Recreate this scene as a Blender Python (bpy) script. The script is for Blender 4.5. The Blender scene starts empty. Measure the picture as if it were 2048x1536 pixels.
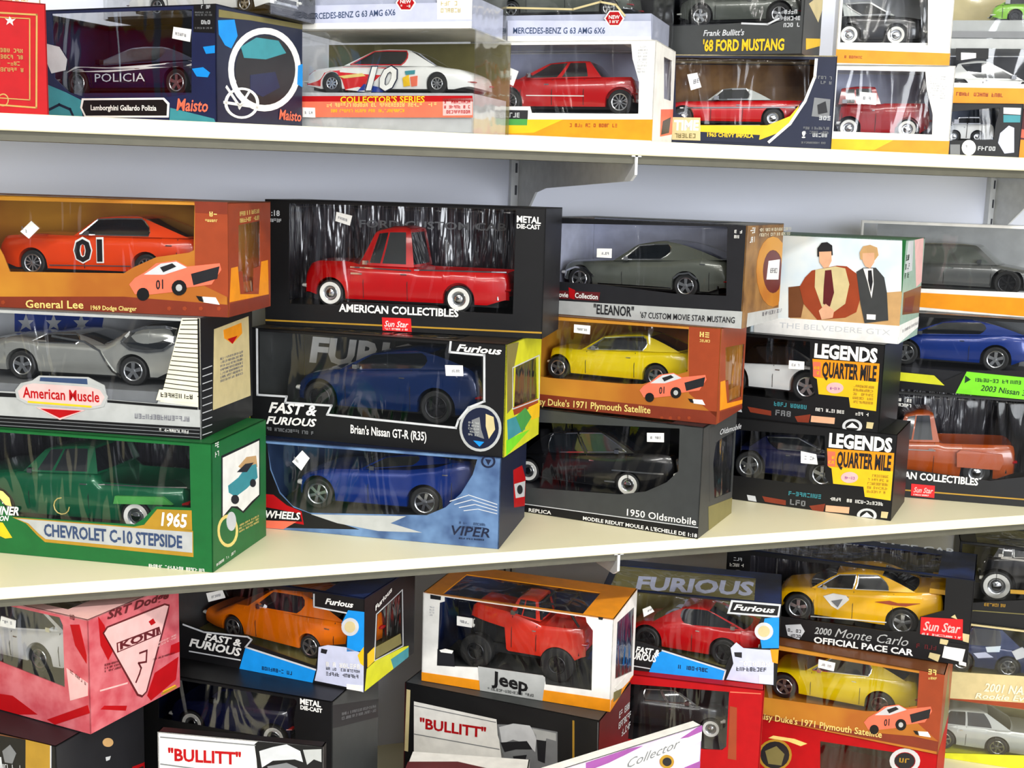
import bpy, math, random
from mathutils import Vector, Matrix
from mathutils.geometry import tessellate_polygon

# ---------------------------------------------------------------- camera, world, lights, exposure
SC = bpy.context.scene
COL = SC.collection
ZS = 1.15                      # height of the middle shelf's surface above the shop floor


def camera():
    f, yaw, pitch, roll = 2450.0, math.radians(18.91), math.radians(-9.09), math.radians(1.68)
    fw = Vector((math.sin(yaw) * math.cos(pitch), math.cos(yaw) * math.cos(pitch), math.sin(pitch)))
    rt = Vector((math.cos(yaw), -math.sin(yaw), 0))
    up = rt.cross(fw)
    r2 = rt * math.cos(roll) + up * math.sin(roll)
    u2 = -rt * math.sin(roll) + up * math.cos(roll)
    cd = bpy.data.cameras.new('camera')
    cd.sensor_width = 36
    cd.lens = f / 2048 * 36
    cd.clip_start = .02
    co = bpy.data.objects.new('camera', cd)
    m = Matrix((r2, u2, -fw)).transposed().to_4x4()
    m.translation = (0, 0, ZS + .42)
    co.matrix_world = m
    COL.objects.link(co)
    SC.camera = co


camera()
SC.view_settings.view_transform = 'Standard'
SC.view_settings.look = 'None'
SC.view_settings.gamma = 1
SC.view_settings.use_curve_mapping = False
SC.view_settings.exposure = -0.58
SC.cycles.transparent_max_bounces = 24
SC.cycles.max_bounces = 8
SC.cycles.caustics_reflective = False
SC.cycles.caustics_refractive = False
SC.cycles.sample_clamp_indirect = 4.0

WORLD = bpy.data.worlds.new('shop_ambience')
SC.world = WORLD
WORLD.use_nodes = True
WORLD.node_tree.nodes['Background'].inputs[0].default_value = (.80, .84, .90, 1)
WORLD.node_tree.nodes['Background'].inputs[1].default_value = .2


def area_light(name, loc, sx, sy, watts, col=(1, .97, .92), aim=None):
    ld = bpy.data.lights.new(name, 'AREA')
    ld.shape = 'RECTANGLE'
    ld.size, ld.size_y, ld.energy, ld.color = sx, sy, watts, col
    o = bpy.data.objects.new(name, ld)
    o.location = loc
    if aim is not None:
        o.rotation_euler = (Vector(aim) - Vector(loc)).to_track_quat('-Z', 'Y').to_euler()
    COL.objects.link(o)
    return o


# fluorescent tube light from the shop's ceiling fittings (the fittings are built further down)
FITTINGS = [(-1.1, -.2), (.35, -.2), (1.8, -.2), (-1.7, -1.6), (-.2, -2.4), (1.3, -2.4), (-2.3, -3.2)]  # the two furthest left are added for streaks in the film
for fx, fy in FITTINGS:
    area_light('fluorescent_light', (fx, fy, 2.735), 1.2, .16, 38)

# added frontal fill behind the camera, reaching the wall under the top shelf
area_light('added_front_fill', (1.3, -4.56, 1.70), 4.0, 1.4, 390, (.93, .96, 1.0), aim=(1.3, 1.5, 1.70))

# ---------------------------------------------------------------- materials
MATS = {}


def lin(c):
    c /= 255.0
    return c / 12.92 if c <= .04045 else ((c + .055) / 1.055) ** 2.4


def mat(name, rgb, rough=.45, metal=0.0, coat=0.0, vary=.06, scale=60, spec=.5, rgb2=None, bump=0.0):
    """principled surface; noise varies the tone a little, or blends towards rgb2"""
    m = bpy.data.materials.new(name)
    m.use_nodes = True
    nt = m.node_tree
    b = nt.nodes['Principled BSDF']
    c = [lin(v) for v in rgb]
    tc = nt.nodes.new('ShaderNodeTexCoord')
    n = nt.nodes.new('ShaderNodeTexNoise')
    n.inputs['Scale'].default_value = scale
    n.inputs['Detail'].default_value = 3
    nt.links.new(tc.outputs['Object'], n.inputs['Vector'])
    r = nt.nodes.new('ShaderNodeValToRGB')
    c2 = [lin(v) for v in rgb2] if rgb2 else [min(1, v * (1 + vary)) for v in c]
    c1 = c if rgb2 else [v * (1 - vary) for v in c]
    r.color_ramp.elements[0].position, r.color_ramp.elements[1].position = .35, .65
    r.color_ramp.elements[0].color = (*c1, 1)
    r.color_ramp.elements[1].color = (*c2, 1)
    nt.links.new(n.outputs['Fac'], r.inputs['Fac'])
    nt.links.new(r.outputs['Color'], b.inputs['Base Color'])
    b.inputs['Roughness'].default_value = rough
    b.inputs['Metallic'].default_value = metal
    b.inputs['Specular IOR Level'].default_value = spec
    b.inputs['Coat Weight'].default_value = coat
    b.inputs['Coat Roughness'].default_value = .06
    if bump:
        bp = nt.nodes.new('ShaderNodeBump')
        bp.inputs['Strength'].default_value = bump
        bp.inputs['Distance'].default_value = .002
        nt.links.new(n.outputs['Fac'], bp.inputs['Height'])
        nt.links.new(bp.outputs['Normal'], b.inputs['Normal'])
    MATS[name] = m
    return m


def film_mat(name, tint, base, edge, rough, wr, stretch):
    """clear packaging film: lets light through, mirrors the lamps in shallow wrinkles"""
    m = bpy.data.materials.new(name)
    m.use_nodes = True
    nt = m.node_tree
    nt.nodes.remove(nt.nodes['Principled BSDF'])
    out = nt.nodes['Material Output']
    tr = nt.nodes.new('ShaderNodeBsdfTransparent')
    tr.inputs[0].default_value = (*tint, 1)
    gl = nt.nodes.new('ShaderNodeBsdfGlossy')
    gl.inputs['Roughness'].default_value = rough
    gl.inputs['Color'].default_value = (1, 1, 1, 1)
    mx = nt.nodes.new('ShaderNodeMixShader')
    lw = nt.nodes.new('ShaderNodeLayerWeight')
    lw.inputs['Blend'].default_value = .25
    mr = nt.nodes.new('ShaderNodeMapRange')
    mr.inputs['To Min'].default_value = base
    mr.inputs['To Max'].default_value = edge
    nt.links.new(lw.outputs['Facing'], mr.inputs['Value'])
    tc = nt.nodes.new('ShaderNodeTexCoord')
    mp = nt.nodes.new('ShaderNodeMapping')
    mp.inputs['Scale'].default_value = stretch
    n = nt.nodes.new('ShaderNodeTexNoise')
    n.inputs['Scale'].default_value = 14
    n.inputs['Detail'].default_value = 2
    n.inputs['Distortion'].default_value = 1.2
    oi = nt.nodes.new('ShaderNodeObjectInfo')
    ad = nt.nodes.new('ShaderNodeVectorMath')
    ad.operation = 'ADD'
    sc = nt.nodes.new('ShaderNodeVectorMath')
    sc.operation = 'SCALE'
    sc.inputs['Scale'].default_value = 9.0
    cx = nt.nodes.new('ShaderNodeCombineXYZ')
    for k in range(3):
        nt.links.new(oi.outputs['Random'], cx.inputs[k])
    nt.links.new(cx.outputs[0], sc.inputs[0])
    nt.links.new(tc.outputs['Object'], mp.inputs['Vector'])
    nt.links.new(mp.outputs[0], ad.inputs[0])
    nt.links.new(sc.outputs[0], ad.inputs[1])
    nt.links.new(ad.outputs[0], n.inputs['Vector'])
    bp = nt.nodes.new('ShaderNodeBump')
    bp.inputs['Strength'].default_value = wr
    bp.inputs['Distance'].default_value = .02
    nt.links.new(n.outputs['Fac'], bp.inputs['Height'])
    nt.links.new(bp.outputs['Normal'], gl.inputs['Normal'])
    nt.links.new(mr.outputs[0], mx.inputs[0])
    nt.links.new(tr.outputs[0], mx.inputs[1])
    nt.links.new(gl.outputs[0], mx.inputs[2])
    nt.links.new(mx.outputs[0], out.inputs[0])
    MATS[name] = m


def crinkle_mat(name, rgb):
    """thin crinkled plastic insert with upright folds"""
    m = mat(name, rgb, .2, .0, .8, vary=.15, scale=30)
    nt = m.node_tree
    b = nt.nodes['Principled BSDF']
    tc = nt.nodes.new('ShaderNodeTexCoord')
    mp = nt.nodes.new('ShaderNodeMapping')
    mp.inputs['Scale'].default_value = (1, 1, .16)
    n = nt.nodes.new('ShaderNodeTexNoise')
    n.inputs['Scale'].default_value = 46
    n.inputs['Detail'].default_value = 3
    bp = nt.nodes.new('ShaderNodeBump')
    bp.inputs['Strength'].default_value = .9
    bp.inputs['Distance'].default_value = .02
    nt.links.new(tc.outputs['Object'], mp.inputs['Vector'])
    nt.links.new(mp.outputs[0], n.inputs['Vector'])
    nt.links.new(n.outputs['Fac'], bp.inputs['Height'])
    nt.links.new(bp.outputs['Normal'], b.inputs['Normal'])
    nt.links.new(bp.outputs['Normal'], b.inputs['Coat Normal'])


crinkle_mat('card_crinkle', (52, 50, 56))
film_mat('film', (.97, .975, .98), .02, .28, .09, .6, (1.3, 1.3, .35))
film_mat('clear_plastic', (.96, .965, .965), .03, .3, .08, .4, (.8, .8, .4))

for nm, rgb, kw in [
    ('white', (238, 236, 230), {}), ('cream', (235, 228, 200), {}), ('black', (16, 16, 18), {}),
    ('dark', (30, 30, 34), {}), ('charcoal', (58, 60, 60), {}), ('grey', (120, 122, 124), {}), ('silver', (176, 178, 176), {}),
    ('pale_grey', (200, 202, 204), {}), ('lavender', (196, 200, 222), {}),
    ('green', (22, 98, 46), {}), ('green_light', (70, 150, 70), {}), ('green_dark', (20, 52, 36), {}), ('lime', (120, 214, 40), {}), ('sage', (150, 176, 160), {}),
    ('teal', (60, 140, 150), {}), ('orange', (236, 148, 22), {}), ('amber', (210, 136, 30), {}), ('yellow', (236, 190, 30), {}), ('acid', (206, 206, 40), {}),
    ('gold', (172, 132, 40), {}), ('gold_text', (232, 206, 120), {}), ('tan', (196, 156, 104), {}), ('brown', (112, 66, 36), {}), ('rust', (150, 62, 30), {}), ('rust_dark', (124, 48, 28), {}),
    ('maroon', (92, 26, 30), {}), ('red', (190, 16, 24), {}), ('red_bright', (214, 30, 34), {}), ('pink', (208, 112, 118), {'rgb2': (190, 72, 82), 'scale': 45}), ('pink_pale', (230, 182, 178), {}),
    ('salmon', (232, 112, 84), {}), ('skin', (222, 170, 134), {}),
    ('blue', (28, 60, 150), {}), ('blue_bright', (20, 140, 220), {}), ('blue_deep', (26, 34, 70), {}), ('navy', (18, 26, 52), {}), ('blue_steel', (104, 136, 176), {'rgb2': (60, 84, 124), 'scale': 26}), ('blue_ink', (52, 70, 104), {}),
    ('purple', (150, 80, 150), {}), ('purple_pale', (214, 196, 222), {}), ('sky', (206, 222, 232), {'rgb2': (240, 240, 232), 'scale': 14}),
    ('ochre', (200, 140, 44), {'rgb2': (168, 96, 32), 'scale': 9}), ('wood', (150, 110, 60), {'rgb2': (96, 64, 34), 'scale': 30}), ('olive', (120, 112, 66), {}), ('khaki', (206, 190, 140), {}),
    ('marine', (24, 44, 92), {'rgb2': (14, 20, 44), 'scale': 20}), ('violet_ink', (36, 32, 70), {'rgb2': (20, 20, 40), 'scale': 20}),
]:
    mat('card_' + nm, rgb, .45, 0, .04, spec=.35, **kw)
mat('card_red', (172, 8, 16), .6, 0, 0, spec=.2)
for nm, rgb in [('orange', (220, 62, 8)), ('red', (180, 8, 14)), ('red_deep', (150, 14, 22)), ('green', (6, 92, 58)), ('blue', (0, 46, 130)), ('blue_dark', (6, 36, 84)), ('navy', (18, 22, 56)),
                ('yellow', (232, 204, 0)), ('black', (12, 12, 14)), ('white', (236, 236, 232)), ('pewter', (92, 96, 88)), ('grey', (98, 100, 100)), ('copper', (158, 66, 6)), ('amber', (230, 112, 4)),
                ('gold_yellow', (240, 180, 0)), ('lime', (130, 190, 40)), ('silver', (186, 190, 186)), ('sky', (120, 140, 190)), ('jeep', (206, 44, 26))]:
    mat('paint_' + nm, rgb, .25, .25 if nm in ('pewter', 'silver', 'blue', 'blue_dark', 'grey', 'green') else .0, .6, vary=.03)
mat('paint_chromed', (196, 197, 190), .2, .65, .3, vary=.03)
mat('tyre', (22, 22, 22), .7)
mat('rubber_white', (232, 230, 222), .6)
mat('rim', (196, 198, 200), .22, .9)
mat('rim_dark', (46, 46, 48), .35, .7)
mat('chrome', (214, 214, 212), .1, 1.0)
mat('car_glass', (22, 26, 30), .06, 0, 1.0, spec=.8)
mat('car_glass_pale', (92, 98, 96), .08, 0, 1.0, spec=.8)
mat('chassis', (14, 14, 15), .7)
mat('lamp_red', (170, 14, 18), .2, 0, .8)
mat('lamp_clear', (232, 230, 220), .15, 0, .8)
mat('lamp_amber', (230, 140, 30), .2, 0, .8)
mat('seam', (18, 18, 18), .6)
mat('sticker', (244, 243, 238), .55)
mat('ink', (120, 120, 128), .6)
mat('wall_paint', (226, 230, 245), .6, vary=.03, scale=2.2)
mat('shelf_laminate', (236, 229, 194), .42, vary=.02, scale=5)
mat('shelf_strip', (84, 82, 68), .6)
mat('steel_white', (216, 218, 220), .4)
mat('slot_dark', (70, 72, 80), .7)
mat('floor_vinyl', (150, 146, 138), .5, vary=.08, scale=3)
mat('ceiling_tile', (232, 232, 228), .8, vary=.03, scale=20)
mt = mat('tube_glow', (255, 250, 240), .5)
mt.node_tree.nodes['Principled BSDF'].inputs['Emission Color'].default_value = (1, .97, .92, 1)
mt.node_tree.nodes['Principled BSDF'].inputs['Emission Strength'].default_value = 6.0

# ---------------------------------------------------------------- mesh helpers


def obj(name, verts, faces, m, parent=None, smooth=None):
    me = bpy.data.meshes.new(name)
    me.from_pydata([tuple(v) for v in verts], [], faces)
    me.materials.append(MATS[m])
    if smooth is not None:
        me.shade_smooth()
        me.set_sharp_from_angle(angle=math.radians(smooth))
    me.update()
    o = bpy.data.objects.new(name, me)
    o.parent = parent
    COL.objects.link(o)
    return o


def share(name, me, parent=None):
    o = bpy.data.objects.new(name, me)
    o.parent = parent
    COL.objects.link(o)
    return o


def empty(name, loc, rz, label, cat, group=None):
    o = bpy.data.objects.new(name, None)
    o.empty_display_size = .02
    o.location = loc
    o.rotation_euler = (0, 0, rz)
    o['label'] = label
    o['category'] = cat
    if group:
        o['group'] = group
    COL.objects.link(o)
    return o


def box_vf(x0, x1, y0, y1, z0, z1):
    v = [(x, y, z) for z in (z0, z1) for y in (y0, y1) for x in (x0, x1)]
    f = [(0, 2, 3, 1), (4, 5, 7, 6), (0, 1, 5, 4), (2, 6, 7, 3), (0, 4, 6, 2), (1, 3, 7, 5)]
    return v, f


def box(name, x0, x1, y0, y1, z0, z1, m, parent=None):
    return obj(name, *box_vf(x0, x1, y0, y1, z0, z1), m, parent)


def area2(p):
    return sum(p[i][0] * p[(i + 1) % len(p)][1] - p[(i + 1) % len(p)][0] * p[i][1] for i in range(len(p)))


def slab(outer, holes, put, t0, t1):
    """flat sheet with holes and thickness; put(u, v, off) maps to 3-D, t1 is the outer side"""
    loops = [outer if area2(outer) > 0 else outer[::-1]] + [h if area2(h) < 0 else h[::-1] for h in holes]
    flat = [p for l in loops for p in l]
    tris = tessellate_polygon([[Vector((p[0], p[1], 0)) for p in l] for l in loops])
    n = len(flat)
    v = [put(p[0], p[1], t1) for p in flat] + [put(p[0], p[1], t0) for p in flat]
    f = []
    for t in tris:
        a, b, c = (flat[i] for i in t)
        if (b[0] - a[0]) * (c[1] - a[1]) - (c[0] - a[0]) * (b[1] - a[1]) < 0:
            t = t[::-1]
        f.append(tuple(t))
        f.append(tuple(i + n for i in t[::-1]))
    k = 0
    for l in loops:
        for i in range(len(l)):
            a, b = k + i, k + (i + 1) % len(l)
            f.append((b, a, a + n, b + n))
        k += len(l)
    return v, f


def flip(f):
    return [tuple(reversed(x)) for x in f]


TEXTS = {}


def text_vf(s, bold, shear):
    key = (s, bold, shear)
    if key not in TEXTS:
        cu = bpy.data.curves.new('text', 'FONT')
        cu.body, cu.offset, cu.shear, cu.resolution_u = s, bold, shear, 2
        o = bpy.data.objects.new('text', cu)
        COL.objects.link(o)
        dg = bpy.context.evaluated_depsgraph_get()
        me = o.evaluated_get(dg).to_mesh()
        v = [(p.co.x, p.co.y) for p in me.vertices]
        f = [tuple(p.vertices) for p in me.polygons]
        o.evaluated_get(dg).to_mesh_clear()
        bpy.data.objects.remove(o)
        bpy.data.curves.remove(cu)
        x0, x1 = min(p[0] for p in v), max(p[0] for p in v)
        TEXTS[key] = ([((p[0] - x0) / (x1 - x0), p[1]) for p in v], f)
    return TEXTS[key]


CAP = max(p[1] for p in text_vf('H', 0, 0)[0])


def put_text(name, s, p0, p1, h, put, m, parent, off, bold=.02, shear=0, mirror=False):
    v, f = text_vf(s, bold, shear)
    q = []
    for x, y in v:
        q.append(put(p0[0] + (p1[0] - p0[0]) * x, p0[1] + (p1[1] - p0[1]) * x + y / CAP * h, off))
    return obj(name, q, flip(f) if mirror else f, m, parent)




def M(x):
    """data below is written in tenths of a millimetre"""
    return x / 1e4 if isinstance(x, (int, float)) else type(x)(M(y) for y in x)


# ---------------------------------------------------------------- wheels
WHEELS = {}


def lathe(prof, n):
    """profile (radius, y) turned about the y axis"""
    v, f = [], []
    for i in range(n):
        a = 2 * math.pi * i / n
        for r, y in prof:
            v.append((r * math.cos(a), y, r * math.sin(a)))
    k = len(prof)
    for i in range(n):
        j = (i + 1) % n
        for q in range(k - 1):
            f.append((i * k + q, i * k + q + 1, j * k + q + 1, j * k + q))
    return v, f


def spokes(n, r0, r1, w0, w1, y0, y1):
    v, f = [], []
    for i in range(n):
        a = 2 * math.pi * i / n + .3
        c, s = math.cos(a), math.sin(a)
        b = len(v)
        for r, w, y in ((r0, w0, y0), (r1, w1, y1)):
            for sw in (-w, w):
                for dy in (0, .06):
                    v.append((r * c - sw * s, y + dy, r * s + sw * c))
        f += [(b, b + 4, b + 6, b + 2), (b + 1, b + 3, b + 7, b + 5), (b, b + 1, b + 5, b + 4), (b + 2, b + 6, b + 7, b + 3), (b + 4, b + 5, b + 7, b + 6)]
    return v, f


def wheel_set(style):
    """unit wheel facing -y: (tyre mesh, [(name, mesh)])"""
    if style in WHEELS:
        return WHEELS[style]
    rimr = {'big': .5, 'wide': .74, 'steel': .6, 'white': .56, 'dark': .68, 'mag': .66, 'race': .56}.get(style, .68)
    out = []

    def mk(name, vf, m, sm=35):
        o = obj(name, vf[0], vf[1], m, None, sm)
        me = o.data
        bpy.data.objects.remove(o)
        return me
    tw = .62 if style == 'big' else .5
    tyre = mk('wheel', lathe([(rimr, .02), (rimr + .03, -.02), (.9, -.045), (.985, 0), (1, .06), (1, tw - .06), (.97, tw), (.5, tw)], 32), 'tyre')
    if style in ('white', 'wide_white'):
        out.append(('whitewall', mk('whitewall', lathe([(rimr + .0, -.04), (rimr + .02, -.052), (rimr + .26, -.064), (rimr + .28, -.03)], 32), 'rubber_white')))
    lip_m = 'rim_dark' if style in ('dark', 'big') else 'rim'
    v, f = lathe([(rimr + .01, -.03), (rimr - .03, -.05), (rimr - .09, -.02), (rimr - .11, .13), (.001, .16)], 32)
    out.append(('rim', mk('rim', (v, f), 'rim_dark' if style not in ('steel', 'white') else 'rim')))
    out.append(('rim_lip', mk('rim_lip', lathe([(rimr + .015, -.035), (rimr - .02, -.065), (rimr - .08, -.04), (rimr - .1, .03)], 32), lip_m)))
    if style in ('steel', 'white'):
        out.append(('hub_cap', mk('hub_cap', lathe([(.34, .0), (.3, -.06), (.16, -.11), (.001, -.12)], 20), 'chrome')))
    else:
        n = {'five': 5, 'mag': 5, 'ten': 10, 'wide': 5, 'big': 8, 'dark': 6, 'race': 8, 'six': 6}.get(style, 5)
        w = {5: .12, 6: .09, 8: .07, 10: .05}[n]
        out.append(('spokes', mk('spokes', spokes(n, .08, rimr - .06, w * .9, w * 1.15, -.02, -.035), lip_m)))
        out.append(('hub_cap', mk('hub_cap', lathe([(.15, .02), (.14, -.05), (.001, -.06)], 14), lip_m)))
    WHEELS[style] = (tyre, out)
    return WHEELS[style]


# ---------------------------------------------------------------- model cars
def interp(pts, x):
    if x <= pts[0][0]:
        return pts[0][1]
    for (a, b), (c, d) in zip(pts, pts[1:]):
        if x <= c:
            return b + (d - b) * (x - a) / max(c - a, 1e-9)
    return pts[-1][1]


def ribbon(pts, r, n=4):
    """thin bar through 3-D points"""
    v, f = [], []
    k = len(pts)
    P = [Vector(p) for p in pts]
    for i, p in enumerate(P):
        d = (P[min(i + 1, k - 1)] - P[max(i - 1, 0)])
        d = d.normalized() if d.length > 1e-9 else Vector((1, 0, 0))
        a = d.orthogonal().normalized() if abs(d.y) > .9 else d.cross(Vector((0, 1, 0))).normalized()
        b = d.cross(a)
        for j in range(n):
            t = 2 * math.pi * (j + .5) / n
            v.append(tuple(p + (a * math.cos(t) + b * math.sin(t)) * r))
    for i in range(k - 1):
        for j in range(n):
            a, b = i * n + j, i * n + (j + 1) % n
            f.append((a, b, b + n, a + n))
    f.append(tuple(range(n))[::-1])
    f.append(tuple((k - 1) * n + j for j in range(n)))
    return v, f


def car(spec):
    """spec: side-view data in metres, s to the viewer's right, z up from the ground under the tyres;
    the near flank faces -y, 'nose' is -1 (left) or 1 (right)"""
    g = spec.get
    root = empty(spec['name'], spec['loc'], spec['rz'], spec['label'], g('cat', 'model car'), g('group'))
    nose = spec['nose']
    hw = spec['W'] / 2
    r, (wl, wr) = spec['r'], spec['wheels']
    deck = M(spec['deck'])
    sL, sR = deck[0][0], deck[-1][0]
    L = sR - sL
    sill = g('sill', r * .62)
    paint = 'paint_' + spec['col']
    arch = r * g('arch', 1.2)
    nz = g('taper_n', .2)
    tz = g('taper_t', .12)
    kn, kt = (nz, tz) if nose < 0 else (tz, nz)

    def half(s):
        e0, e1 = (s - sL) / L, (sR - s) / L
        k = 1.0
        if e0 < .22:
            k -= kn * (1 - e0 / .22) ** 2.2
        if e1 < .22:
            k -= kt * (1 - e1 / .22) ** 2.2
        return hw * k

    def zdeck(s):
        w = L * .012
        return (interp(deck, s - w) + 2 * interp(deck, s) + interp(deck, s + w)) / 4

    def zbot(s):
        z = sill
        e = min((s - sL), (sR - s)) / L
        if e < .1:
            z += (zdeck(s) - sill) * g('tuck', .22) * (1 - e / .1)
        if g('under'):
            z = max(z, interp(g('under'), s))
        for c in (wl, wr):
            if abs(s - c) < arch:
                z = max(z, r + math.sqrt(arch * arch - (s - c) ** 2))
        return min(z, zdeck(s) - (zdeck(s) - sill) * .12)

    PROF = g('prof', [(0, .93), (.12, .965), (.45, 1.0), (.72, .985), (.9, .95), (1, .86)])

    def flank(s, z):
        zt = zdeck(s)
        return half(s) * interp(PROF, (z - sill) / max(zt - sill, 1e-6))

    st = set()
    for i in range(61):
        st.add(round(sL + L * i / 60, 5))
    st |= {round(sL + L * .004, 5), round(sR - L * .004, 5), round(sL + L * .012, 5), round(sR - L * .012, 5)}
    for c in (wl, wr):
        for i in range(13):
            st.add(round(c - arch * .9999 * math.cos(math.pi * i / 12), 5))
        st.add(round(c - arch * 1.002, 5))
        st.add(round(c + arch * 1.002, 5))
    st = sorted(x for x in st if sL <= x <= sR)
    bed = g('bed')
    v, f = [], []
    NL = 9
    ring = None
    for s in st:
        zb, zt = zbot(s), zdeck(s)
        e = min(s - sL, sR - s) / L
        pin = 1 - .10 * max(0, 1 - e / .012)
        inb = bed and bed[0] < s < bed[1]
        hs = []
        for i in range(NL):
            z = zb + (zt - zb) * (i / (NL - 1))
            hs.append((flank(s, z) * pin, zb + (zt - zb) * (i / (NL - 1)) * (pin if i > NL // 2 else 1)))
        ztp = hs[-1][1]
        y1 = hs[-1][0]
        if inb:
            hs += [(y1 * .93, ztp), (y1 * .9, bed[2]), (0, bed[2])]
        else:
            cr = g('crown', .035) * hw
            hs += [(y1 * .8, ztp + cr * .5), (y1 * .45, ztp + cr * .85), (0, ztp + cr)]
        full = [(0, zb)] + [(-y, z) for y, z in hs] + [(y, z) for y, z in hs[-2::-1]]
        ring = len(full)
        v += [(s, y, z) for y, z in full]
    for i in range(len(st) - 1):
        for j in range(ring):
            a, b = i * ring + j, i * ring + (j + 1) % ring
            f.append((a, a + ring, b + ring, b))
    f.append(tuple(range(ring)))
    f.append(tuple((len(st) - 1) * ring + j for j in range(ring))[::-1])
    obj('body', v, flip(f), paint, root, 38)
    # underbody
    iw = hw - r * .62
    zc = min(r * 1.5, zdeck((wl + wr) / 2) * .8)
    v, f = box_vf(sL + L * .05, sR - L * .05, -iw, iw, sill * .72, zc)
    obj('chassis', v, f, 'chassis', root)
    # wheels
    tyre, bits = wheel_set(spec.get('wheel', 'five'))
    inset = g('inset', .02) * hw
    for c in (wl, wr):
        for side in (-1, 1):
            w = share('wheel', tyre, root)
            w.location = (c, side * (hw * g('track', .97) - inset), r)
            w.scale = (r, r, r)
            if side > 0:
                w.rotation_euler = (0, 0, math.pi)
            for nm, me in bits:
                share(nm, me, w)

    # cabin: levels from belt to roof, columns slanting with the pillars
    def greenhouse(cb, nm=''):
        bl, rl, rr, br = M(cb['pts'])          # (s, z) base left, roof left, roof right, base right
        el, er = cb.get('curve', (1, 1))
        wb, wt = cb.get('wb', .9) * hw, cb.get('wt', .72) * hw
        bow_l, bow_r = cb.get('bow', (.05, .04))
        side = cb['side']                    # [(fraction, glass_after?)] along the side from left to right
        lev = [0, .07, .25, .5, .75, .9, .97, 1.0]
        cols = []                            # (fraction along s, lateral fraction, glass flag to the next column)
        NF = 6
        for i in range(NF):                  # left face, centre of far side to near side
            cols.append(('l', 1 - 2 * i / NF, True))
        for fb, ft, gl in side:
            cols.append(('n', (fb, ft), gl))
        cols[NF - 1] = ('l', 1 - 2 * (NF - 1) / NF, True)
        for i in range(NF):
            cols.append(('r', -1 + 2 * i / NF, True))
        for fb, ft, gl in reversed(side):
            cols.append(('f', (fb, ft), None))
        V, n = [], len(cols)
        for t in lev:
            k = (1 - t)
            xl = rl[0] + (bl[0] - rl[0]) * k ** el
            xr = rr[0] + (br[0] - rr[0]) * k ** er
            wy = wt + (wb - wt) * k ** 1.15
            zl_, zr_ = bl[1] + (rl[1] - bl[1]) * t, br[1] + (rr[1] - br[1]) * t
            if t > .95:
                q = (t - .95) / .05
                wy *= 1 - .06 * q
                xl += (xr - xl) * .02 * q
                xr -= (xr - xl) * .02 * q
            for kind, a, gl in cols:
                if kind == 'l':
                    V.append((xl - bow_l * (xr - xl) * (1 - a * a) * (.35 + .65 * k), a * wy, zl_))
                elif kind == 'r':
                    V.append((xr + bow_r * (xr - xl) * (1 - a * a) * (.35 + .65 * k), a * wy, zr_))
                else:
                    a = a[0] + (a[1] - a[0]) * t
                    s = xl + (xr - xl) * a
                    bul = 1 + cb.get('bulge', .03) * math.sin(math.pi * a)
                    y = wy * bul
                    z = zl_ + (zr_ - zl_) * a
                    if t == 1.0 or t > .6:
                        z += cb.get('arc', .05) * (rl[1] - bl[1]) * math.sin(math.pi * a) * (t - .6) / .4
                    V.append((s, -y if kind == 'n' else y, z))
        # far-side glass flags mirror the near ones
        flags = [c[2] for c in cols]
        ns = len(side)
        off = NF + ns + NF
        for i in range(ns):
            src = ns - 2 - i
            flags[off + i] = side[src][2] if src >= 0 else True
        flags[NF + ns - 1] = True            # near rear corner to rear face
        flags[NF - 1] = True
        fp, fg = [], []
        lw, rw = cb.get('lwin', True), cb.get('rwin', True)
        for i in range(len(lev) - 1):
            for j in range(n):
                a, b = i * n + j, i * n + (j + 1) % n
                face = (a, b, b + n, a + n)
                isg = flags[j]
                if j < NF:
                    isg = lw
                elif NF + ns - 1 <= j < off:
                    isg = rw and not (j == NF + ns - 1 or j == off - 1) or (rw and NF + ns - 1 < j < off - 1)
                if j in (0, NF - 1):
                    isg = lw
                glass = isg and .05 < lev[i] + .001 and lev[i + 1] < .92
                (fg if glass else fp).append(face)
        top = (len(lev) - 1) * n
        ctr = len(V)
        cx = sum(V[top + j][0] for j in range(n)) / n
        # roof: inner ring then centre, gently crowned
        for j in range(n):
            p = V[top + j]
            V.append((cx + (p[0] - cx) * .6, p[1] * .6, p[2] + .06 * (rl[1] - bl[1])))
        for j in range(n):
            b = (j + 1) % n
            fp.append((top + j, top + b, ctr + b, ctr + j))
        V.append((cx, 0, sum(V[ctr + j][2] for j in range(n)) / n + .012 * (rl[1] - bl[1])))
        for j in range(n):
            fp.append((ctr + j, ctr + (j + 1) % n, len(V) - 1))

        def sub(name, faces, m):
            ids = sorted({i for q in faces for i in q})
            mp = {i: k for k, i in enumerate(ids)}
            return obj(name, [V[i] for i in ids], [tuple(mp[i] for i in q) for q in faces], m, root, 50)
        sub('roof_and_pillars', fp, 'paint_' + cb['col'] if 'col' in cb else paint)
        if fg:
            sub('window_glass', fg, g('glass', 'car_glass'))
        # bright trim round each near side window
        if cb.get('trim'):
            i0, i1 = 1, 5
            j = 0
            runs = []
            while j < ns - 1:
                if side[j][2]:
                    k = j
                    while k < ns - 1 and side[k][2]:
                        k += 1
                    runs.append((NF + j, NF + k))
                    j = k
                else:
                    j += 1
            for a, b in runs:
                lp = [V[i * n + a] for i in range(i0, i1 + 1)] + [V[i1 * n + j] for j in range(a + 1, b + 1)] + [V[i * n + b] for i in range(i1 - 1, i0 - 1, -1)] + [V[i0 * n + j] for j in range(b - 1, a - 1, -1)]
                lp = [(x, y - .0004, z) for x, y, z in lp]
                vv, ff = ribbon(lp, cb.get('trim_r', .0009))
                obj('window_trim', vv, ff, cb['trim'], root)

    for cb in spec.get('cabins', []):
        greenhouse(cb)

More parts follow.
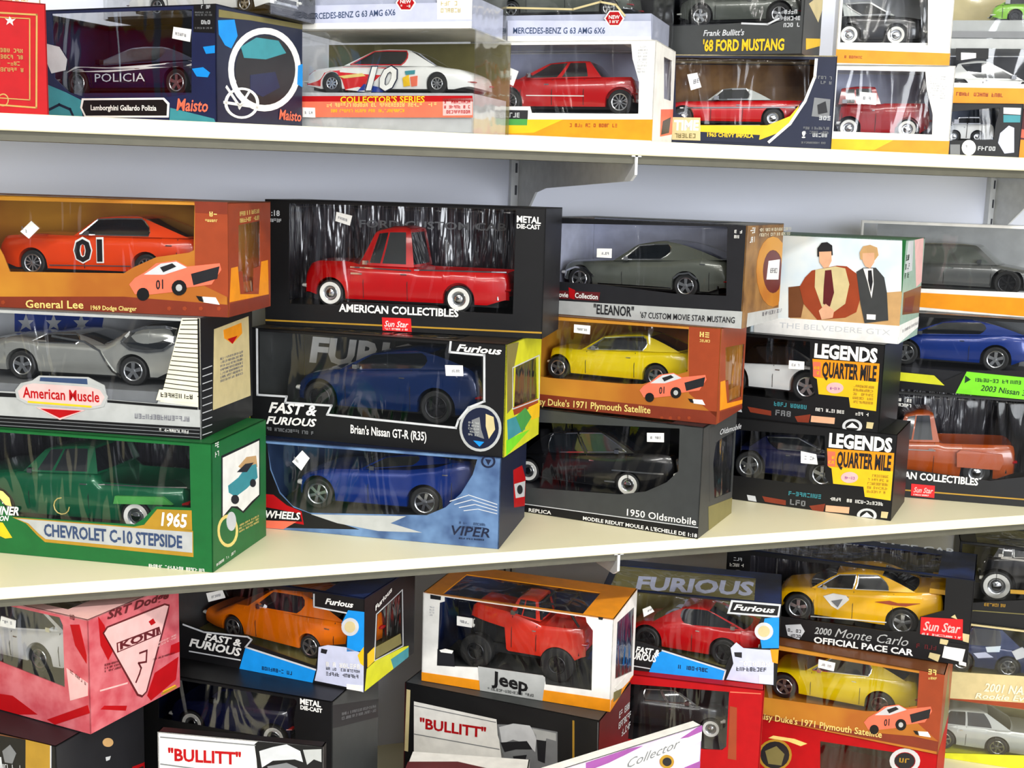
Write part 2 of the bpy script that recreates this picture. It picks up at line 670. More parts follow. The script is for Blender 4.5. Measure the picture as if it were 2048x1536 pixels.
    def on_side(s, z, off=.0003):
        return (s, -(flank(s, z) + off), z)

    # trim on the flanks: (name, [(s,z)...], radius, material)
    for nm, pts, rad, m in g('strips', []):
        pts = M(pts)
        dense = []
        for (a, b), (c, d) in zip(pts, pts[1:]):
            k = max(2, int(abs(c - a) / .006))
            dense += [(a + (c - a) * i / k, b + (d - b) * i / k) for i in range(k)]
        dense.append(pts[-1])
        vv, ff = ribbon([on_side(s, z) for s, z in dense], rad)
        obj(nm, vv, ff, m, root)
    # flat shapes on the near flank
    for nm, pts, m, off in g('patches', []):
        pts = M(pts)
        lo, hi = min(p[0] for p in pts), max(p[0] for p in pts)
        vv, ff = slab(pts, [], lambda u, q, o: (u, -(flank(u, q) + o), q), 0, off)
        obj(nm, vv, ff, m, root)
    for nm, s, p0, p1, h, m, bold, shear, off in g('texts', []):
        p0, p1, h = M(p0), M(p1), M(h)
        ymax = -max(flank(p0[0], p0[1] + h / 2), flank(p1[0], p1[1] + h / 2), hw * .99)
        put_text(nm, s, p0, p1, h, lambda u, q, o: (u, ymax - o, q), m, root, off, bold, shear)
    # bumpers: ('bumper', end -1/1, z0, z1, bulge, material)
    for nm, end, z0, z1, out, m in g('bumpers', []):
        s0 = sL if end < 0 else sR
        k = half(s0 + (-end) * L * .01)
        V2, F2 = [], []
        N = 10
        for i in range(N + 1):
            a = -1 + 2 * i / N
            y = a * k * 1.03
            s = s0 + end * (out * (1 - abs(a) ** 3))
            if abs(a) == 1:
                s = s0 - end * L * .05
            V2 += [(s, y, z0), (s, y, z1), (s - end * .004, y * .97, z1), (s - end * .004, y * .97, z0)]
        for i in range(N):
            for j in range(4):
                a, b = i * 4 + j, i * 4 + (j + 1) % 4
                F2.append((a, b, b + 4, a + 4))
        F2 += [(3, 2, 1, 0), (N * 4, N * 4 + 1, N * 4 + 2, N * 4 + 3)]
        obj(nm, V2, F2 if end < 0 else flip(F2), m, root, 40)
    # lamps: (name, end, y fraction, z, radius_y, radius_z, material): a shallow dome on the nose or tail
    for nm, end, yf, z, ry, rz_, m in g('lamps', []):
        s0 = (sL if end < 0 else sR)
        for sd in (-1, 1):
            V2 = [(s0 + end * .0035, sd * yf * hw, z)]
            for q, dd in ((.7, .0025), (1, -.004)):
                for i in range(12):
                    a = 2 * math.pi * i / 12
                    V2.append((s0 + end * dd, sd * yf * hw + ry * q * math.cos(a), z + rz_ * q * math.sin(a)))
            F2 = [(0, 1 + i, 1 + (i + 1) % 12) for i in range(12)] + [(1 + i, 13 + i, 13 + (i + 1) % 12, 1 + (i + 1) % 12) for i in range(12)]
            obj(nm, V2, F2 if end > 0 else flip(F2), m, root, 50)
    # solid extras: (name, s0, s1, y0, y1, z0, z1, material), y in half widths
    for nm, a, b, y0, y1, z0, z1, m in g('blocks', []):
        box(nm, a, b, y0 * hw, y1 * hw, z0, z1, m, root)
    # free bars: (name, [(s, y_halfwidths, z)...], radius, material)
    for nm, pts, rad, m in g('bars', []):
        vv, ff = ribbon([(s, y * hw, z) for s, y, z in pts], rad, 6)
        obj(nm, vv, ff, m, root, 60)
    return root


# ---------------------------------------------------------------- window boxes
T = .0013


def scaled(poly, k):
    return [(u * k, v * k) for u, v in poly]


def package(b):
    w, d, h = b['w'], b['d'], b['h']
    a = b['rz']
    ux, uy = math.cos(a), math.sin(a)
    # b['fr'] is the front right bottom corner; the empty sits at the middle of the base
    cx = b['fr'][0] - ux * w / 2 - uy * d / 2
    cy = b['fr'][1] - uy * w / 2 + ux * d / 2
    root = empty(b['name'], (cx, cy, b['fr'][2] + ZS), a, b['label'], b.get('cat', 'box'), b.get('group'))
    put = {
        'F': lambda u, v, o: (u - w / 2, -d / 2 - o, v),
        'R': lambda u, v, o: (w / 2 + o, u - d / 2, v),
        'L': lambda u, v, o: (-w / 2 - o, d / 2 - u, v),
        'T': lambda u, v, o: (u - w / 2, v - d / 2, h + o),
        'I': lambda u, v, o: (u - w / 2, d / 2 - .004 - o, v),
    }
    c = b['cols']                       # front, right, left, top, inside, tray
    fm = b.get('film', 'film')
    rim = lambda W, H: [(0, 0), (W, 0), (W, H), (0, H)]
    holes = {k: M(q) for k, q in b.get('holes', {}).items()}
    obj('bottom_panel', *box_vf(-w / 2 + T, w / 2 - T, -d / 2 + T, d / 2 - T, 0, T), 'card_' + c.get('bottom', c['front']), root)
    for face, nm, W, H, col in (('F', 'front_panel', w, h, c['front']), ('R', 'side_panel', d, h, c['right']), ('L', 'side_panel', d, h, c.get('left', c['right'])), ('T', 'top_panel', w, d, c['top'])):
        hl = holes.get(face, [])
        v, f = slab(rim(W, H), hl, put[face], -T, 0)
        obj(nm, v, f, col if col in MATS else 'card_' + col, root)
        for q in hl:
            q2 = q
            if face in ('F', 'T') and b.get('wrap'):
                continue
            v, f = slab(q2, [], put[face], -T * .75, -T * .45)
            obj('window_film', v, f, fm, root)
    if b.get('wrap'):
        # one sheet: up the front, round the top front edge, back over the top
        u0, u1, v0, bk, rad = b['wrap']
        prof = [(-d / 2 + T, v0)] + [(-d / 2 + T, v0 + (h - T - rad - v0) * i / 5) for i in range(1, 6)]
        for i in range(1, 7):
            t = math.pi / 2 * i / 6
            prof.append((-d / 2 + T + rad * (1 - math.cos(t)), h - T - rad + rad * math.sin(t)))
        prof += [(-d / 2 + T + rad + (bk - rad - T) * i / 4, h - T) for i in range(1, 5)]
        rnd = random.Random(hash(b['name']) % 7 + int(w * 1e4))
        ph = [rnd.uniform(0, 6.28) for _ in range(4)]
        N = 48
        v, f = [], []
        for i in range(N + 1):
            u = u0 + (u1 - u0) * i / N
            wv = .0009 * math.sin(u * 95 + ph[0]) + .0006 * math.sin(u * 210 + ph[1])
            e = min(i, N - i) / N
            wv *= min(1, e * 8)
            for k, (y, z) in enumerate(prof):
                q = 1 if 3 < k < 13 else .3
                v.append((u - w / 2, y + wv * q * .5 + .0009, z - abs(wv) * q))
        P = len(prof)
        for i in range(N):
            for k in range(P - 1):
                f.append((i * P + k, (i + 1) * P + k, (i + 1) * P + k + 1, i * P + k + 1))
        obj('window_film', v, f, fm, root, 80)
    v, f = slab(rim(w - 2 * T, h - 2 * T), [], lambda u, q, o: (u - w / 2 + T, d / 2 - o, q + T), 0, T)
    obj('back_panel', v, f, 'card_' + c.get('back', c['front']), root)
    if c.get('inside'):
        box('backdrop', -w / 2 + 2 * T, w / 2 - 2 * T, d / 2 - .004, d / 2 - 1.5 * T, 2 * T, h - 2 * T, 'card_' + c['inside'], root)
        if c.get('liner', True):
            box('liner', -w / 2 + 1.2 * T, -w / 2 + 2.2 * T, -d / 2 + 2 * T, d / 2 - .005, 2 * T, h - 3 * T, 'card_' + c['inside'], root)
    if b.get('tray'):
        box('tray', -w / 2 + 3 * T, w / 2 - 3 * T, -d / 2 + 2 * T, d / 2 - .0045, 1.1 * T, b['tray'], 'card_' + c.get('tray', c['inside'] or 'black'), root)
    for op in b.get('ops', []):
        k = op[0]
        if k == 'P':
            _, face, nm, pts, m, lay = op
            v, f = slab(M(pts), [], put[face], 0, .0002 * lay)
            obj(nm, v, f, m, root)
        elif k == 'G':                  # ring
            _, face, nm, outer, inner, m, lay = op
            v, f = slab(M(outer), [M(inner)], put[face], 0, .0002 * lay)
            obj(nm, v, f, m, root)
        elif k == 'Q':                  # several flat shapes printed as one
            _, face, nm, polys, m, lay = op
            v, f = [], []
            for pts in M(polys):
                v2, f2 = slab(pts, [], put[face], 0, .0002 * lay)
                f += [tuple(i + len(v) for i in q) for q in f2]
                v += v2
            obj(nm, v, f, m, root)
        elif k == 'X':
            _, face, nm, s, p0, p1, hh, m, lay, bold, shear = op
            put_text(nm, s, M(p0), M(p1), M(hh), put[face], m, root, .0002 * lay, bold, shear)
        elif k == 'D':                  # rows of print too small to read
            _, face, nm, p0, p1, hh, m, lay, rows = op
            p0, p1, hh = M(p0), M(p1), M(hh)
            rnd = random.Random(int((p0[0] + p1[1]) * 1e5))
            v, f = [], []
            Lx = math.hypot(p1[0] - p0[0], p1[1] - p0[1])
            nl = max(2, int(Lx / (hh * .78)))
            for rw in range(rows):
                for i in range(nl):
                    if rnd.random() < .14:
                        continue
                    th = .19
                    segs = [s for s in ((0, 0, th, 1), (.6 - th, 0, .6, 1), (0, 1 - th, .6, 1), (0, .42, .6, .42 + th), (0, 0, .6, th)) if rnd.random() < .62] or [(0, 0, th, 1)]
                    for x0, y0, x1, y1 in segs:
                        n0 = len(v)
                        for xx, yy in ((x0, y0), (x1, y0), (x1, y1), (x0, y1)):
                            k2 = (i + xx / .78) / nl
                            v.append(put[face](p0[0] + (p1[0] - p0[0]) * k2, p0[1] + (p1[1] - p0[1]) * k2 + yy * hh - rw * hh * 1.6, .0002 * lay))
                        f.append((n0, n0 + 1, n0 + 2, n0 + 3))
            if v:
                obj(nm, v, f, m, root)
    return root

# ---------------------------------------------------------------- data: packages (metres; front right bottom corner, turn, size) and cars
PACKAGES = [
{'name':'model_car_box','label':'green window box with a green pickup at the bottom of the left stack','fr':(0.113,1.309,0.0),'rz':-0.52011,'w':0.335,'d':0.148,'h':0.142,'cols':{'front':'green','right':'green','top':'green','inside':'crinkle','tray':'green_dark'},'holes':{'F':[[(470,1380),(3095,1380),(3100,700),(2695,683),(2548,536),(2433,458),(966,431),(789,628),(624,725),(438,742)]],'T':[[(201,178),(3015,178),(3015,1258),(201,1258)]]},'ops':[('P','F','banner_print',[(966,423),(2433,435),(2562,469),(3124,446),(3125,153),(1358,170),(1261,244),(1132,366)],'card_gold',1),('P','F','banner_print',[(1016,412),(2433,422),(3117,431),(3114,201),(1368,206),(1287,261),(1165,369)],'card_silver',2),('P','F','banner_print',[(2710,654),(3111,673),(3114,452),(2546,457)],'card_gold',2),('X','F','lettering','1965',(2755,480),(3061,479),141,'card_white',4,0.03,0.15),('X','F','lettering','CHEVROLET C-10 STEPSIDE',(1353,245),(2999,245),132,'card_blue_ink',4,0.03,0),('D','F','small_print',(2602,-2),(3258,-1),34,'card_white',3,1),('P','F','logo_print',[(726,733),(860,712),(941,640),(962,548),(887,558),(823,631),(722,654)],'card_gold_text',2),('P','F','logo_print',[(710,355),(845,350),(956,186),(872,171),(704,228)],'card_yellow',2),('X','F','lettering','RUNNER',(594,432),(1051,454),92,'card_white',4,0.03,0.3),('X','F','lettering','EDITION',(642,357),(930,381),54,'card_white',4,0.03,0.3),('P','R','print',[(234,1240),(1298,1228),(1300,541),(1069,500),(814,451),(664,538),(516,592),(220,529)],'card_black',1),('P','R','print',[(268,1213),(1269,1205),(1263,558),(1042,531),(796,480),(646,574),(480,616),(256,558)],'card_white',2),('P','R','truck_print',[(671,1026),(900,1087),(1175,1045),(1214,906),(898,912)],'card_tan',3),('P','R','truck_print',[(394,871),(669,900),(899,976),(1174,948),(1212,776),(895,720),(592,698),(410,789)],'card_teal',4),('P','R','truck_print',[(633,971),(861,1016),(1094,981),(898,912)],'card_dark',5),('P','R','truck_print',[(677,646),(662,622),(624,612),(572,618),(520,638),(483,667),(470,697),(484,720),(522,730),(574,725),(625,705),(663,676)],'card_dark',5),('P','R','truck_print',[(1159,723),(1147,701),(1115,691),(1071,694),(1028,711),(996,736),(985,763),(997,785),(1029,795),(1072,792),(1116,775),(1148,750)],'card_dark',5),('G','R','emblem_print',[(660,284),(645,229),(604,187),(542,163),(465,158),(381,173),(298,206),(224,254),(167,311),(131,372),(120,433),(133,486),(172,527),(230,552),(305,559),(388,546),(471,515),(547,469),(608,411),(647,347)],[(604,300),(592,256),(560,222),(510,202),(449,198),(381,210),(315,237),(256,275),(210,321),(181,370),(172,418),(183,461),(213,494),(261,514),(320,519),(387,509),(454,484),(514,447),(563,400),(594,350)],'card_gold_text',2),('P','R','emblem_print',[(602,411),(595,379),(577,353),(548,336),(513,330),(475,335),(437,351),(403,376),(376,407),(359,442),(354,477),(360,509),(378,535),(406,552),(440,558),(479,554),(517,539),(552,514),(579,482),(596,447)],'card_pale_grey',3),('D','R','small_print',(679,327),(1248,297),22,'card_gold_text',3,3),('D','R','small_print',(76,45),(581,51),31,'card_white',3,1),('D','R','small_print',(70,1353),(174,1354),60,'card_white',3,2)],'tray':0.03008},
{'name':'model_car_box','label':'silver and black striped window box,middle of the left stack','fr':(0.104,1.332,0.1423),'rz':-0.48869,'w':0.335,'d':0.15,'h':0.1315,'cols':{'front':'silver','right':'black','top':'grey','inside':'pale_grey','tray':'grey'},'holes':{'F':[[(461,1269),(3149,1275),(2918,507),(2850,366),(2277,377),(2243,533),(2055,612),(1481,599),(1204,403),(419,387)]],'T':[[(168,150),(2512,150),(2512,1350),(168,1350)]]},'ops':[('P','F','print',[(347,125),(3340,134),(3338,0),(341,0)],'card_black',1),('P','F','print',[(360,384),(1222,386),(1240,342),(357,328)],'card_black',2),('P','F','print',[(2276,373),(3315,352),(3314,325),(2276,346)],'card_black',2),('Q','F','printed_line',[[(342,101),(342,94),(3334,100),(3334,107)]],'card_grey',3),('Q','F','printed_line',[[(340,60),(340,53),(3333,60),(3333,68)]],'card_grey',3),('Q','F','printed_line',[[(338,20),(338,12),(3333,21),(3333,28)]],'card_grey',3),('P','F','print',[(3149,1309),(3350,1315),(3346,354),(2888,390),(2918,507)],'card_cream',2),('Q','F','printed_line',[[(3347,1312),(3324,1312),(3324,328),(3347,328)]],'card_black',3),('Q','F','printed_line',[[(3156,1290),(3157,1280),(3347,1292),(3347,1302)]],'card_black',3),('Q','F','printed_line',[[(3141,1241),(3142,1232),(3347,1241),(3347,1250)]],'card_black',3),('Q','F','printed_line',[[(3126,1193),(3127,1183),(3347,1190),(3347,1199)]],'card_black',3),('Q','F','printed_line',[[(3111,1144),(3112,1135),(3347,1138),(3347,1148)]],'card_black',3),('Q','F','printed_line',[[(3096,1095),(3096,1086),(3347,1087),(3347,1096)]],'card_black',3),('Q','F','printed_line',[[(3081,1046),(3081,1037),(3347,1036),(3347,1045)]],'card_black',3),('Q','F','printed_line',[[(3066,997),(3066,988),(3347,984),(3347,993)]],'card_black',3),('Q','F','printed_line',[[(3051,948),(3051,939),(3347,932),(3347,942)]],'card_black',3),('Q','F','printed_line',[[(3036,899),(3036,890),(3347,881),(3347,890)]],'card_black',3),('Q','F','printed_line',[[(3021,850),(3020,841),(3347,829),(3347,838)]],'card_black',3),('Q','F','printed_line',[[(3005,801),(3005,791),(3347,777),(3347,786)]],'card_black',3),('Q','F','printed_line',[[(2990,751),(2990,742),(3347,725),(3347,734)]],'card_black',3),('Q','F','printed_line',[[(2975,702),(2974,693),(3347,673),(3347,682)]],'card_black',3),('Q','F','printed_line',[[(2960,652),(2959,643),(3347,621),(3347,630)]],'card_black',3),('Q','F','printed_line',[[(2944,603),(2944,594),(3347,569),(3347,578)]],'card_black',3),('Q','F','printed_line',[[(2929,553),(2928,544),(3347,517),(3347,526)]],'card_black',3),('Q','F','printed_line',[[(2914,504),(2913,494),(3347,464),(3347,474)]],'card_black',3),('P','F','print',[(2881,523),(3316,503),(3306,396),(2842,405)],'card_cream',4),('D','F','small_print',(2898,444),(3270,438),50,'card_black',5,1),('P','F','logo_print',[(1500,582),(2045,594),(2052,504),(1478,491)],'card_blue_ink',4),('P','F','logo_print',[(1195,421),(1266,506),(1402,541),(2091,533),(2223,505),(2287,410),(2237,299),(2084,263),(1335,274),(1211,331)],'card_silver',5),('P','F','logo_print',[(1233,414),(1304,481),(1411,509),(2081,506),(2194,480),(2249,404),(2199,318),(2084,290),(1355,302),(1250,342)],'card_pink_pale',6),('X','F','lettering','American Muscle',(1289,350),(2190,346),113,'card_red',7,0.02,0),('Q','F','printed_line',[[(1344,314),(1344,292),(2095,279),(2096,301)]],'card_yellow',7),('P','F','logo_print',[(1440,244),(2016,246),(1716,120)],'card_pink_pale',4),('P','F','logo_print',[(1488,234),(1978,237),(1716,142)],'card_red',5),('D','F','small_print',(2594,190),(3229,192),54,'ink',3,1),('D','F','small_print',(2873,61),(3213,57),36,'card_white',3,1),('P','R','print',[(373,1158),(1377,1203),(1432,250),(321,268)],'card_khaki',2),('P','R','logo_print',[(622,1122),(1149,1150),(1172,1024),(877,936),(643,1028)],'card_orange',3),('P','R','logo_print',[(736,1008),(1024,1012),(877,936)],'card_red',4),('D','R','small_print',(523,796),(1194,793),26,'ink',3,7),('Q','R','printed_line',[[(53,766),(53,757),(302,759),(302,768)]],'card_pale_grey',2),('Q','R','printed_line',[[(51,687),(51,678),(300,678),(300,688)]],'card_pale_grey',2),('Q','R','printed_line',[[(49,608),(49,598),(298,598),(298,607)]],'card_pale_grey',2),('Q','R','printed_line',[[(47,528),(46,519),(296,517),(296,526)]],'card_pale_grey',2),('Q','R','printed_line',[[(44,448),(44,439),(294,436),(294,445)]],'card_pale_grey',2),('Q','R','printed_line',[[(42,368),(42,359),(292,354),(292,364)]],'card_pale_grey',2),('Q','R','printed_line',[[(40,289),(40,279),(290,273),(290,282)]],'card_pale_grey',2),('Q','R','printed_line',[[(38,209),(38,199),(288,191),(288,201)]],'card_pale_grey',2),('Q','R','printed_line',[[(36,128),(36,119),(286,110),(286,119)]],'card_pale_grey',2),('Q','R','printed_line',[[(34,48),(33,39),(284,28),(284,37)]],'card_pale_grey',2),('P','I','star_or_glint',[(478,1094),(505,1016),(578,1019),(520,967),(543,894),(472,934),(397,887),(426,962),(371,1010),(445,1013)],'card_pale_grey',2),('P','I','star_or_glint',[(841,1110),(868,1032),(941,1036),(884,984),(907,911),(836,952),(762,904),(790,979),(736,1026),(809,1030)],'card_pale_grey',2),('P','I','star_or_glint',[(1202,1127),(1229,1049),(1301,1052),(1245,1000),(1268,928),(1198,968),(1124,921),(1152,996),(1098,1043),(1170,1046)],'card_pale_grey',2),('P','I','flag_print',[(328,1117),(1496,1120),(1449,901),(319,867)],'card_blue',1)],'tray':0.04903},
{'name':'model_car_box','label':'rust and ochre window box with an orange car,top of the left stack','fr':(0.134,1.335,0.2742),'rz':-0.46775,'w':0.36,'d':0.135,'h':0.122,'cols':{'front':'ochre','right':'rust','top':'brown','inside':'ochre','tray':'ochre'},'holes':{'F':[[(450,1162),(3234,1180),(3219,704),(3164,676),(2797,615),(2536,496),(2424,427),(1105,394),(1036,572),(947,728),(430,746)]],'T':[[(180,162),(2952,162),(2952,1013),(180,1013)]],'R':[[(316,975),(1012,1007),(1007,495),(802,479),(789,223),(478,225),(431,466),(307,473)]]},'ops':[('P','F','print',[(3238,1220),(3600,1220),(3600,215),(3228,374)],'card_rust',1),('P','F','print',[(361,90),(2418,175),(3600,136),(3594,0),(351,0)],'card_rust_dark',1),('P','F','print',[(3235,1220),(3600,1220),(3600,1095),(3242,1100)],'card_rust_dark',2),('D','F','small_print',(3354,1069),(3494,1065),51,'card_gold_text',3,1),('D','F','small_print',(3353,1009),(3494,1009),27,'card_gold_text',3,1),('P','F','car_print',[(2486,310),(2552,382),(2683,458),(2796,549),(3016,589),(3144,527),(3508,576),(3526,507),(3415,346),(3140,301),(3011,252),(2678,203),(2549,207)],'card_salmon',3),('P','F','car_print',[(2655,422),(2851,548),(3025,575),(3144,517),(2885,430)],'card_pale_grey',4),('P','F','car_print',[(2841,507),(2979,556),(3025,523),(2877,456)],'card_dark',5),('P','F','car_print',[(3188,451),(3508,544),(3479,410),(3214,330)],'card_dark',4),('P','F','car_print',[(2712,213),(2705,182),(2684,157),(2656,142),(2624,141),(2596,153),(2577,177),(2571,207),(2579,238),(2599,264),(2627,278),(2659,280),(2687,267),(2706,243)],'card_black',5),('P','F','car_print',[(3137,300),(3128,264),(3104,234),(3070,216),(3032,214),(2999,229),(2976,258),(2968,294),(2977,331),(3001,361),(3035,378),(3072,380),(3106,365),(3129,336)],'card_black',5),('P','F','car_print',[(3089,298),(3082,276),(3063,261),(3041,260),(3022,273),(3016,296),(3023,319),(3042,333),(3064,334),(3083,321)],'card_silver',6),('P','F','logo_print',[(3304,211),(3459,209),(3504,132),(3322,151)],'card_white',3),('P','F','logo_print',[(3240,217),(3313,212),(3331,151),(3276,166)],'card_black',3),('X','F','car_print','01',(2791,269),(2874,281),96,'card_dark',5,0.02,0),('X','F','lettering','General Lee',(1282,8),(1956,26),82,'card_gold_text',4,0.015,0),('X','F','lettering','1969 Dodge Charger',(2040,17),(2567,27),46,'card_gold_text',4,0.02,0),('P','F','star_or_glint',[(1042,55),(1023,31),(993,38),(994,68),(1025,78)],'card_rust',3),('P','F','star_or_glint',[(2961,69),(2942,44),(2914,52),(2914,81),(2943,91)],'card_rust',3),('P','F','star_or_glint',[(3136,76),(3118,52),(3089,60),(3089,89),(3118,99)],'card_rust',3),('P','F','star_or_glint',[(3319,84),(3301,60),(3272,67),(3273,96),(3302,106)],'card_rust',3),('P','F','star_or_glint',[(3520,92),(3502,68),(3474,76),(3474,105),(3503,115)],'card_rust',3),('P','R','print',[(90,522),(284,528),(352,221),(949,173),(1034,540),(1256,547),(1282,146),(35,159)],'card_orange',1),('D','R','small_print',(342,1071),(959,1096),46,'card_gold_text',3,2),('P','R','print',[(44,141),(1293,145),(1314,0),(22,0)],'card_rust_dark',1),('P','F','price_sticker',[(1382,954),(1470,878),(1347,763),(1251,836)],'sticker',6),('D','F','price_print',(1270,863),(1332,816),33,'ink',7,1)],'tray':0.03372},
{'name':'model_car_box','label':'steel blue window box with a rounded window,bottom of the second stack','fr':(0.442,1.321,0.0),'rz':-0.53756,'w':0.303,'d':0.15,'h':0.1098,'cols':{'front':'blue_steel','right':'navy','top':'navy','inside':'blue_ink','tray':'charcoal'},'holes':{'F':[[(114,1058),(2744,1058),(2693,871),(2557,634),(2370,448),(2142,334),(668,237),(446,306),(284,468),(173,733)]],'T':[[(152,150),(2727,150),(2727,900),(152,900)]]},'ops':[('P','F','print',[(22,1098),(124,1058),(163,732),(284,449),(466,288),(688,229),(1306,87),(18,0)],'card_black',1),('P','F','print',[(688,223),(1891,302),(1698,199),(2088,118),(1543,89),(1028,141)],'card_silver',2),('P','F','logo_print',[(20,427),(203,427),(375,310),(567,248),(598,84),(487,94),(304,98),(19,250)],'card_red',2),('P','F','logo_print',[(19,270),(304,245),(547,217),(578,121),(19,102)],'card_black',3),('X','F','lettering','WHEELS',(100,135),(557,143),87,'card_white',4,0.03,0.2),('P','F','logo_print',[(19,93),(507,115),(335,6),(18,0)],'card_salmon',3),('X','F','lettering','VIPER',(2454,127),(2920,131),111,'card_navy',4,0.01,0.2),('D','F','small_print',(2546,264),(2869,267),30,'card_blue_ink',3,2),('D','F','small_print',(2531,81),(2854,87),19,'card_navy',3,1),('G','F','emblem_print',[(2962,1051),(2959,1026),(2947,1004),(2929,985),(2905,972),(2878,966),(2852,968),(2828,977),(2808,993),(2795,1014),(2790,1038),(2794,1062),(2806,1085),(2824,1098),(2848,1098),(2874,1098),(2901,1098),(2925,1098),(2945,1096),(2957,1075)],[(2938,1049),(2936,1032),(2927,1015),(2914,1002),(2897,992),(2878,988),(2859,989),(2841,996),(2827,1008),(2818,1022),(2814,1040),(2817,1057),(2825,1074),(2839,1087),(2856,1096),(2875,1098),(2894,1098),(2912,1093),(2925,1081),(2935,1066)],'card_navy',2),('P','F','emblem_print',[(2838,1070),(2913,1066),(2878,998)],'card_navy',1),('Q','F','printed_line',[[(2420,531),(2424,523),(2658,621),(2654,629)],[(2648,629),(2646,620),(2997,533),(2999,542)]],'card_pale_grey',1),('Q','F','printed_line',[[(2478,498),(2481,490),(2697,567),(2694,576)],[(2688,575),(2686,566),(2998,495),(3000,504)]],'card_pale_grey',1),('Q','F','printed_line',[[(2536,466),(2538,457),(2736,513),(2733,522)],[(2726,522),(2725,513),(2999,458),(3001,467)]],'card_pale_grey',1),('Q','F','printed_line',[[(2594,433),(2596,424),(2774,460),(2773,468)],[(2766,468),(2764,459),(3000,420),(3001,429)]],'card_pale_grey',1),('P','F','price_sticker',[(576,1005),(670,916),(566,759),(450,860)],'sticker',6),('D','F','price_print',(473,891),(549,825),40,'ink',7,1),('P','R','logo_print',[(709,796),(1236,740),(1500,514),(1500,147),(825,295)],'card_red',1),('P','R','logo_print',[(782,603),(1473,483),(1454,281),(904,395)],'card_pale_grey',2),('P','R','logo_print',[(1315,407),(1296,381),(1232,374),(1143,387),(1052,417),(984,456),(956,492),(975,518),(1037,525),(1124,513),(1216,483),(1286,444)],'card_dark',3)],'tray':0.02018},
{'name':'model_car_box','label':'black window box with white frame lines,middle of the second stack','fr':(0.445,1.321,0.11),'rz':-0.61959,'w':0.33,'d':0.15,'h':0.1325,'cols':{'front':'black','right':'acid','top':'black','inside':'charcoal','tray':'black'},'holes':{'F':[[(141,1285),(2583,1285),(2584,1173),(2994,1159),(3027,644),(2856,566),(2744,399),(2704,318),(1074,328),(1125,448),(499,437),(520,522),(138,520)]],'T':[[(165,150),(2640,150),(2640,1050),(165,1050)]],'R':[[(379,1017),(1297,1026),(1413,482),(364,533)]]},'ops':[('X','I','lettering','FURIOUS',(97,732),(2397,707),316,'card_white',2,0.04,0.12),('Q','F','printed_line',[[(122,1319),(97,1319),(100,486),(125,486)],[(99,510),(100,485),(522,493),(522,518)],[(525,514),(501,521),(473,421),(497,415)],[(476,442),(476,417),(1121,428),(1121,453)],[(1125,446),(1103,457),(1036,321),(1059,310)],[(1041,339),(1040,314),(2716,290),(2717,315)],[(2688,294),(2712,287),(2750,407),(2727,414)],[(2717,396),(2737,381),(2874,559),(2854,574)],[(2840,563),(2851,540),(3063,640),(3052,662)],[(3034,633),(3059,634),(3044,1198),(3019,1197)],[(3044,1172),(3044,1197),(2594,1206),(2594,1181)],[(2593,1182),(2618,1180),(2631,1322),(2606,1322)]],'card_pale_grey',3),('X','F','lettering','Furious',(2691,1215),(3243,1205),77,'card_white',4,0.03,0.3),('X','F','lettering','FAST &',(265,295),(918,302),121,'card_white',4,0.03,0.3),('X','F','lettering','FURIOUS',(233,148),(915,166),90,'card_white',4,0.03,0.3),('D','F','small_print',(243,64),(878,60),43,'card_grey',3,1),('X','F','lettering',"Brian's Nissan GT-R (R35)",(1364,127),(2340,117),100,'card_white',4,0.02,0),('P','F','badge_print',[(3264,346),(3259,284),(3242,224),(3213,169),(3173,121),(3125,84),(3071,58),(3014,46),(2956,48),(2900,63),(2850,92),(2808,133),(2776,183),(2755,241),(2747,302),(2752,365),(2770,426),(2799,481),(2840,528),(2888,565),(2942,590),(2999,602),(3057,599),(3112,583),(3161,554),(3203,514),(3235,464),(3256,407)],'card_silver',2),('P','F','badge_print',[(3232,344),(3228,289),(3212,236),(3187,187),(3152,146),(3110,112),(3063,90),(3013,79),(2962,81),(2914,95),(2870,120),(2833,156),(2805,200),(2787,251),(2780,305),(2784,360),(2800,414),(2826,462),(2861,504),(2903,536),(2950,558),(3000,568),(3050,566),(3098,552),(3142,527),(3178,491),(3206,447),(3224,397)],'card_navy',3),('P','F','badge_print',[(2899,412),(2994,457),(3017,311),(3058,203),(2942,230)],'card_grey',4),('P','F','badge_print',[(3069,500),(3165,471),(3188,325),(3115,208),(3073,352)],'card_khaki',4),('P','F','badge_print',[(2924,172),(3059,166),(3003,105)],'card_blue_bright',4),('D','F','small_print',(2861,372),(2996,368),22,'card_silver',5,5),('P','R','print',[(0,1324),(478,1304),(314,1026),(299,544),(83,505)],'card_olive',1),('P','R','print',[(90,430),(706,400),(866,178),(146,178)],'card_teal',1),('P','R','print',[(441,407),(836,456),(1132,288),(732,163)],'card_green_light',2),('P','R','print',[(82,190),(1079,139),(100,0)],'card_lime',1),('P','R','print',[(976,433),(1500,419),(1500,227),(1137,248)],'card_yellow',2),('P','R','print',[(299,544),(1398,484),(1445,396),(374,437)],'card_rust',1),('Q','R','printed_line',[[(243,1032),(244,1018),(1412,1025),(1412,1039)],[(1411,1040),(1397,1038),(1468,454),(1482,456)],[(1481,455),(1481,469),(294,532),(293,518)],[(294,517),(308,518),(257,1033),(243,1032)]],'card_pale_grey',3),('P','F','price_sticker',[(2556,1037),(2772,1048),(2782,924),(2570,913)],'sticker',6),('D','F','price_print',(2612,959),(2750,966),35,'ink',7,1)],'tray':0.02599},
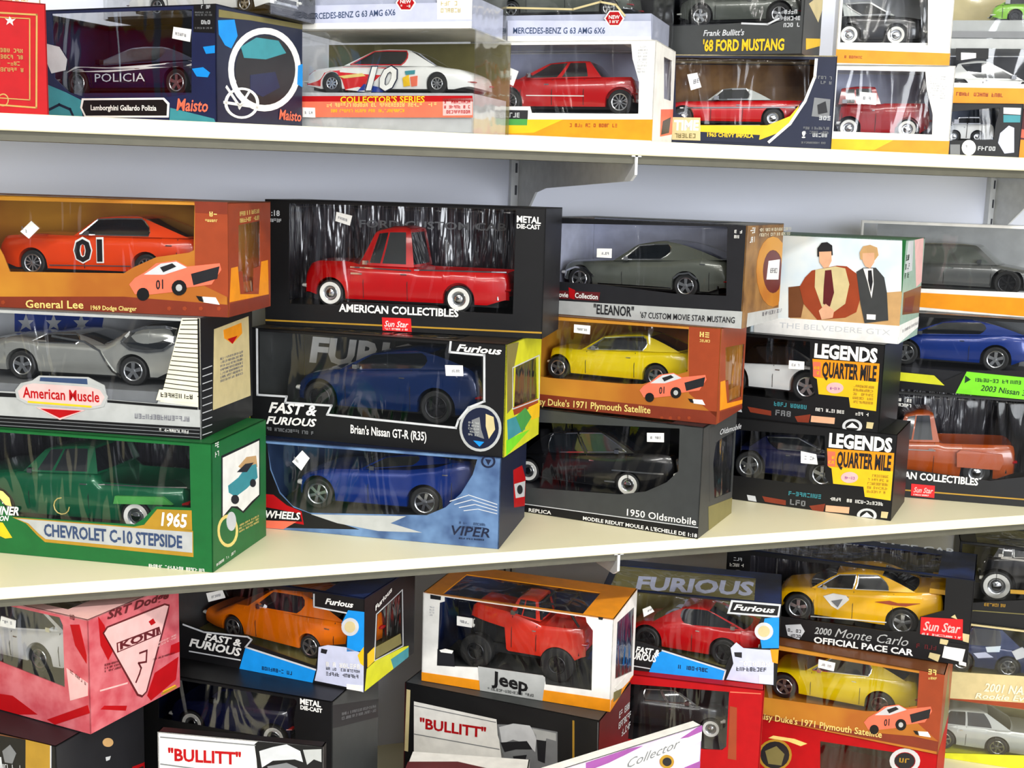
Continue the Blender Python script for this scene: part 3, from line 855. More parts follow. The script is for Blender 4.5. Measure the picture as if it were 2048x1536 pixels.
{'name':'model_car_box','label':'large black window box with a gold line,top of the second stack','fr':(0.504,1.366,0.2426),'rz':-0.53582,'w':0.353,'d':0.113,'h':0.155,'cols':{'front':'black','right':'dark','top':'dark','inside':'crinkle','tray':'black'},'holes':{'F':[[(316,1508),(3173,1520),(3166,280),(2661,280),(2329,286),(2211,334),(1033,331),(952,281),(316,270)]],'T':[[(318,23),(3177,23),(3177,734),(318,734)]]},'ops':[('X','F','lettering','AMERICAN COLLECTIBLES',(973,208),(2497,215),89,'card_white',4,0.03,0),('Q','F','printed_line',[[(3,60),(3,40),(3527,65),(3527,85)]],'card_gold',3),('P','F','badge_print',[(1529,160),(1898,165),(1911,0),(1541,0)],'card_red_bright',4),('X','F','lettering','Sun Star',(1564,52),(1870,53),69,'card_white',6,0.01,0.3),('D','F','small_print',(1565,12),(1864,14),23,'card_white',5,1),('D','F','small_print',(1551,-51),(1881,-51),23,'card_red',3,1),('X','F','lettering','1:18',(53,1351),(197,1350),65,'card_pale_grey',4,0.02,0),('D','F','small_print',(53,1274),(223,1272),42,'card_pale_grey',3,1),('X','F','lettering','METAL',(3183,1377),(3474,1367),73,'card_white',4,0.03,0),('X','F','lettering','DIE-CAST',(3185,1305),(3468,1301),50,'card_white',4,0.03,0),('X','I','lettering','FORD CUSTOM CAB',(850,1208),(2821,1229),93,'card_grey',2,0.02,0),('P','F','price_sticker',[(934,1424),(1135,1383),(1106,1263),(921,1313)],'sticker',6),('D','F','price_print',(958,1342),(1078,1309),31,'ink',7,1)],'tray':0.02504,'wrap':(0.02471,0.3177,0.0248,0.07458,0.007)},
{'name':'model_car_box','label':'dark grey window box with a black car,bottom of the third stack','fr':(0.695,1.306,0.0),'rz':-0.7854,'w':0.285,'d':0.144,'h':0.1398,'cols':{'front':'charcoal','right':'charcoal','top':'dark','inside':'black','tray':'dark'},'holes':{'F':[[(30,1173),(2546,1350),(2557,817),(2410,653),(2150,504),(1814,417),(500,329),(30,311)]],'T':[[(142,29),(2422,29),(2422,1152),(142,1152)]],'R':[[(546,1116),(817,1126),(1390,1122),(1390,990),(1390,303),(629,376),(486,858)]]},'ops':[('P','F','print',[(0,88),(526,101),(2850,138),(2850,0),(0,0)],'card_black',1),('Q','F','printed_line',[[(3,98),(3,88),(531,101),(531,111)],[(521,111),(521,101),(2847,138),(2847,148)]],'card_pale_grey',3),('X','F','lettering','1950 Oldsmobile',(1912,162),(2821,171),85,'card_white',4,0.01,0),('X','F','lettering',"MODELE REDUIT MOULE A L'ECHELLE DE 1:18",(1317,17),(2841,17),45,'card_white',4,0.02,0),('X','F','lettering','REPLICA',(544,13),(868,22),46,'card_white',4,0.02,0),('P','R','print',[(212,1349),(450,1343),(433,1144),(420,870),(577,362),(413,382)],'card_charcoal',1),('P','R','print',[(370,326),(1440,209),(1440,0),(448,0)],'card_olive',2),('X','R','lettering','Oldsmobile',(683,1190),(1664,1116),71,'card_pale_grey',4,0.01,0.3),('P','F','price_sticker',[(2130,1250),(2348,1272),(2354,1157),(2136,1138)],'sticker',6),('D','F','price_print',(2179,1181),(2321,1193),31,'ink',7,1)],'tray':0.03259,'wrap':(0.00855,0.24225,0.02796,0.1152,0.006)},
{'name':'model_car_box','label':'rust and ochre window box with a yellow car,middle of the third stack','fr':(0.718,1.318,0.1402),'rz':-0.75049,'w':0.25,'d':0.13,'h':0.119,'cols':{'front':'ochre','right':'rust','top':'brown','inside':'ochre','tray':'ochre'},'holes':{'F':[[(40,1134),(2091,1150),(2105,621),(1798,522),(1541,417),(1314,396),(256,379),(40,395)]],'T':[[(125,156),(2000,156),(2000,975),(125,975)]],'R':[[(250,929),(1250,872),(1250,393),(1250,404),(1250,173),(590,196),(489,486),(348,486)]]},'ops':[('P','F','print',[(2094,1180),(2488,1182),(2500,91),(2138,355)],'card_rust',1),('P','F','print',[(0,155),(1364,153),(2500,162),(2500,0),(0,0)],'card_rust_dark',1),('D','F','small_print',(2235,1067),(2370,1065),63,'card_gold_text',3,1),('D','F','small_print',(2239,1005),(2373,1007),32,'card_gold_text',3,1),('P','F','car_print',[(1499,334),(1551,399),(1656,468),(1744,551),(1925,594),(2034,547),(2331,603),(2349,546),(2267,406),(2044,355),(1940,308),(1666,252),(1558,249)],'card_salmon',3),('P','F','car_print',[(1634,436),(1790,552),(1933,583),(2034,538),(1826,454)],'card_pale_grey',4),('P','F','car_print',[(1784,517),(1896,564),(1936,538),(1817,476)],'card_dark',5),('P','F','car_print',[(2075,484),(2332,577),(2316,462),(2103,383)],'card_dark',4),('P','F','car_print',[(1694,262),(1689,236),(1674,213),(1651,199),(1625,197),(1601,206),(1584,225),(1576,251),(1581,277),(1596,300),(1619,313),(1645,316),(1669,307),(1687,287)],'card_black',5),('P','F','car_print',[(2041,355),(2036,324),(2018,297),(1990,281),(1959,278),(1931,289),(1910,312),(1902,342),(1907,373),(1925,400),(1952,416),(1983,419),(2012,408),(2032,385)],'card_black',5),('P','F','car_print',[(2002,351),(1997,332),(1982,318),(1964,317),(1948,327),(1941,346),(1946,365),(1960,379),(1979,380),(1995,370)],'card_silver',6),('P','F','logo_print',[(2183,287),(2311,292),(2351,230),(2201,237)],'card_white',3),('P','F','logo_print',[(2130,290),(2191,288),(2209,238),(2163,248)],'card_black',3),('X','F','car_print','01',(1756,313),(1824,327),82,'card_dark',5,0.02,0),('X','F','lettering',"Daisy Duke's 1971 Plymouth Satellite",(-15,12),(1656,54),84,'card_gold_text',4,0.015,0),('P','F','star_or_glint',[(1829,13),(1813,0),(1786,0),(1784,23),(1811,34)],'card_rust',3),('P','F','star_or_glint',[(1940,25),(1924,1),(1897,6),(1896,34),(1922,46)],'card_rust',3),('P','F','star_or_glint',[(2050,36),(2035,12),(2008,18),(2006,46),(2032,57)],'card_rust',3),('P','F','star_or_glint',[(2178,50),(2163,26),(2136,32),(2134,59),(2160,70)],'card_rust',3),('P','R','print',[(99,519),(322,508),(483,194),(1300,121),(1300,367),(1300,353),(1300,70),(143,154)],'card_orange',1),('P','R','print',[(147,135),(1300,43),(1300,0),(134,0)],'card_rust_dark',2),('P','F','price_sticker',[(587,1102),(806,1099),(803,989),(587,997)],'sticker',6),('D','F','price_print',(630,1032),(770,1027),29,'ink',7,1)],'tray':0.03291},
{'name':'model_car_box','label':'black-brown window box with a silver base band,top of the third stack','fr':(0.74,1.309,0.2595),'rz':-0.81158,'w':0.272,'d':0.16,'h':0.125,'cols':{'front':'dark','right':'wood','top':'grey','inside':'lavender','tray':'maroon'},'holes':{'F':[[(54,1167),(2474,1220),(2508,385),(1846,368),(836,420),(82,420)]],'T':[[(136,32),(2339,32),(2339,1280),(136,1280)]]},'ops':[('P','F','print',[(7,172),(2720,210),(2720,0),(14,0)],'card_silver',1),('X','F','lettering','"ELEANOR"',(762,44),(1317,45),118,'card_dark',4,0.02,0),('X','F','lettering',"'67 CUSTOM MOVIE STAR MUSTANG",(1405,37),(2636,62),72,'card_dark',4,0.01,0),('P','F','print',[(169,304),(841,320),(826,209),(173,202)],'card_maroon',1),('P','F','logo_print',[(394,356),(487,325),(482,204),(410,227)],'card_red',2),('X','F','lettering','Movie',(203,223),(395,226),63,'card_white',4,0.02,0),('X','F','lettering','Collection',(491,229),(815,228),63,'card_white',4,0.02,0),('D','F','small_print',(2532,1147),(2669,1146),38,'card_white',3,2),('D','R','small_print',(122,1144),(327,1149),69,'card_white',3,2),('G','R','seal_print',[(1600,600),(1600,454),(1600,327),(1600,232),(1561,180),(1322,174),(1080,214),(858,293),(676,403),(548,532),(486,670),(492,804),(567,922),(704,1014),(894,1072),(1119,1089),(1360,1062),(1593,991),(1600,884),(1600,748)],[(1600,614),(1600,525),(1600,447),(1556,389),(1429,356),(1283,351),(1133,374),(994,422),(879,490),(798,571),(757,658),(761,742),(809,816),(896,874),(1016,909),(1157,918),(1306,900),(1450,855),(1573,788),(1600,705)],'card_ochre',2),('P','R','seal_print',[(1600,614),(1600,526),(1600,450),(1551,392),(1426,360),(1282,355),(1135,377),(998,425),(885,492),(805,572),(766,657),(769,740),(816,814),(902,870),(1019,905),(1158,914),(1304,896),(1445,852),(1566,786),(1600,704)],'card_maroon',1),('D','R','small_print',(504,1163),(1956,1157),39,'card_cream',3,2),('P','R','print',[(228,173),(1600,145),(1600,0),(211,0)],'card_silver',1),('D','R','small_print',(855,89),(1789,74),48,'ink',3,1),('P','R','price_sticker',[(992,783),(1474,784),(1466,522),(947,549)],'sticker',6),('D','R','price_print',(1051,626),(1388,608),66,'ink',7,1),('P','F','price_sticker',[(776,876),(978,883),(979,765),(777,764)],'sticker',6),('D','F','price_print',(818,804),(949,804),32,'ink',7,1)],'tray':0.02884,'wrap':(0.01088,0.23392,0.04375,0.128,0.006)},
{'name':'model_car_box','label':'black box with yellow panel and a dark car,lower of two alike','fr':(0.988,1.324,0.0),'rz':-0.77842,'w':0.228,'d':0.118,'h':0.116,'cols':{'front':'black','right':'black','top':'black','inside':'navy','tray':'black'},'holes':{'F':[[(69,981),(1346,1040),(1385,483),(1462,378),(1035,340),(106,336)]]},'ops':[('P','F','print',[(1419,735),(2260,784),(2259,274),(1926,279),(1898,414),(1501,402),(1465,608),(1427,622)],'card_yellow',1),('P','F','print',[(1387,874),(2257,914),(2261,672),(1518,630),(1417,630)],'card_orange',2),('P','F','print',[(1397,837),(1500,840),(1510,640),(1411,639)],'card_salmon',3),('D','F','small_print',(1419,735),(1500,742),42,'card_yellow',4,2),('X','F','lettering','LEGENDS',(1407,905),(2224,928),173,'card_white',4,0.045,0),('X','F','lettering','QUARTER MILE',(1528,650),(2229,677),192,'card_dark',4,0.035,0),('P','F','emblem_print',[(1821,530),(1817,506),(1803,483),(1779,463),(1749,449),(1715,440),(1680,439),(1648,446),(1622,459),(1604,478),(1597,501),(1601,525),(1615,548),(1639,568),(1670,583),(1704,591),(1739,592),(1771,585),(1796,572),(1814,553)],'card_pink_pale',3),('D','F','small_print',(1647,488),(1783,497),34,'card_purple',4,1),('D','F','small_print',(1950,560),(2217,573),34,'card_gold',3,5),('D','F','small_print',(914,164),(1365,173),58,'card_teal',3,1),('D','F','small_print',(1477,169),(2175,191),46,'card_white',3,1),('P','F','print',[(1426,94),(1738,110),(1735,23),(1423,7)],'card_skin',2),('P','F','print',[(1205,53),(1416,112),(1396,0),(1247,0)],'card_rust_dark',2),('D','F','small_print',(941,36),(1168,38),77,'card_grey',3,1),('P','F','print',[(552,99),(881,86),(885,18),(596,26)],'card_rust_dark',2),('P','F','print',[(338,89),(456,86),(480,10),(362,14)],'card_pale_grey',2),('P','F','gauge_print',[(2122,51),(2118,14),(2099,0),(2067,0),(2026,0),(1980,0),(1932,0),(1888,0),(1853,0),(1829,0),(1819,7),(1824,44),(1843,80),(1875,110),(1916,133),(1963,146),(2010,146),(2053,136),(2089,115),(2112,86)],'card_black',3),('G','F','gauge_print',[(2099,47),(2095,16),(2079,0),(2052,0),(2018,0),(1978,0),(1938,0),(1901,0),(1871,0),(1850,0),(1842,10),(1846,41),(1863,71),(1890,97),(1925,116),(1964,127),(2004,127),(2041,119),(2071,101),(2091,77)],[(2061,42),(2058,20),(2047,0),(2028,0),(2004,0),(1976,0),(1948,0),(1922,0),(1901,0),(1887,0),(1881,16),(1884,38),(1895,58),(1914,77),(1938,90),(1966,97),(1994,98),(2020,92),(2041,80),(2055,62)],'card_pale_grey',4),('P','F','gauge_print',[(1892,0),(1968,76),(2054,12)],'card_white',4),('P','F','print',[(2154,112),(2243,115),(2231,29),(2151,26)],'card_khaki',2),('P','F','price_sticker',[(1043,795),(1250,776),(1278,638),(1053,632)],'sticker',6),('D','F','price_print',(1098,690),(1244,694),45,'ink',7,1)],'group':'black drag racing boxes with yellow panels','tray':0.0261},
{'name':'model_car_box','label':'black box with yellow panel and a white car,upper of two alike','fr':(0.97,1.34,0.1162),'rz':-0.82903,'w':0.238,'d':0.115,'h':0.1165,'cols':{'front':'black','right':'black','top':'black','inside':'navy','tray':'black'},'holes':{'F':[[(304,1119),(1395,1125),(1431,594),(1519,414),(1291,294),(352,309)]]},'ops':[('P','F','print',[(1476,758),(2329,786),(2327,284),(1990,296),(1962,430),(1559,428),(1522,631),(1484,646)],'card_yellow',1),('P','F','print',[(1444,896),(2326,914),(2330,676),(1577,652),(1474,654)],'card_orange',2),('P','F','print',[(1454,859),(1559,860),(1569,662),(1468,663)],'card_salmon',3),('D','F','small_print',(1476,758),(1558,762),41,'card_yellow',4,2),('X','F','lettering','LEGENDS',(1465,926),(2293,929),171,'card_white',4,0.045,0),('X','F','lettering','QUARTER MILE',(1587,671),(2298,682),190,'card_dark',4,0.035,0),('P','F','emblem_print',[(1884,546),(1880,523),(1866,501),(1842,482),(1811,468),(1776,460),(1741,460),(1708,467),(1682,481),(1664,500),(1657,523),(1661,546),(1676,569),(1700,588),(1731,602),(1766,609),(1801,609),(1833,602),(1859,588),(1877,569)],'card_pink_pale',3),('D','F','small_print',(1708,509),(1846,514),34,'card_purple',4,1),('D','F','small_print',(2015,573),(2286,579),33,'card_gold',3,5),('D','F','small_print',(960,206),(1420,204),57,'card_teal',3,1),('D','F','small_print',(1533,198),(2242,204),45,'card_white',3,1),('P','F','print',[(1482,126),(1799,134),(1796,49),(1478,40)],'card_skin',2),('P','F','print',[(1257,90),(1471,144),(1451,27),(1300,18)],'card_rust_dark',2),('D','F','small_print',(988,78),(1219,76),77,'card_grey',3,1),('P','F','print',[(591,150),(926,129),(930,62),(635,77)],'card_rust_dark',2),('P','F','print',[(372,144),(492,138),(517,63),(396,69)],'card_pale_grey',2),('P','F','gauge_print',[(2188,68),(2184,31),(2164,0),(2132,0),(2090,0),(2043,0),(1995,0),(1951,0),(1915,0),(1890,0),(1880,31),(1885,67),(1905,102),(1938,132),(1979,153),(2027,164),(2075,164),(2118,153),(2154,131),(2178,102)],'card_black',3),('G','F','gauge_print',[(2165,65),(2161,34),(2144,5),(2117,0),(2082,0),(2042,0),(2001,0),(1964,0),(1933,0),(1913,4),(1904,33),(1908,64),(1925,93),(1952,118),(1988,136),(2028,146),(2069,146),(2106,136),(2136,118),(2156,94)],[(2126,60),(2123,39),(2112,18),(2093,1),(2068,0),(2040,0),(2011,0),(1985,0),(1964,0),(1949,18),(1943,38),(1946,60),(1958,80),(1977,98),(2002,110),(2030,117),(2059,117),(2085,110),(2106,98),(2120,80)],'card_pale_grey',4),('P','F','gauge_print',[(1955,21),(2032,96),(2118,31)],'card_white',4),('P','F','print',[(2220,127),(2310,128),(2298,44),(2217,43)],'card_khaki',2),('P','F','price_sticker',[(1130,848),(1339,848),(1340,739),(1132,734)],'sticker',6),('D','F','price_print',(1174,775),(1309,778),32,'ink',7,1)],'group':'black drag racing boxes with yellow panels','tray':0.02774},
{'name':'printed_box','label':'closed white and green box printed with two men in jackets','fr':(0.993,1.345,0.2329),'rz':-0.8203,'w':0.2,'d':0.135,'h':0.1355,'cols':{'front':'sky','right':'sage','top':'green','inside':None},'holes':{},'ops':[('P','F','print',[(47,190),(597,232),(2000,238),(1995,0),(60,0)],'card_white',3),('X','F','lettering','THE BELVEDERE GTX',(414,91),(1896,106),72,'card_pale_grey',4,0.0,0),('P','F','print',[(1952,1355),(2000,1355),(2000,927),(2000,675),(1994,673)],'card_green',1),('P','F','print',[(503,651),(654,660),(831,559),(1162,618),(1774,659),(2000,692),(2000,238),(550,219)],'card_tan',1),('P','F','print',[(503,651),(672,680),(726,440),(701,250),(530,237)],'card_brown',2),('P','F','figure_print',[(808,894),(1136,977),(1265,975),(1418,874),(1489,640),(1435,379),(1295,294),(928,238),(726,440),(654,660),(721,795)],'card_rust',4),('P','F','figure_print',[(854,905),(1119,966),(1249,946),(1318,739),(1282,479),(1091,316),(972,420),(861,673)],'card_khaki',5),('P','F','figure_print',[(985,904),(1067,918),(1125,616),(1083,427),(988,458),(982,681)],'card_maroon',6),('P','F','figure_print',[(862,1193),(913,1269),(986,1281),(1054,1239),(1072,1111),(870,1082)],'card_dark',6),('P','F','figure_print',[(888,1148),(1050,1162),(1062,1037),(1028,952),(964,936),(903,1010)],'card_skin',7),('P','F','figure_print',[(938,361),(1025,461),(1142,376),(1130,282),(984,243)],'card_skin',7),('P','F','figure_print',[(1397,909),(1483,968),(1644,978),(1760,857),(1810,661),(1855,300),(1554,240),(1482,492)],'card_charcoal',5),('P','F','figure_print',[(1484,959),(1609,966),(1633,759),(1620,575),(1550,790)],'card_white',6),('P','F','figure_print',[(1548,936),(1593,942),(1621,795),(1606,648),(1558,809)],'card_dark',7),('P','F','figure_print',[(1423,1166),(1462,1249),(1550,1271),(1642,1240),(1667,1142),(1619,1067),(1439,1075)],'card_tan',6),('P','F','figure_print',[(1460,1158),(1611,1171),(1620,1049),(1573,964),(1509,988),(1467,1059)],'card_skin',7),('P','F','figure_print',[(1573,361),(1689,364),(1691,296),(1578,293)],'card_white',7),('P','R','print',[(163,1333),(496,1334),(568,936),(99,921)],'card_pale_grey',1),('D','R','small_print',(79,1084),(360,1088),73,'card_green_dark',3,3),('P','R','print',[(110,667),(1350,686),(1350,312),(136,373)],'card_brown',1),('P','R','print',[(236,586),(918,580),(812,359),(216,404)],'card_maroon',2),('P','R','print',[(0,246),(1350,257),(1350,108),(0,0)],'card_white',2),('D','R','small_print',(187,130),(1410,158),38,'card_grey',3,1),('P','R','print',[(591,1341),(1233,1355),(1350,743),(971,691)],'card_pink_pale',1)]},
{'name':'model_car_box','label':'black window box with a copper pickup at the right edge,bottom of its stack','fr':(1.258,1.325,0.0),'rz':-0.55851,'w':0.314,'d':0.155,'h':0.152,'cols':{'front':'black','right':'dark','top':'dark','inside':'crinkle','tray':'black'},'holes':{'F':[[(40,1480),(2792,1480),(2884,464),(2258,332),(1190,404),(40,387)]],'T':[[(251,31),(2889,31),(2889,1008),(251,1008)]]},'ops':[('X','F','lettering','AMERICAN COLLECTIBLES',(685,285),(2108,255),97,'card_white',4,0.03,0),('Q','F','printed_line',[[(3,110),(3,91),(3124,97),(3124,116)]],'card_gold',3),('P','F','badge_print',[(1215,204),(1535,200),(1540,24),(1222,31)],'card_red_bright',4),('X','F','lettering','Sun Star',(1252,85),(1516,87),73,'card_pink_pale',6,0.02,0.3),('D','F','small_print',(1256,40),(1519,43),20,'card_white',5,1),('D','F','small_print',(785,1388),(1134,1373),44,'card_white',3,2)],'tray':0.01724,'wrap':(0.01884,0.28888,0.02432,0.1023,0.007)},
{'name':'model_car_box','label':'clear window box with lime green banner and blue coupe at the right edge','fr':(1.232,1.33,0.1522),'rz':-0.73304,'w':0.255,'d':0.12,'h':0.11,'cols':{'front':'black','right':'clear_plastic','top':'clear_plastic','inside':'grey','tray':'dark','bottom':'black','back':'grey'},'holes':{'F':[[(40,1045),(2510,1060),(2510,429),(1487,338),(1188,164),(1052,242),(40,257)]]},'ops':[('P','F','banner_print',[(1479,324),(2491,300),(2522,0),(1358,5)],'card_lime',2),('P','F','banner_print',[(465,241),(1052,232),(1202,102),(455,119)],'card_acid',2),('X','F','lettering','2003 Nissan 350Z',(1682,75),(2444,45),78,'card_green_dark',4,0.01,0.2),('D','F','small_print',(1499,192),(2324,208),51,'card_green_dark',3,1),('P','F','print',[(1465,268),(1543,216),(1465,159)],'card_green_dark',3)],'film':'clear_plastic','tray':0.03177},
{'name':'model_car_box','label':'clear window box with orange base band and grey wagon at the right edge','fr':(1.255,1.352,0.2624),'rz':-0.80285,'w':0.275,'d':0.12,'h':0.126,'cols':{'front':'white','right':'clear_plastic','top':'clear_plastic','inside':None,'tray':'white','bottom':'white','back':'pale_grey'},'holes':{'F':[[(40,1220),(2651,1220),(2710,354),(924,315),(40,314)]]},'ops':[('P','F','print',[(0,219),(928,256),(2750,270),(2750,5),(945,46),(0,34)],'card_orange',2)],'film':'clear_plastic','tray':0.02629},
{'name':'printed_box','label':'red box with thin gold outlines at the left end of the top shelf','fr':(-0.04,1.327,0.478),'rz':0.12217,'w':0.24,'d':0.12,'h':0.107,'cols':{'front':'red','right':'red','top':'red','inside':None},'holes':{},'ops':[('Q','F','printed_line',[[(1426,941),(1426,925),(2323,949),(2323,966)],[(2323,965),(2307,966),(2276,58),(2292,58)],[(2292,58),(2292,74),(1392,100),(1391,84)],[(1391,84),(1407,83),(1443,941),(1426,941)]],'card_gold',3),('Q','F','printed_line',[[(1427,895),(1427,884),(2255,910),(2255,920)],[(2255,920),(2244,920),(2220,133),(2231,132)],[(2231,133),(2231,143),(1397,156),(1397,145)],[(1396,145),(1407,145),(1438,895),(1427,895)]],'card_gold',3),('D','F','small_print',(1555,568),(2182,584),38,'card_gold',3,4),('G','F','emblem_print',[(2034,127),(2030,108),(2023,90),(2011,75),(1996,66),(1980,62),(1965,64),(1951,72),(1940,85),(1933,102),(1932,122),(1935,141),(1943,159),(1954,174),(1969,183),(1985,187),(2000,185),(2014,177),(2025,164),(2032,147)],[(2023,127),(2021,111),(2015,97),(2005,85),(1994,77),(1981,74),(1968,76),(1957,82),(1948,93),(1943,107),(1942,122),(1944,138),(1951,152),(1960,164),(1972,171),(1984,175),(1997,173),(2008,166),(2017,156),(2022,142)],'card_gold',2),('P','F','star_or_glint',[(2066,922),(2086,894),(2122,904),(2092,872),(2098,836),(2067,863),(2035,838),(2047,876),(2023,899),(2058,896)],'card_pink_pale',4)]},  # the pale star paints a glare spot onto the red front
{'name':'printed_box','label':'cream box on the red box,cut off by the top of the picture','fr':(-0.045,1.335,0.585),'rz':0.08727,'w':0.22,'d':0.09,'h':0.09,'cols':{'front':'cream','right':'gold','top':'cream','inside':None},'holes':{},'ops':[('D','F','small_print',(1553,-14),(2087,20),20,'card_gold',3,1)]},
{'name':'model_car_box','label':'dark blue window box with a white ring on its side,on the top shelf','fr':(0.123,1.327,0.478),'rz':-0.73304,'w':0.278,'d':0.16,'h':0.119,'cols':{'front':'blue_deep','right':'navy','top':'black','inside':'violet_ink','tray':'blue_deep'},'holes':{'F':[[(607,1150),(2479,1142),(2461,293),(2107,258),(1033,260),(816,314),(623,465)]],'T':[[(278,160),(2224,160),(2224,1280),(278,1280)]]},'ops':[('P','F','print',[(509,399),(772,314),(988,230),(1003,13),(471,10)],'card_teal',1),('P','F','print',[(526,833),(702,797),(807,663),(781,547),(580,516),(518,634)],'card_pale_grey',1),('Q','F','printed_line',[[(524,138),(534,111),(697,172),(687,198)],[(670,198),(661,171),(841,112),(850,139)],[(837,149),(812,136),(867,35),(892,49)]],'card_navy',2),('P','F','plate_print',[(1000,247),(2107,253),(2177,197),(2164,49),(1037,44),(975,147)],'card_white',2),('P','F','plate_print',[(1028,227),(2096,232),(2150,184),(2140,68),(1052,64),(1003,147)],'card_black',3),('X','F','lettering','Lamborghini Gallardo Polizia',(1126,122),(2012,119),53,'card_white',5,0.02,0),('X','F','lettering','Maisto',(2271,123),(2676,108),119,'card_salmon',4,0.02,0.2),('P','F','print',[(2505,1190),(2780,1190),(2764,899),(2496,915)],'card_black',1),('D','F','small_print',(2601,1146),(2722,1143),34,'card_pale_grey',3,1),('D','F','small_print',(2599,991),(2720,988),40,'card_pale_grey',3,1),('D','F','small_print',(2522,1102),(2737,1096),16,'card_grey',3,2),('D','F','small_print',(2520,946),(2736,941),16,'card_grey',3,1),('P','F','print',[(2474,546),(2613,560),(2701,504),(2671,458),(2533,467)],'card_blue_bright',2),('P','F','print',[(2616,764),(2763,777),(2762,700),(2654,693)],'card_blue_bright',2),('P','F','print',[(2186,149),(2745,39),(2764,0),(2174,20)],'card_teal',1),('G','R','ring_print',[(1567,687),(1556,605),(1522,523),(1468,445),(1394,373),(1304,309),(1200,255),(1088,214),(970,185),(849,170),(731,169),(618,181),(514,207),(422,244),(343,291),(280,348),(234,412),(207,481),(199,554),(209,629),(238,704),(285,776),(349,844),(428,906),(521,961),(625,1005),(737,1039),(854,1060),(973,1069),(1090,1063),(1201,1044),(1304,1011),(1393,965),(1467,908),(1522,841),(1556,766)],[(1455,676),(1446,607),(1418,538),(1372,472),(1310,411),(1234,356),(1147,311),(1052,275),(952,251),(850,238),(749,236),(653,246),(564,267),(485,298),(417,339),(363,387),(324,442),(300,501),(293,563),(302,628),(327,691),(367,753),(422,811),(490,864),(570,910),(658,948),(754,976),(854,994),(955,1001),(1054,996),(1148,979),(1234,951),(1310,912),(1372,863),(1417,806),(1446,743)],'card_white',2),('P','R','ring_print',[(1477,661),(1464,578),(1423,497),(1359,421),(1273,353),(1170,298),(1055,257),(934,232),(813,223),(696,231),(589,255),(495,294),(419,345),(363,406),(329,476),(318,550),(330,626),(366,702),(423,774),(500,839),(594,894),(701,938),(817,968),(937,983),(1057,981),(1171,962),(1273,927),(1358,877),(1423,814),(1463,740)],'card_dark',1),('P','R','picture_print',[(420,809),(702,939),(1116,954),(1269,837),(876,728),(474,702)],'card_teal',2),('P','R','picture_print',[(585,535),(1054,612),(1145,451),(815,323),(584,371)],'card_blue_deep',2),('P','R','print',[(330,444),(323,428),(304,417),(280,415),(261,422),(254,437),(261,452),(280,464),(304,466),(323,458)],'card_white',3),('G','R','ring_print',[(741,251),(733,214),(709,177),(671,143),(621,113),(561,90),(495,73),(426,65),(358,65),(294,73),(237,89),(190,111),(155,139),(134,171),(127,206),(135,242),(157,278),(193,311),(240,340),(297,364),(361,381),(429,391),(498,392),(563,386),(623,371),(672,349),(710,321),(733,287)],[(693,248),(686,216),(666,184),(634,156),(591,131),(541,111),(485,97),(426,90),(368,89),(314,96),(266,109),(225,128),(196,152),(177,180),(171,210),(178,240),(197,270),(228,299),(268,323),(317,344),(371,358),(429,366),(487,368),(543,362),(593,349),(635,331),(667,307),(687,278)],'card_white',4),('Q','R','printed_line',[[(113,229),(112,200),(770,188),(770,216)]],'card_white',4),('Q','R','printed_line',[[(576,352),(555,372),(365,176),(386,156)]],'card_white',4),('Q','R','printed_line',[[(167,392),(147,367),(388,170),(408,195)]],'card_white',4),('X','R','lettering','Maisto',(1120,104),(1572,104),106,'card_salmon',4,0.02,0.2),('P','R','print',[(33,1030),(313,1074),(366,914),(255,774),(148,794),(44,891)],'card_blue_bright',1),('P','R','print',[(1506,724),(1600,753),(1600,491),(1490,514)],'card_blue_bright',3),('P','R','print',[(48,1140),(1600,1190),(1600,1134),(590,1103),(46,1062)],'card_olive',1),('P','F','price_sticker',[(2252,972),(2472,942),(2451,817),(2232,856)],'sticker',6),('D','F','price_print',(2275,889),(2418,864),32,'ink',7,1)],'tray':0.03057},
{'name':'model_car_box','label':'clear box with a white car above the dark blue box,mostly out of picture','fr':(0.185,1.375,0.5972),'rz':-0.76794,'w':0.235,'d':0.085,'h':0.09,'cols':{'front':'clear_plastic','right':'clear_plastic','top':'clear_plastic','inside':None,'tray':'black','bottom':'black','back':'black'},'holes':{},'ops':[],'film':'clear_plastic','tray':0.004},
{'name':'model_car_box','label':'clear box with a red base band and a race car,on the top shelf','fr':(0.401,1.327,0.478),'rz':-0.64577,'w':0.242,'d':0.125,'h':0.113,'cols':{'front':'clear_plastic','right':'clear_plastic','top':'clear_plastic','left':'clear_plastic','inside':None,'tray':'pale_grey','bottom':'pale_grey','back':'olive'},'holes':{},'ops':[('P','F','banner_print',[(288,398),(2395,413),(2408,176),(289,160)],'card_salmon',2),('P','F','banner_print',[(288,398),(2395,413),(2404,350),(289,337)],'card_red',3),('X','F','lettering',"COLLECTOR'S SERIES",(788,327),(1831,338),66,'card_yellow',4,0.02,0),('D','F','small_print',(615,277),(1980,292),44,'card_gold_text',3,1),('D','F','small_print',(670,218),(1591,228),35,'card_yellow',3,1),('P','F','print',[(2048,379),(2396,385),(2400,202),(2052,194)],'card_pink_pale',3),('D','F','small_print',(2066,326),(2381,330),34,'card_red',4,3),('P','F','price_sticker',[(309,270),(465,267),(470,157),(309,160)],'sticker',6),('D','F','price_print',(341,198),(446,196),31,'ink',7,1)],'film':'clear_plastic','tray':0.04414},
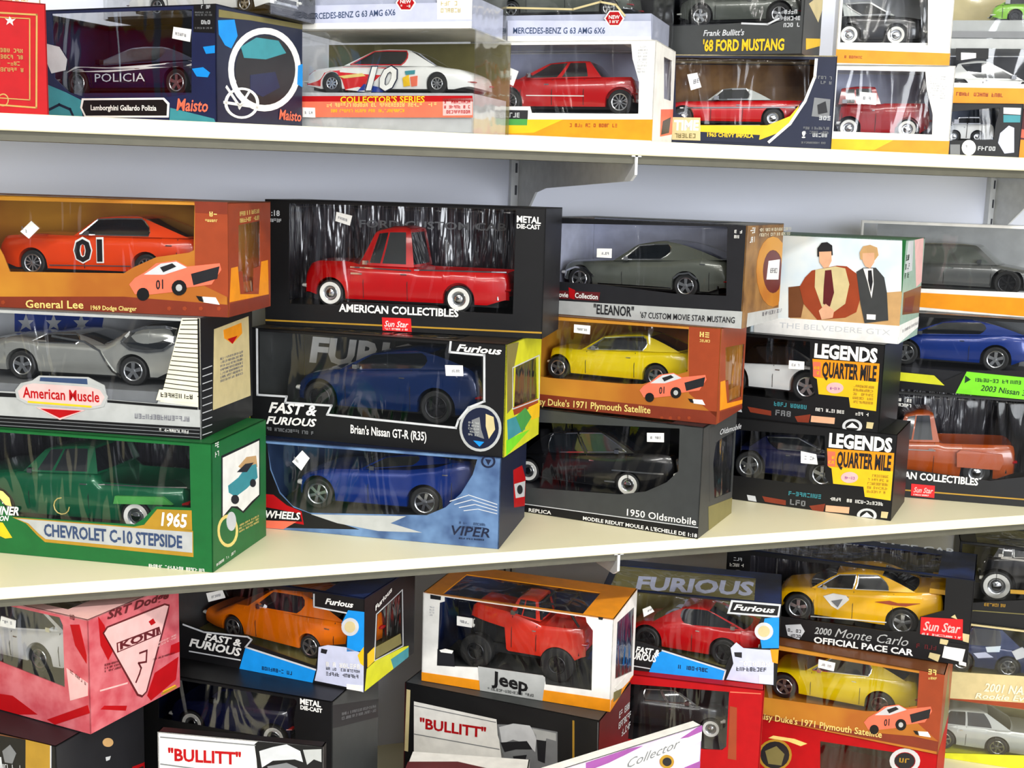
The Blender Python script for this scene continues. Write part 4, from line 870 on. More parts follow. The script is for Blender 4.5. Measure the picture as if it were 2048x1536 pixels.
{'name':'model_car_box','label':'clear box with pale base and red hexagon,above the race car','fr':(0.396,1.327,0.591),'rz':-0.64577,'w':0.215,'d':0.12,'h':0.1,'cols':{'front':'clear_plastic','right':'clear_plastic','top':'clear_plastic','left':'clear_plastic','inside':None,'tray':'lavender','bottom':'white','back':'charcoal'},'holes':{},'ops':[('P','F','banner_print',[(72,272),(2150,278),(2150,0),(73,24)],'card_lavender',2),('P','F','banner_print',[(73,78),(2150,72),(2150,0),(73,13)],'card_white',3),('P','F','label_print',[(1737,347),(2149,360),(2150,92),(1742,98)],'card_white',3),('D','F','small_print',(1786,243),(2026,243),46,'card_khaki',4,2),('X','F','lettering','MERCEDES-BENZ G 63 AMG 6X6',(152,120),(1243,151),65,'card_blue_ink',4,0.01,0),('P','F','badge_print',[(1488,279),(1428,197),(1306,199),(1243,284),(1304,366),(1426,364)],'card_white',3),('P','F','badge_print',[(1469,280),(1419,210),(1315,212),(1262,283),(1313,353),(1416,351)],'card_red',4),('X','F','lettering','NEW',(1300,278),(1432,276),38,'card_white',5,0.02,0),('D','F','small_print',(1306,232),(1428,230),29,'card_white',5,1)],'film':'clear_plastic','tray':0.036},
{'name':'model_car_box','label':'white window box with yellow base and red crew cab pickup,on the top shelf','fr':(0.618,1.327,0.478),'rz':-0.64577,'w':0.228,'d':0.118,'h':0.115,'cols':{'front':'white','right':'white','top':'white','inside':'lavender','tray':'white'},'holes':{'F':[[(87,1106),(1985,1107),(2008,942),(2097,677),(2106,317),(806,299),(778,390),(106,385)]],'T':[[(182,118),(1824,118),(1824,1003),(182,1003)]],'R':[[(471,1013),(1002,1018),(1060,538),(588,534)]]},'ops':[('P','F','print',[(34,229),(2280,253),(2280,12),(38,70)],'card_orange',2),('P','F','print',[(34,229),(1197,241),(837,81),(38,46)],'card_yellow',3),('D','F','small_print',(1249,155),(1868,158),41,'card_rust',3,1),('P','F','logo_print',[(258,347),(755,344),(753,241),(261,240)],'card_dark',4),('P','F','logo_print',[(261,240),(753,241),(751,167),(268,166)],'card_green_light',4),('D','F','small_print',(298,259),(708,259),56,'card_pale_grey',5,1),('D','F','small_print',(2072,1062),(2187,1062),22,'card_pale_grey',3,9),('P','R','print',[(433,397),(1180,450),(1180,140),(452,78)],'card_salmon',1),('P','R','print',[(582,269),(1050,344),(975,150),(504,103)],'card_dark',2),('P','F','price_sticker',[(505,846),(622,800),(561,629),(448,675)],'sticker',6),('D','F','price_print',(471,726),(544,696),48,'ink',7,1)],'tray':0.03166},
{'name':'model_car_box','label':'clear box with pale base and red hexagon,above the white pickup box','fr':(0.615,1.33,0.593),'rz':-0.64577,'w':0.212,'d':0.115,'h':0.1,'cols':{'front':'clear_plastic','right':'clear_plastic','top':'clear_plastic','left':'clear_plastic','inside':None,'tray':'lavender','bottom':'white','back':'black'},'holes':{},'ops':[('P','F','banner_print',[(344,241),(2088,211),(2099,0),(351,15)],'card_lavender',2),('P','F','banner_print',[(349,60),(2096,37),(2099,0),(351,0)],'card_white',3),('G','F','emblem_print',[(258,310),(251,268),(229,231),(194,201),(149,183),(98,177),(47,184),(1,204),(0,234),(0,273),(0,315),(0,357),(0,395),(0,424),(40,443),(91,448),(142,441),(188,421),(225,390),(249,352)],[(217,311),(212,280),(196,251),(169,229),(135,215),(98,211),(59,216),(24,231),(0,254),(0,283),(0,314),(0,346),(0,374),(20,396),(54,410),(92,414),(130,409),(164,394),(192,371),(210,342)],'card_grey',3),('P','F','emblem_print',[(169,312),(166,293),(156,277),(140,264),(119,256),(96,254),(73,257),(52,266),(35,279),(24,296),(20,314),(23,332),(33,348),(50,361),(70,369),(93,372),(116,368),(137,360),(154,346),(165,330)],'card_pale_grey',3),('D','F','small_print',(-26,144),(261,141),46,'card_silver',3,2),('X','F','lettering','MERCEDES-BENZ G 63 AMG 6X6',(422,89),(1550,77),68,'card_blue_ink',4,0.01,0),('P','F','badge_print',[(1774,244),(1717,157),(1596,159),(1532,247),(1588,334),(1710,332)],'card_white',3),('P','F','badge_print',[(1755,244),(1707,171),(1605,172),(1550,247),(1598,320),(1701,319)],'card_red',4),('X','F','lettering','NEW',(1588,242),(1718,240),40,'card_white',5,0.02,0),('D','F','small_print',(1594,194),(1716,192),31,'card_white',5,1),('Q','F','swoosh_print',[[(193,406),(192,384),(1161,345),(1162,367)],[(1136,365),(1142,343),(1490,426),(1485,448)],[(1468,448),(1464,426),(1674,385),(1678,407)],[(1666,414),(1649,399),(1774,261),(1790,276)]],'card_khaki',3)],'film':'clear_plastic','tray':0.03},
{'name':'model_car_box','label':'navy window box with yellow swoosh and red hardtop car,on the top shelf','fr':(0.86,1.327,0.478),'rz':-0.5236,'w':0.226,'d':0.1,'h':0.112,'cols':{'front':'navy','right':'navy','top':'khaki','inside':'wood','tray':'olive'},'holes':{'F':[[(306,1086),(2007,1071),(2006,889),(1908,619),(1742,391),(1477,277),(650,262),(339,413)]],'T':[[(113,20),(1944,20),(1944,800),(113,800)]]},'ops':[('P','F','print',[(650,262),(1477,277),(1742,391),(1846,528),(1780,324),(1663,208),(1397,100),(655,177)],'card_yellow',2),('Q','F','printed_line',[[(2030,1084),(1995,1084),(1990,850),(2024,849)],[(2029,877),(1997,888),(1889,563),(1921,552)],[(1934,580),(1904,597),(1724,294),(1754,277)],[(1772,300),(1749,324),(1488,80),(1511,55)]],'card_white',3),('P','F','print',[(631,183),(1393,157),(1376,54),(637,68)],'card_navy',3),('X','F','lettering','1965 CHEVY IMPALA',(746,126),(1315,121),46,'card_yellow',4,0.03,0),('P','F','logo_print',[(295,354),(650,354),(665,73),(309,77)],'card_khaki',4),('X','F','lettering','TIME',(326,200),(635,202),115,'card_white',5,0.04,0),('D','F','small_print',(343,101),(612,102),56,'card_olive',5,1),('D','F','small_print',(2049,844),(2217,835),36,'card_grey',3,2),('D','F','small_print',(2093,352),(2238,350),50,'card_pale_grey',3,1),('D','F','small_print',(1910,236),(2224,237),32,'card_grey',3,2),('X','F','lettering','!',(1898,133),(1944,134),77,'card_white',4,0.02,0),('D','F','small_print',(2028,147),(2208,146),45,'card_pale_grey',3,1),('D','F','small_print',(1898,65),(2191,65),23,'card_grey',3,1),('P','F','picture_print',[(2019,620),(2210,601),(2214,376),(2001,395)],'card_grey',2),('P','F','picture_print',[(2059,531),(2156,578),(2188,443),(2078,419)],'card_dark',3),('P','F','price_sticker',[(460,876),(582,900),(644,726),(516,686)],'sticker',6),('D','F','price_print',(542,760),(625,787),53,'ink',7,1)],'tray':0.02521,'wrap':(0.00452,0.19436,0.028,0.08,0.005)},
{'name':'model_car_box','label':'dark window box with bold yellow lettering at the top of the picture','fr':(0.812,1.33,0.59),'rz':-0.73304,'w':0.185,'d':0.12,'h':0.1,'cols':{'front':'charcoal','right':'charcoal','top':'black','inside':'dark','tray':'dark'},'holes':{'F':[[(138,945),(1807,903),(1810,426),(1594,388),(1461,348),(1138,378),(813,363),(168,356)]]},'ops':[('X','F','lettering',"'68 FORD MUSTANG",(629,48),(1634,45),127,'card_yellow',4,0.035,0),('X','F','lettering',"Frank Bullitt's",(626,228),(1138,227),68,'card_pale_grey',4,0.02,0.2),('D','F','small_print',(1612,464),(1814,466),48,'card_pale_grey',3,3),('Q','F','printed_line',[[(1094,379),(1093,357),(1425,338),(1427,359)],[(1401,354),(1410,335),(1562,406),(1553,426)]],'card_pale_grey',3),('P','R','print',[(208,200),(1200,313),(1200,223),(256,72)],'card_yellow',2),('P','R','print',[(245,612),(1200,891),(1200,883),(1200,677),(969,486)],'card_khaki',1)],'tray':0.03764},
{'name':'model_car_box','label':'white window box with yellow base and old red pickup,near the right end','fr':(1.033,1.327,0.478),'rz':-0.5236,'w':0.148,'d':0.1,'h':0.11,'cols':{'front':'white','right':'white','top':'white','inside':'lavender','tray':'white'},'holes':{'F':[[(40,1036),(1119,1026),(1155,799),(1252,498),(1263,246),(40,262)]]},'ops':[('P','F','print',[(0,167),(1479,170),(1480,0),(0,24)],'card_orange',2),('P','F','print',[(0,167),(791,165),(568,37),(0,24)],'card_yellow',3),('D','F','small_print',(1165,961),(1393,952),18,'card_pale_grey',3,10),('P','F','price_sticker',[(334,765),(544,749),(545,603),(340,619)],'sticker',6),('D','F','price_print',(381,667),(514,657),41,'ink',7,1)],'tray':0.01913},
{'name':'model_car_box','label':'white window box with orange base band and black car,above the old red pickup','fr':(1.023,1.327,0.588),'rz':-0.5236,'w':0.139,'d':0.1,'h':0.11,'cols':{'front':'white','right':'white','top':'white','inside':'pale_grey','tray':'white'},'holes':{'F':[[(40,1060),(1053,1060),(1114,242),(40,251)]]},'ops':[('P','F','print',[(0,188),(1390,146),(1390,0),(0,18)],'card_orange',2),('D','F','small_print',(107,78),(362,71),33,'card_rust',3,1)],'tray':0.02749},
{'name':'model_car_box','label':'small black window box with a blue and white car at the right end','fr':(1.146,1.33,0.478),'rz':-0.55851,'w':0.094,'d':0.09,'h':0.069,'cols':{'front':'black','right':'dark','top':'black','inside':'blue_steel','tray':'grey'},'holes':{'F':[[(30,575),(654,640),(619,433),(610,226),(384,222),(30,200)]]},'ops':[('P','F','print',[(694,640),(910,636),(912,548),(701,558)],'card_pale_grey',2),('P','F','print',[(702,544),(912,541),(914,452),(710,449)],'card_teal',2),('P','F','print',[(682,311),(780,409),(848,382),(875,66),(758,50),(667,186)],'card_lavender',2),('P','F','emblem_print',[(399,118),(397,88),(387,60),(369,37),(346,22),(319,17),(291,21),(265,35),(244,56),(229,84),(222,115),(224,146),(234,174),(252,196),(275,211),(302,216),(330,212),(356,198),(377,177),(392,149)],'card_white',2),('D','F','small_print',(266,116),(353,118),33,'card_grey',3,1),('P','F','print',[(75,154),(196,156),(207,24),(86,21)],'card_grey',2),('D','F','small_print',(423,84),(649,82),55,'card_pale_grey',3,1)],'tray':0.02006},
{'name':'model_car_box','label':'clear box with orange base band and white coupe at the right end','fr':(1.203,1.319,0.547),'rz':-0.55851,'w':0.148,'d':0.09,'h':0.072,'cols':{'front':'clear_plastic','right':'clear_plastic','top':'clear_plastic','left':'clear_plastic','inside':None,'tray':'white','bottom':'white','back':'black'},'holes':{},'ops':[('P','F','banner_print',[(0,262),(1480,248),(1480,0),(4,4)],'card_orange',2),('P','F','banner_print',[(0,276),(1480,262),(1480,208),(0,217)],'card_white',3),('D','F','small_print',(118,110),(710,96),47,'card_rust',4,1),('P','F','label_print',[(66,720),(475,720),(481,583),(320,589),(300,678),(138,691),(134,567),(80,567)],'card_black',3),('P','F','label_print',[(133,664),(321,658),(326,596),(141,567)],'card_white',4)],'film':'clear_plastic','tray':0.01459},
{'name':'model_car_box','label':'grey-based clear box with a lime green car in the top right corner','fr':(1.225,1.312,0.619),'rz':-0.55851,'w':0.175,'d':0.09,'h':0.09,'cols':{'front':'clear_plastic','right':'clear_plastic','top':'clear_plastic','left':'clear_plastic','inside':None,'tray':'silver','bottom':'pale_grey','back':'khaki'},'holes':{},'ops':[('P','F','banner_print',[(35,226),(1491,219),(1499,131),(42,143)],'card_grey',2),('P','F','banner_print',[(43,129),(1500,124),(1514,0),(55,0)],'card_silver',2)],'film':'clear_plastic','tray':0.03676},
{'name':'printed_box','label':'small red and orange box cut off by the right edge of the picture','fr':(1.288,1.335,0.478),'rz':-0.55851,'w':0.115,'d':0.1,'h':0.068,'cols':{'front':'maroon','right':'rust','top':'maroon','inside':None},'holes':{},'ops':[('P','F','print',[(81,270),(574,251),(595,22),(88,25)],'card_orange',1),('P','F','print',[(68,413),(192,401),(189,286),(78,299)],'card_salmon',2)]},
{'name':'printed_box','label':'tall black and gold box under the pink box','fr':(-0.05,1.262,-0.43),'rz':-0.69813,'w':0.26,'d':0.14,'h':0.272,'cols':{'front':'black','right':'dark','top':'dark','inside':'charcoal','tray':'dark'},'holes':{},'ops':[('P','F','print',[(2216,2720),(2534,2720),(2522,2436),(2199,2368)],'card_gold',2),('Q','F','printed_line',[[(2548,2717),(2535,2717),(2523,2431),(2536,2431)]],'card_pale_grey',3),('P','F','print',[(1362,2704),(2534,2720),(2215,2720),(1360,2661)],'card_brown',1),('P','F','picture_print',[(1898,2529),(2003,2620),(2082,2539),(2027,2416),(1926,2409)],'card_grey',2),('P','F','picture_print',[(1726,2466),(1878,2455),(1889,2331),(1718,2295)],'card_pale_grey',2),('D','F','small_print',(1856,2338),(2158,2380),43,'card_pale_grey',3,1),('P','R','emblem_print',[(877,2386),(872,2372),(859,2363),(840,2360),(816,2363),(790,2372),(764,2385),(740,2403),(722,2422),(711,2442),(707,2459),(712,2473),(724,2482),(743,2486),(767,2483),(793,2474),(819,2461),(843,2443),(861,2424),(873,2404)],'card_tan',2),('P','R','print',[(749,2270),(831,2248),(809,2214),(758,2223)],'card_pale_grey',2),('Q','R','printed_line',[[(1187,1961),(1180,1924),(1397,1883),(1397,1920)],[(1397,1924),(1381,1923),(1382,1821),(1397,1821)]],'card_red',2)]},
{'name':'model_car_box','label':'pink patterned window box with a white car at the lower left','fr':(-0.016,1.28,-0.157),'rz':-0.75922,'w':0.27,'d':0.141,'h':0.125,'cols':{'front':'pink','right':'pink','top':'pink_pale','inside':'charcoal','tray':'black'},'holes':{'F':[[(722,1210),(2315,1210),(2359,1131),(2359,447),(1438,552),(686,624)]],'T':[[(135,141),(2295,141),(2295,846),(135,846)]]},'ops':[('P','F','print',[(2463,1157),(2588,1180),(2676,862),(2672,772),(2524,943)],'card_red',2),('P','F','print',[(2095,32),(2674,318),(2700,235),(2209,0)],'card_red',2),('P','F','print',[(850,130),(1605,199),(1962,60),(1687,1),(841,0)],'card_red',1),('P','F','print',[(2393,669),(2682,561),(2678,422),(2432,316)],'card_pink_pale',2),('D','F','small_print',(2419,646),(2664,530),34,'card_maroon',3,1),('D','F','small_print',(2466,1219),(2534,1218),55,'card_maroon',3,1),('P','R','print',[(206,1041),(272,1092),(1172,1072),(1255,1032),(1232,944),(862,144),(780,108),(702,160)],'card_maroon',1),('P','R','print',[(229,1030),(286,1073),(1172,1051),(1230,1021),(842,158),(781,137),(722,174)],'card_pink_pale',2),('P','R','print',[(404,867),(1074,832),(1098,736),(410,755)],'card_maroon',3),('P','R','print',[(423,854),(1052,817),(1078,750),(430,767)],'card_pink_pale',4),('X','R','lettering','KONI',(449,779),(1061,751),78,'card_maroon',5,0.04,0),('X','R','lettering','SRT Dodge',(274,1171),(1236,1119),85,'card_maroon',4,0.03,0.25),('Q','R','printed_line',[[(673,323),(689,311),(752,396),(736,408)],[(725,389),(743,380),(783,459),(766,468)],[(766,441),(784,450),(736,540),(719,530)],[(725,538),(720,518),(859,486),(863,506)],[(840,490),(860,487),(876,634),(856,636)],[(874,614),(875,634),(746,644),(744,624)]],'card_maroon',4),('P','R','print',[(903,945),(974,959),(1014,896),(942,889)],'card_red',4),('D','R','small_print',(221,672),(464,635),22,'card_maroon',3,3),('D','R','small_print',(962,474),(1348,429),20,'card_maroon',3,1),('D','R','small_print',(997,638),(1353,637),20,'card_pink_pale',3,2),('P','R','print',[(149,1241),(236,1117),(355,799),(278,714),(174,917)],'card_red',1),('P','R','print',[(989,318),(1390,369),(1342,114),(920,18),(861,100)],'card_red',1),('P','R','print',[(1266,547),(1410,542),(1410,422),(1242,436)],'card_red',1),('P','R','print',[(207,236),(544,105),(523,56),(151,216)],'card_red',1),('Q','R','printed_line',[[(150,433),(148,416),(558,351),(561,368)]],'card_pink_pale',2),('Q','R','printed_line',[[(1095,41),(1094,18),(1351,12),(1351,35)]],'card_gold',3),('Q','R','printed_line',[[(1122,57),(1122,45),(1324,44),(1325,56)]],'card_yellow',4),('P','F','price_sticker',[(1492,1080),(1697,1068),(1688,975),(1468,963)],'sticker',6),('D','F','price_print',(1512,1006),(1655,1014),33,'ink',7,1)],'tray':0.03307},
{'name':'model_car_box','label':'black window box under the orange car box,dark blue behind its window','fr':(0.243,1.303,-0.43),'rz':-0.62832,'w':0.27,'d':0.13,'h':0.2698,'cols':{'front':'black','right':'charcoal','top':'black','inside':'marine','tray':'black'},'holes':{'F':[[(434,2658),(2227,2658),(2253,2630),(2210,2408),(2245,2130),(420,2133)]]},'ops':[('X','F','lettering','METAL',(2296,2617),(2558,2616),63,'card_white',4,0.04,0),('X','F','lettering','DIE-CAST',(2300,2552),(2575,2550),46,'card_white',4,0.04,0),('P','R','print',[(0,2658),(1300,2206),(1300,1968),(0,2380)],'card_dark',1),('D','R','small_print',(236,2438),(1222,2130),34,'card_grey',3,2)],'tray':0.17885},
{'name':'model_car_box','label':'black and sky blue window box with an orange car,below the middle shelf','fr':(0.282,1.32,-0.16),'rz':-0.68941,'w':0.266,'d':0.135,'h':0.113,'cols':{'front':'black','right':'black','top':'marine','inside':'charcoal','tray':'olive'},'holes':{'F':[[(30,976),(1987,1100),(1988,938),(2409,923),(2366,781),(2438,661),(2421,542),(2080,466),(2027,206),(1154,342),(1116,430),(499,400),(30,461)]],'T':[[(106,40),(2128,40),(2128,1080),(106,1080)]],'R':[[(336,824),(952,919),(993,234),(297,292)]]},'ops':[('Q','F','printed_line',[[(187,441),(184,422),(497,370),(500,389)],[(479,390),(480,371),(1116,412),(1115,430)],[(1102,433),(1094,415),(1168,383),(1176,400)],[(1176,397),(1162,409),(1064,286),(1079,274)],[(1069,298),(1067,279),(2035,156),(2038,175)]],'card_pale_grey',3),('Q','F','printed_line',[[(2013,1089),(1998,1089),(1998,924),(2014,924)],[(1998,940),(1998,924),(2434,914),(2435,930)]],'card_pale_grey',3),('P','F','banner_print',[(1077,287),(2031,162),(1991,0),(989,0)],'card_blue_bright',2),('D','F','small_print',(1304,42),(1724,47),45,'card_navy',3,1),('X','F','lettering','FAST &',(498,287),(1024,287),84,'card_white',4,0.035,0.3),('X','F','lettering','FURIOUS',(276,172),(1023,161),98,'card_white',4,0.035,0.3),('Q','F','printed_line',[[(272,110),(272,95),(1007,104),(1006,118)]],'card_pale_grey',3),('X','F','lettering','Furious',(2154,993),(2523,1000),66,'card_white',4,0.03,0.3),('P','F','print',[(2453,959),(2660,969),(2660,502),(2440,459),(2447,646),(2366,781)],'card_blue_bright',2),('P','F','badge_print',[(2594,781),(2589,747),(2573,714),(2549,686),(2517,666),(2482,655),(2447,654),(2416,665),(2390,685),(2374,713),(2368,745),(2373,780),(2389,813),(2414,841),(2446,861),(2480,872),(2515,872),(2547,861),(2572,841),(2588,814)],'card_pale_grey',3),('P','F','badge_print',[(2552,775),(2549,753),(2539,732),(2523,714),(2504,701),(2482,694),(2460,694),(2440,701),(2424,714),(2414,731),(2410,752),(2414,774),(2424,795),(2439,813),(2459,826),(2481,832),(2503,832),(2522,826),(2538,813),(2548,795)],'card_khaki',4),('P','F','badge_print',[(2071,451),(2189,496),(2421,509),(2660,466),(2660,2),(2426,27),(2019,31),(2054,180)],'card_lavender',2),('D','F','small_print',(2172,234),(2619,274),57,'card_white',4,1),('D','F','small_print',(2172,192),(2619,228),34,'card_dark',3,1),('D','F','small_print',(2173,125),(2602,158),44,'card_dark',3,1),('P','F','print',[(2108,441),(2189,438),(2171,384),(2099,389)],'card_dark',3),('P','F','print',[(2443,63),(2648,83),(2648,8),(2444,5)],'card_white',4),('P','F','print',[(2582,437),(2660,553),(2660,322),(2618,344)],'card_yellow',3),('Q','R','printed_line',[[(295,849),(296,838),(995,929),(994,940)],[(994,940),(983,939),(1028,196),(1038,197)],[(1038,196),(1039,207),(258,294),(256,283)],[(257,283),(268,282),(307,849),(296,850)]],'card_pale_grey',3),('P','R','print',[(74,257),(298,275),(1033,184),(1190,147),(1196,0),(29,0)],'card_acid',1),('P','R','print',[(696,148),(1190,129),(1188,0),(775,0)],'card_teal',2),('P','R','print',[(87,435),(258,458),(262,288),(91,268)],'card_yellow',2),('P','R','print',[(293,445),(950,389),(985,245),(297,301)],'card_olive',2),('X','R','lettering','Furious',(265,898),(689,1008),60,'card_white',4,0.03,0),('P','F','price_sticker',[(534,880),(757,955),(799,862),(566,776)],'sticker',6),('D','F','price_print',(613,830),(764,886),29,'ink',7,1)],'tray':0.01789,'wrap':(0.00798,0.2128,0.0113,0.108,0.005)},
{'name':'printed_box','label':'white-fronted box with red capitals and a grey portrait,left of the two','fr':(0.214,1.2,-0.43),'rz':-0.46426,'w':0.182,'d':0.012,'h':0.267,'cols':{'front':'white','right':'black','top':'black','inside':None},'holes':{},'ops':[('Q','F','printed_line',[[(31,2620),(31,2608),(1089,2614),(1089,2626)]],'card_grey',3),('Q','F','printed_line',[[(26,2314),(26,2301),(1072,2262),(1073,2275)]],'card_grey',3),('X','F','lettering','"BULLITT"',(118,2362),(928,2390),131,'card_red',4,0.03,0),('P','F','portrait_print',[(1075,2631),(1113,2666),(1820,2670),(1820,2321),(1111,2250),(1097,2464)],'card_black',2),('P','F','portrait_print',[(1128,2560),(1277,2620),(1426,2665),(1575,2602),(1605,2483),(1516,2505),(1277,2467),(1157,2378)],'card_pale_grey',3),('P','F','portrait_print',[(1605,2620),(1804,2647),(1805,2502),(1723,2525),(1650,2457)],'card_silver',3),('P','F','portrait_print',[(1217,2399),(1426,2458),(1546,2416),(1516,2305),(1247,2279)],'card_grey',4)],'group':'white-fronted boxes with red capitals'},
{'name':'printed_box','label':'white-fronted box with red capitals and a grey portrait,under the orange-edged box','fr':(0.567,1.29,-0.43),'rz':-0.71558,'w':0.265,'d':0.13,'h':0.2144,'cols':{'front':'black','right':'maroon','top':'charcoal','inside':None},'holes':{},'ops':[('Q','F','printed_line',[[(81,2054),(27,2055),(9,1206),(63,1204)]],'card_khaki',1),('P','F','print',[(136,1911),(1296,1895),(1321,1688),(1477,1237),(148,1217)],'card_white',2),('Q','F','printed_line',[[(141,1862),(141,1851),(1293,1851),(1293,1862)]],'card_grey',3),('Q','F','printed_line',[[(147,1473),(148,1461),(1352,1501),(1352,1513)]],'card_grey',3),('X','F','lettering','"BULLITT"',(228,1568),(1161,1621),133,'card_red',4,0.03,0),('P','F','portrait_print',[(1308,1833),(1598,1882),(2114,1896),(2134,1380),(1411,1222)],'card_grey',2),('P','F','portrait_print',[(1337,1802),(1523,1886),(1746,1903),(1843,1794),(1832,1572),(1717,1658),(1530,1675),(1381,1588)],'card_pale_grey',3),('P','F','portrait_print',[(1784,1874),(2097,1874),(2101,1774),(1972,1784),(1941,1632),(1844,1740)],'card_silver',3),('P','F','portrait_print',[(1362,1603),(1716,1695),(1794,1601),(1571,1554),(1422,1486)],'card_dark',4),('P','F','portrait_print',[(1844,1740),(1973,1748),(1965,1453),(1872,1470)],'card_dark',4),('P','F','portrait_print',[(1536,1454),(1722,1512),(1690,1357),(1578,1333)],'card_dark',4),('Q','F','printed_line',[[(2328,2085),(2303,2084),(2329,1412),(2355,1412)]],'card_gold',2),('Q','F','printed_line',[[(2635,2122),(2626,2122),(2645,1488),(2647,1489)]],'card_grey',2),('D','R','small_print',(806,1845),(1362,1793),92,'card_pale_grey',3,3)],'group':'white-fronted boxes with red capitals'},
{'name':'model_car_box','label':'white and orange window box with a red off-roader,below the middle shelf','fr':(0.589,1.31,-0.215),'rz':-0.6545,'w':0.252,'d':0.126,'h':0.1195,'cols':{'front':'white','right':'white','top':'orange','inside':'marine','tray':'charcoal'},'holes':{'F':[[(294,1170),(2165,1170),(2179,1107),(2262,1012),(2276,236),(1678,216),(1665,311),(791,300),(210,234),(230,1083),(297,1110)]],'T':[[(252,38),(2117,38),(2117,907),(252,907)]],'R':[[(194,1091),(1157,985),(1200,76),(204,347)]]},'ops':[('P','F','print',[(0,114),(2520,161),(2520,0),(0,0)],'card_orange',2),('P','F','print',[(0,1),(770,1),(772,0)],'card_amber',3),('P','F','plate_print',[(777,316),(1642,333),(1675,298),(1649,0),(813,0)],'card_silver',4),('X','F','lettering','Jeep',(970,124),(1455,87),163,'card_black',6,0.03,0),('D','F','small_print',(887,24),(1538,32),37,'card_charcoal',5,1),('P','F','logo_print',[(104,1176),(248,1172),(245,1122),(105,1121)],'card_dark',3),('D','F','small_print',(98,999),(165,1001),22,'card_pale_grey',3,4),('P','F','logo_print',[(2324,1195),(2386,1195),(2378,1166),(2331,1165)],'card_dark',3),('P','R','print',[(30,134),(1260,0),(0,0)],'card_orange',2),('P','R','logo_print',[(188,235),(942,148),(1045,13),(427,94)],'card_white',3),('P','R','logo_print',[(160,191),(576,82),(525,0),(146,69)],'card_olive',4),('P','F','print',[(215,460),(435,472),(459,260),(214,240)],'card_dark',2),('P','F','print',[(244,451),(320,482),(435,472),(417,431),(264,426)],'card_white',3),('P','F','price_sticker',[(474,945),(685,944),(681,820),(477,822)],'sticker',6),('D','F','price_print',(518,865),(650,864),35,'ink',7,1)],'tray':0.01352,'wrap':(0.01764,0.2268,0.02031,0.09324,0.005)},
{'name':'carton','label':'white carton with a red top panel at the bottom edge,before the portrait box','fr':(0.452,1.235,-0.43),'rz':-0.41888,'w':0.145,'d':0.085,'h':0.164,'cols':{'front':'white','right':'white','top':'white','inside':None},'holes':{},'ops':[('P','T','panel_print',[(0,402),(0,574),(592,667),(976,545),(1006,0),(46,0)],'card_maroon',1)]},
{'name':'printed_box','label':'white and purple box with a crest,at the bottom edge of the picture','fr':(0.645,1.177,-0.43),'rz':0.29147,'w':0.26,'d':0.014,'h':0.25,'cols':{'front':'purple_pale','right':'purple_pale','top':'white','inside':None},'holes':{},'ops':[('P','F','print',[(2600,2495),(2600,2311),(2351,2277),(1922,2252),(1507,2227),(905,2323),(899,2454),(1703,2409),(2339,2451)],'card_white',1),('P','F','print',[(2556,2500),(2600,2495),(2600,2425),(2386,2405),(2254,2421)],'card_purple',2),('P','F','print',[(2600,2063),(2600,1850),(2109,1998),(2367,2049)],'card_purple',2),('P','F','print',[(897,2486),(1492,2496),(1698,2476),(1215,2403),(902,2388)],'card_purple',2),('X','F','lettering','Collector',(1484,2273),(2260,2326),101,'card_grey',4,0.0,0.4),('P','F','crest_print',[(2180,2167),(2176,2143),(2162,2124),(2139,2112),(2109,2108),(2076,2113),(2042,2126),(2011,2146),(1986,2170),(1969,2197),(1962,2224),(1965,2248),(1979,2267),(2002,2279),(2032,2283),(2065,2279),(2099,2266),(2130,2246),(2156,2222),(2173,2194)],'card_gold',5),('P','F','crest_print',[(2140,2178),(2138,2162),(2129,2150),(2114,2143),(2095,2141),(2074,2144),(2052,2152),(2032,2165),(2016,2180),(2005,2197),(2001,2214),(2003,2229),(2012,2241),(2027,2248),(2046,2251),(2067,2248),(2089,2240),(2109,2227),(2125,2212),(2136,2194)],'card_dark',6)]},
{'name':'model_car_box','label':'red-framed window box with a black car,under the red supercar box','fr':(0.812,1.322,-0.43),'rz':-0.55851,'w':0.235,'d':0.13,'h':0.2139,'cols':{'front':'red','right':'red','top':'red','inside':'charcoal','tray':'dark'},'holes':{'F':[[(60,1983),(1906,2059),(1912,1297),(1859,1240),(1628,1218),(60,1226)]]},'ops':[('Q','F','printed_line',[[(1917,2067),(1918,2054),(2314,2080),(2313,2093)]],'card_salmon',3),('P','F','print',[(1926,1864),(2018,1857),(2051,1127),(1940,1132)],'card_rust',1)],'tray':0.1223},
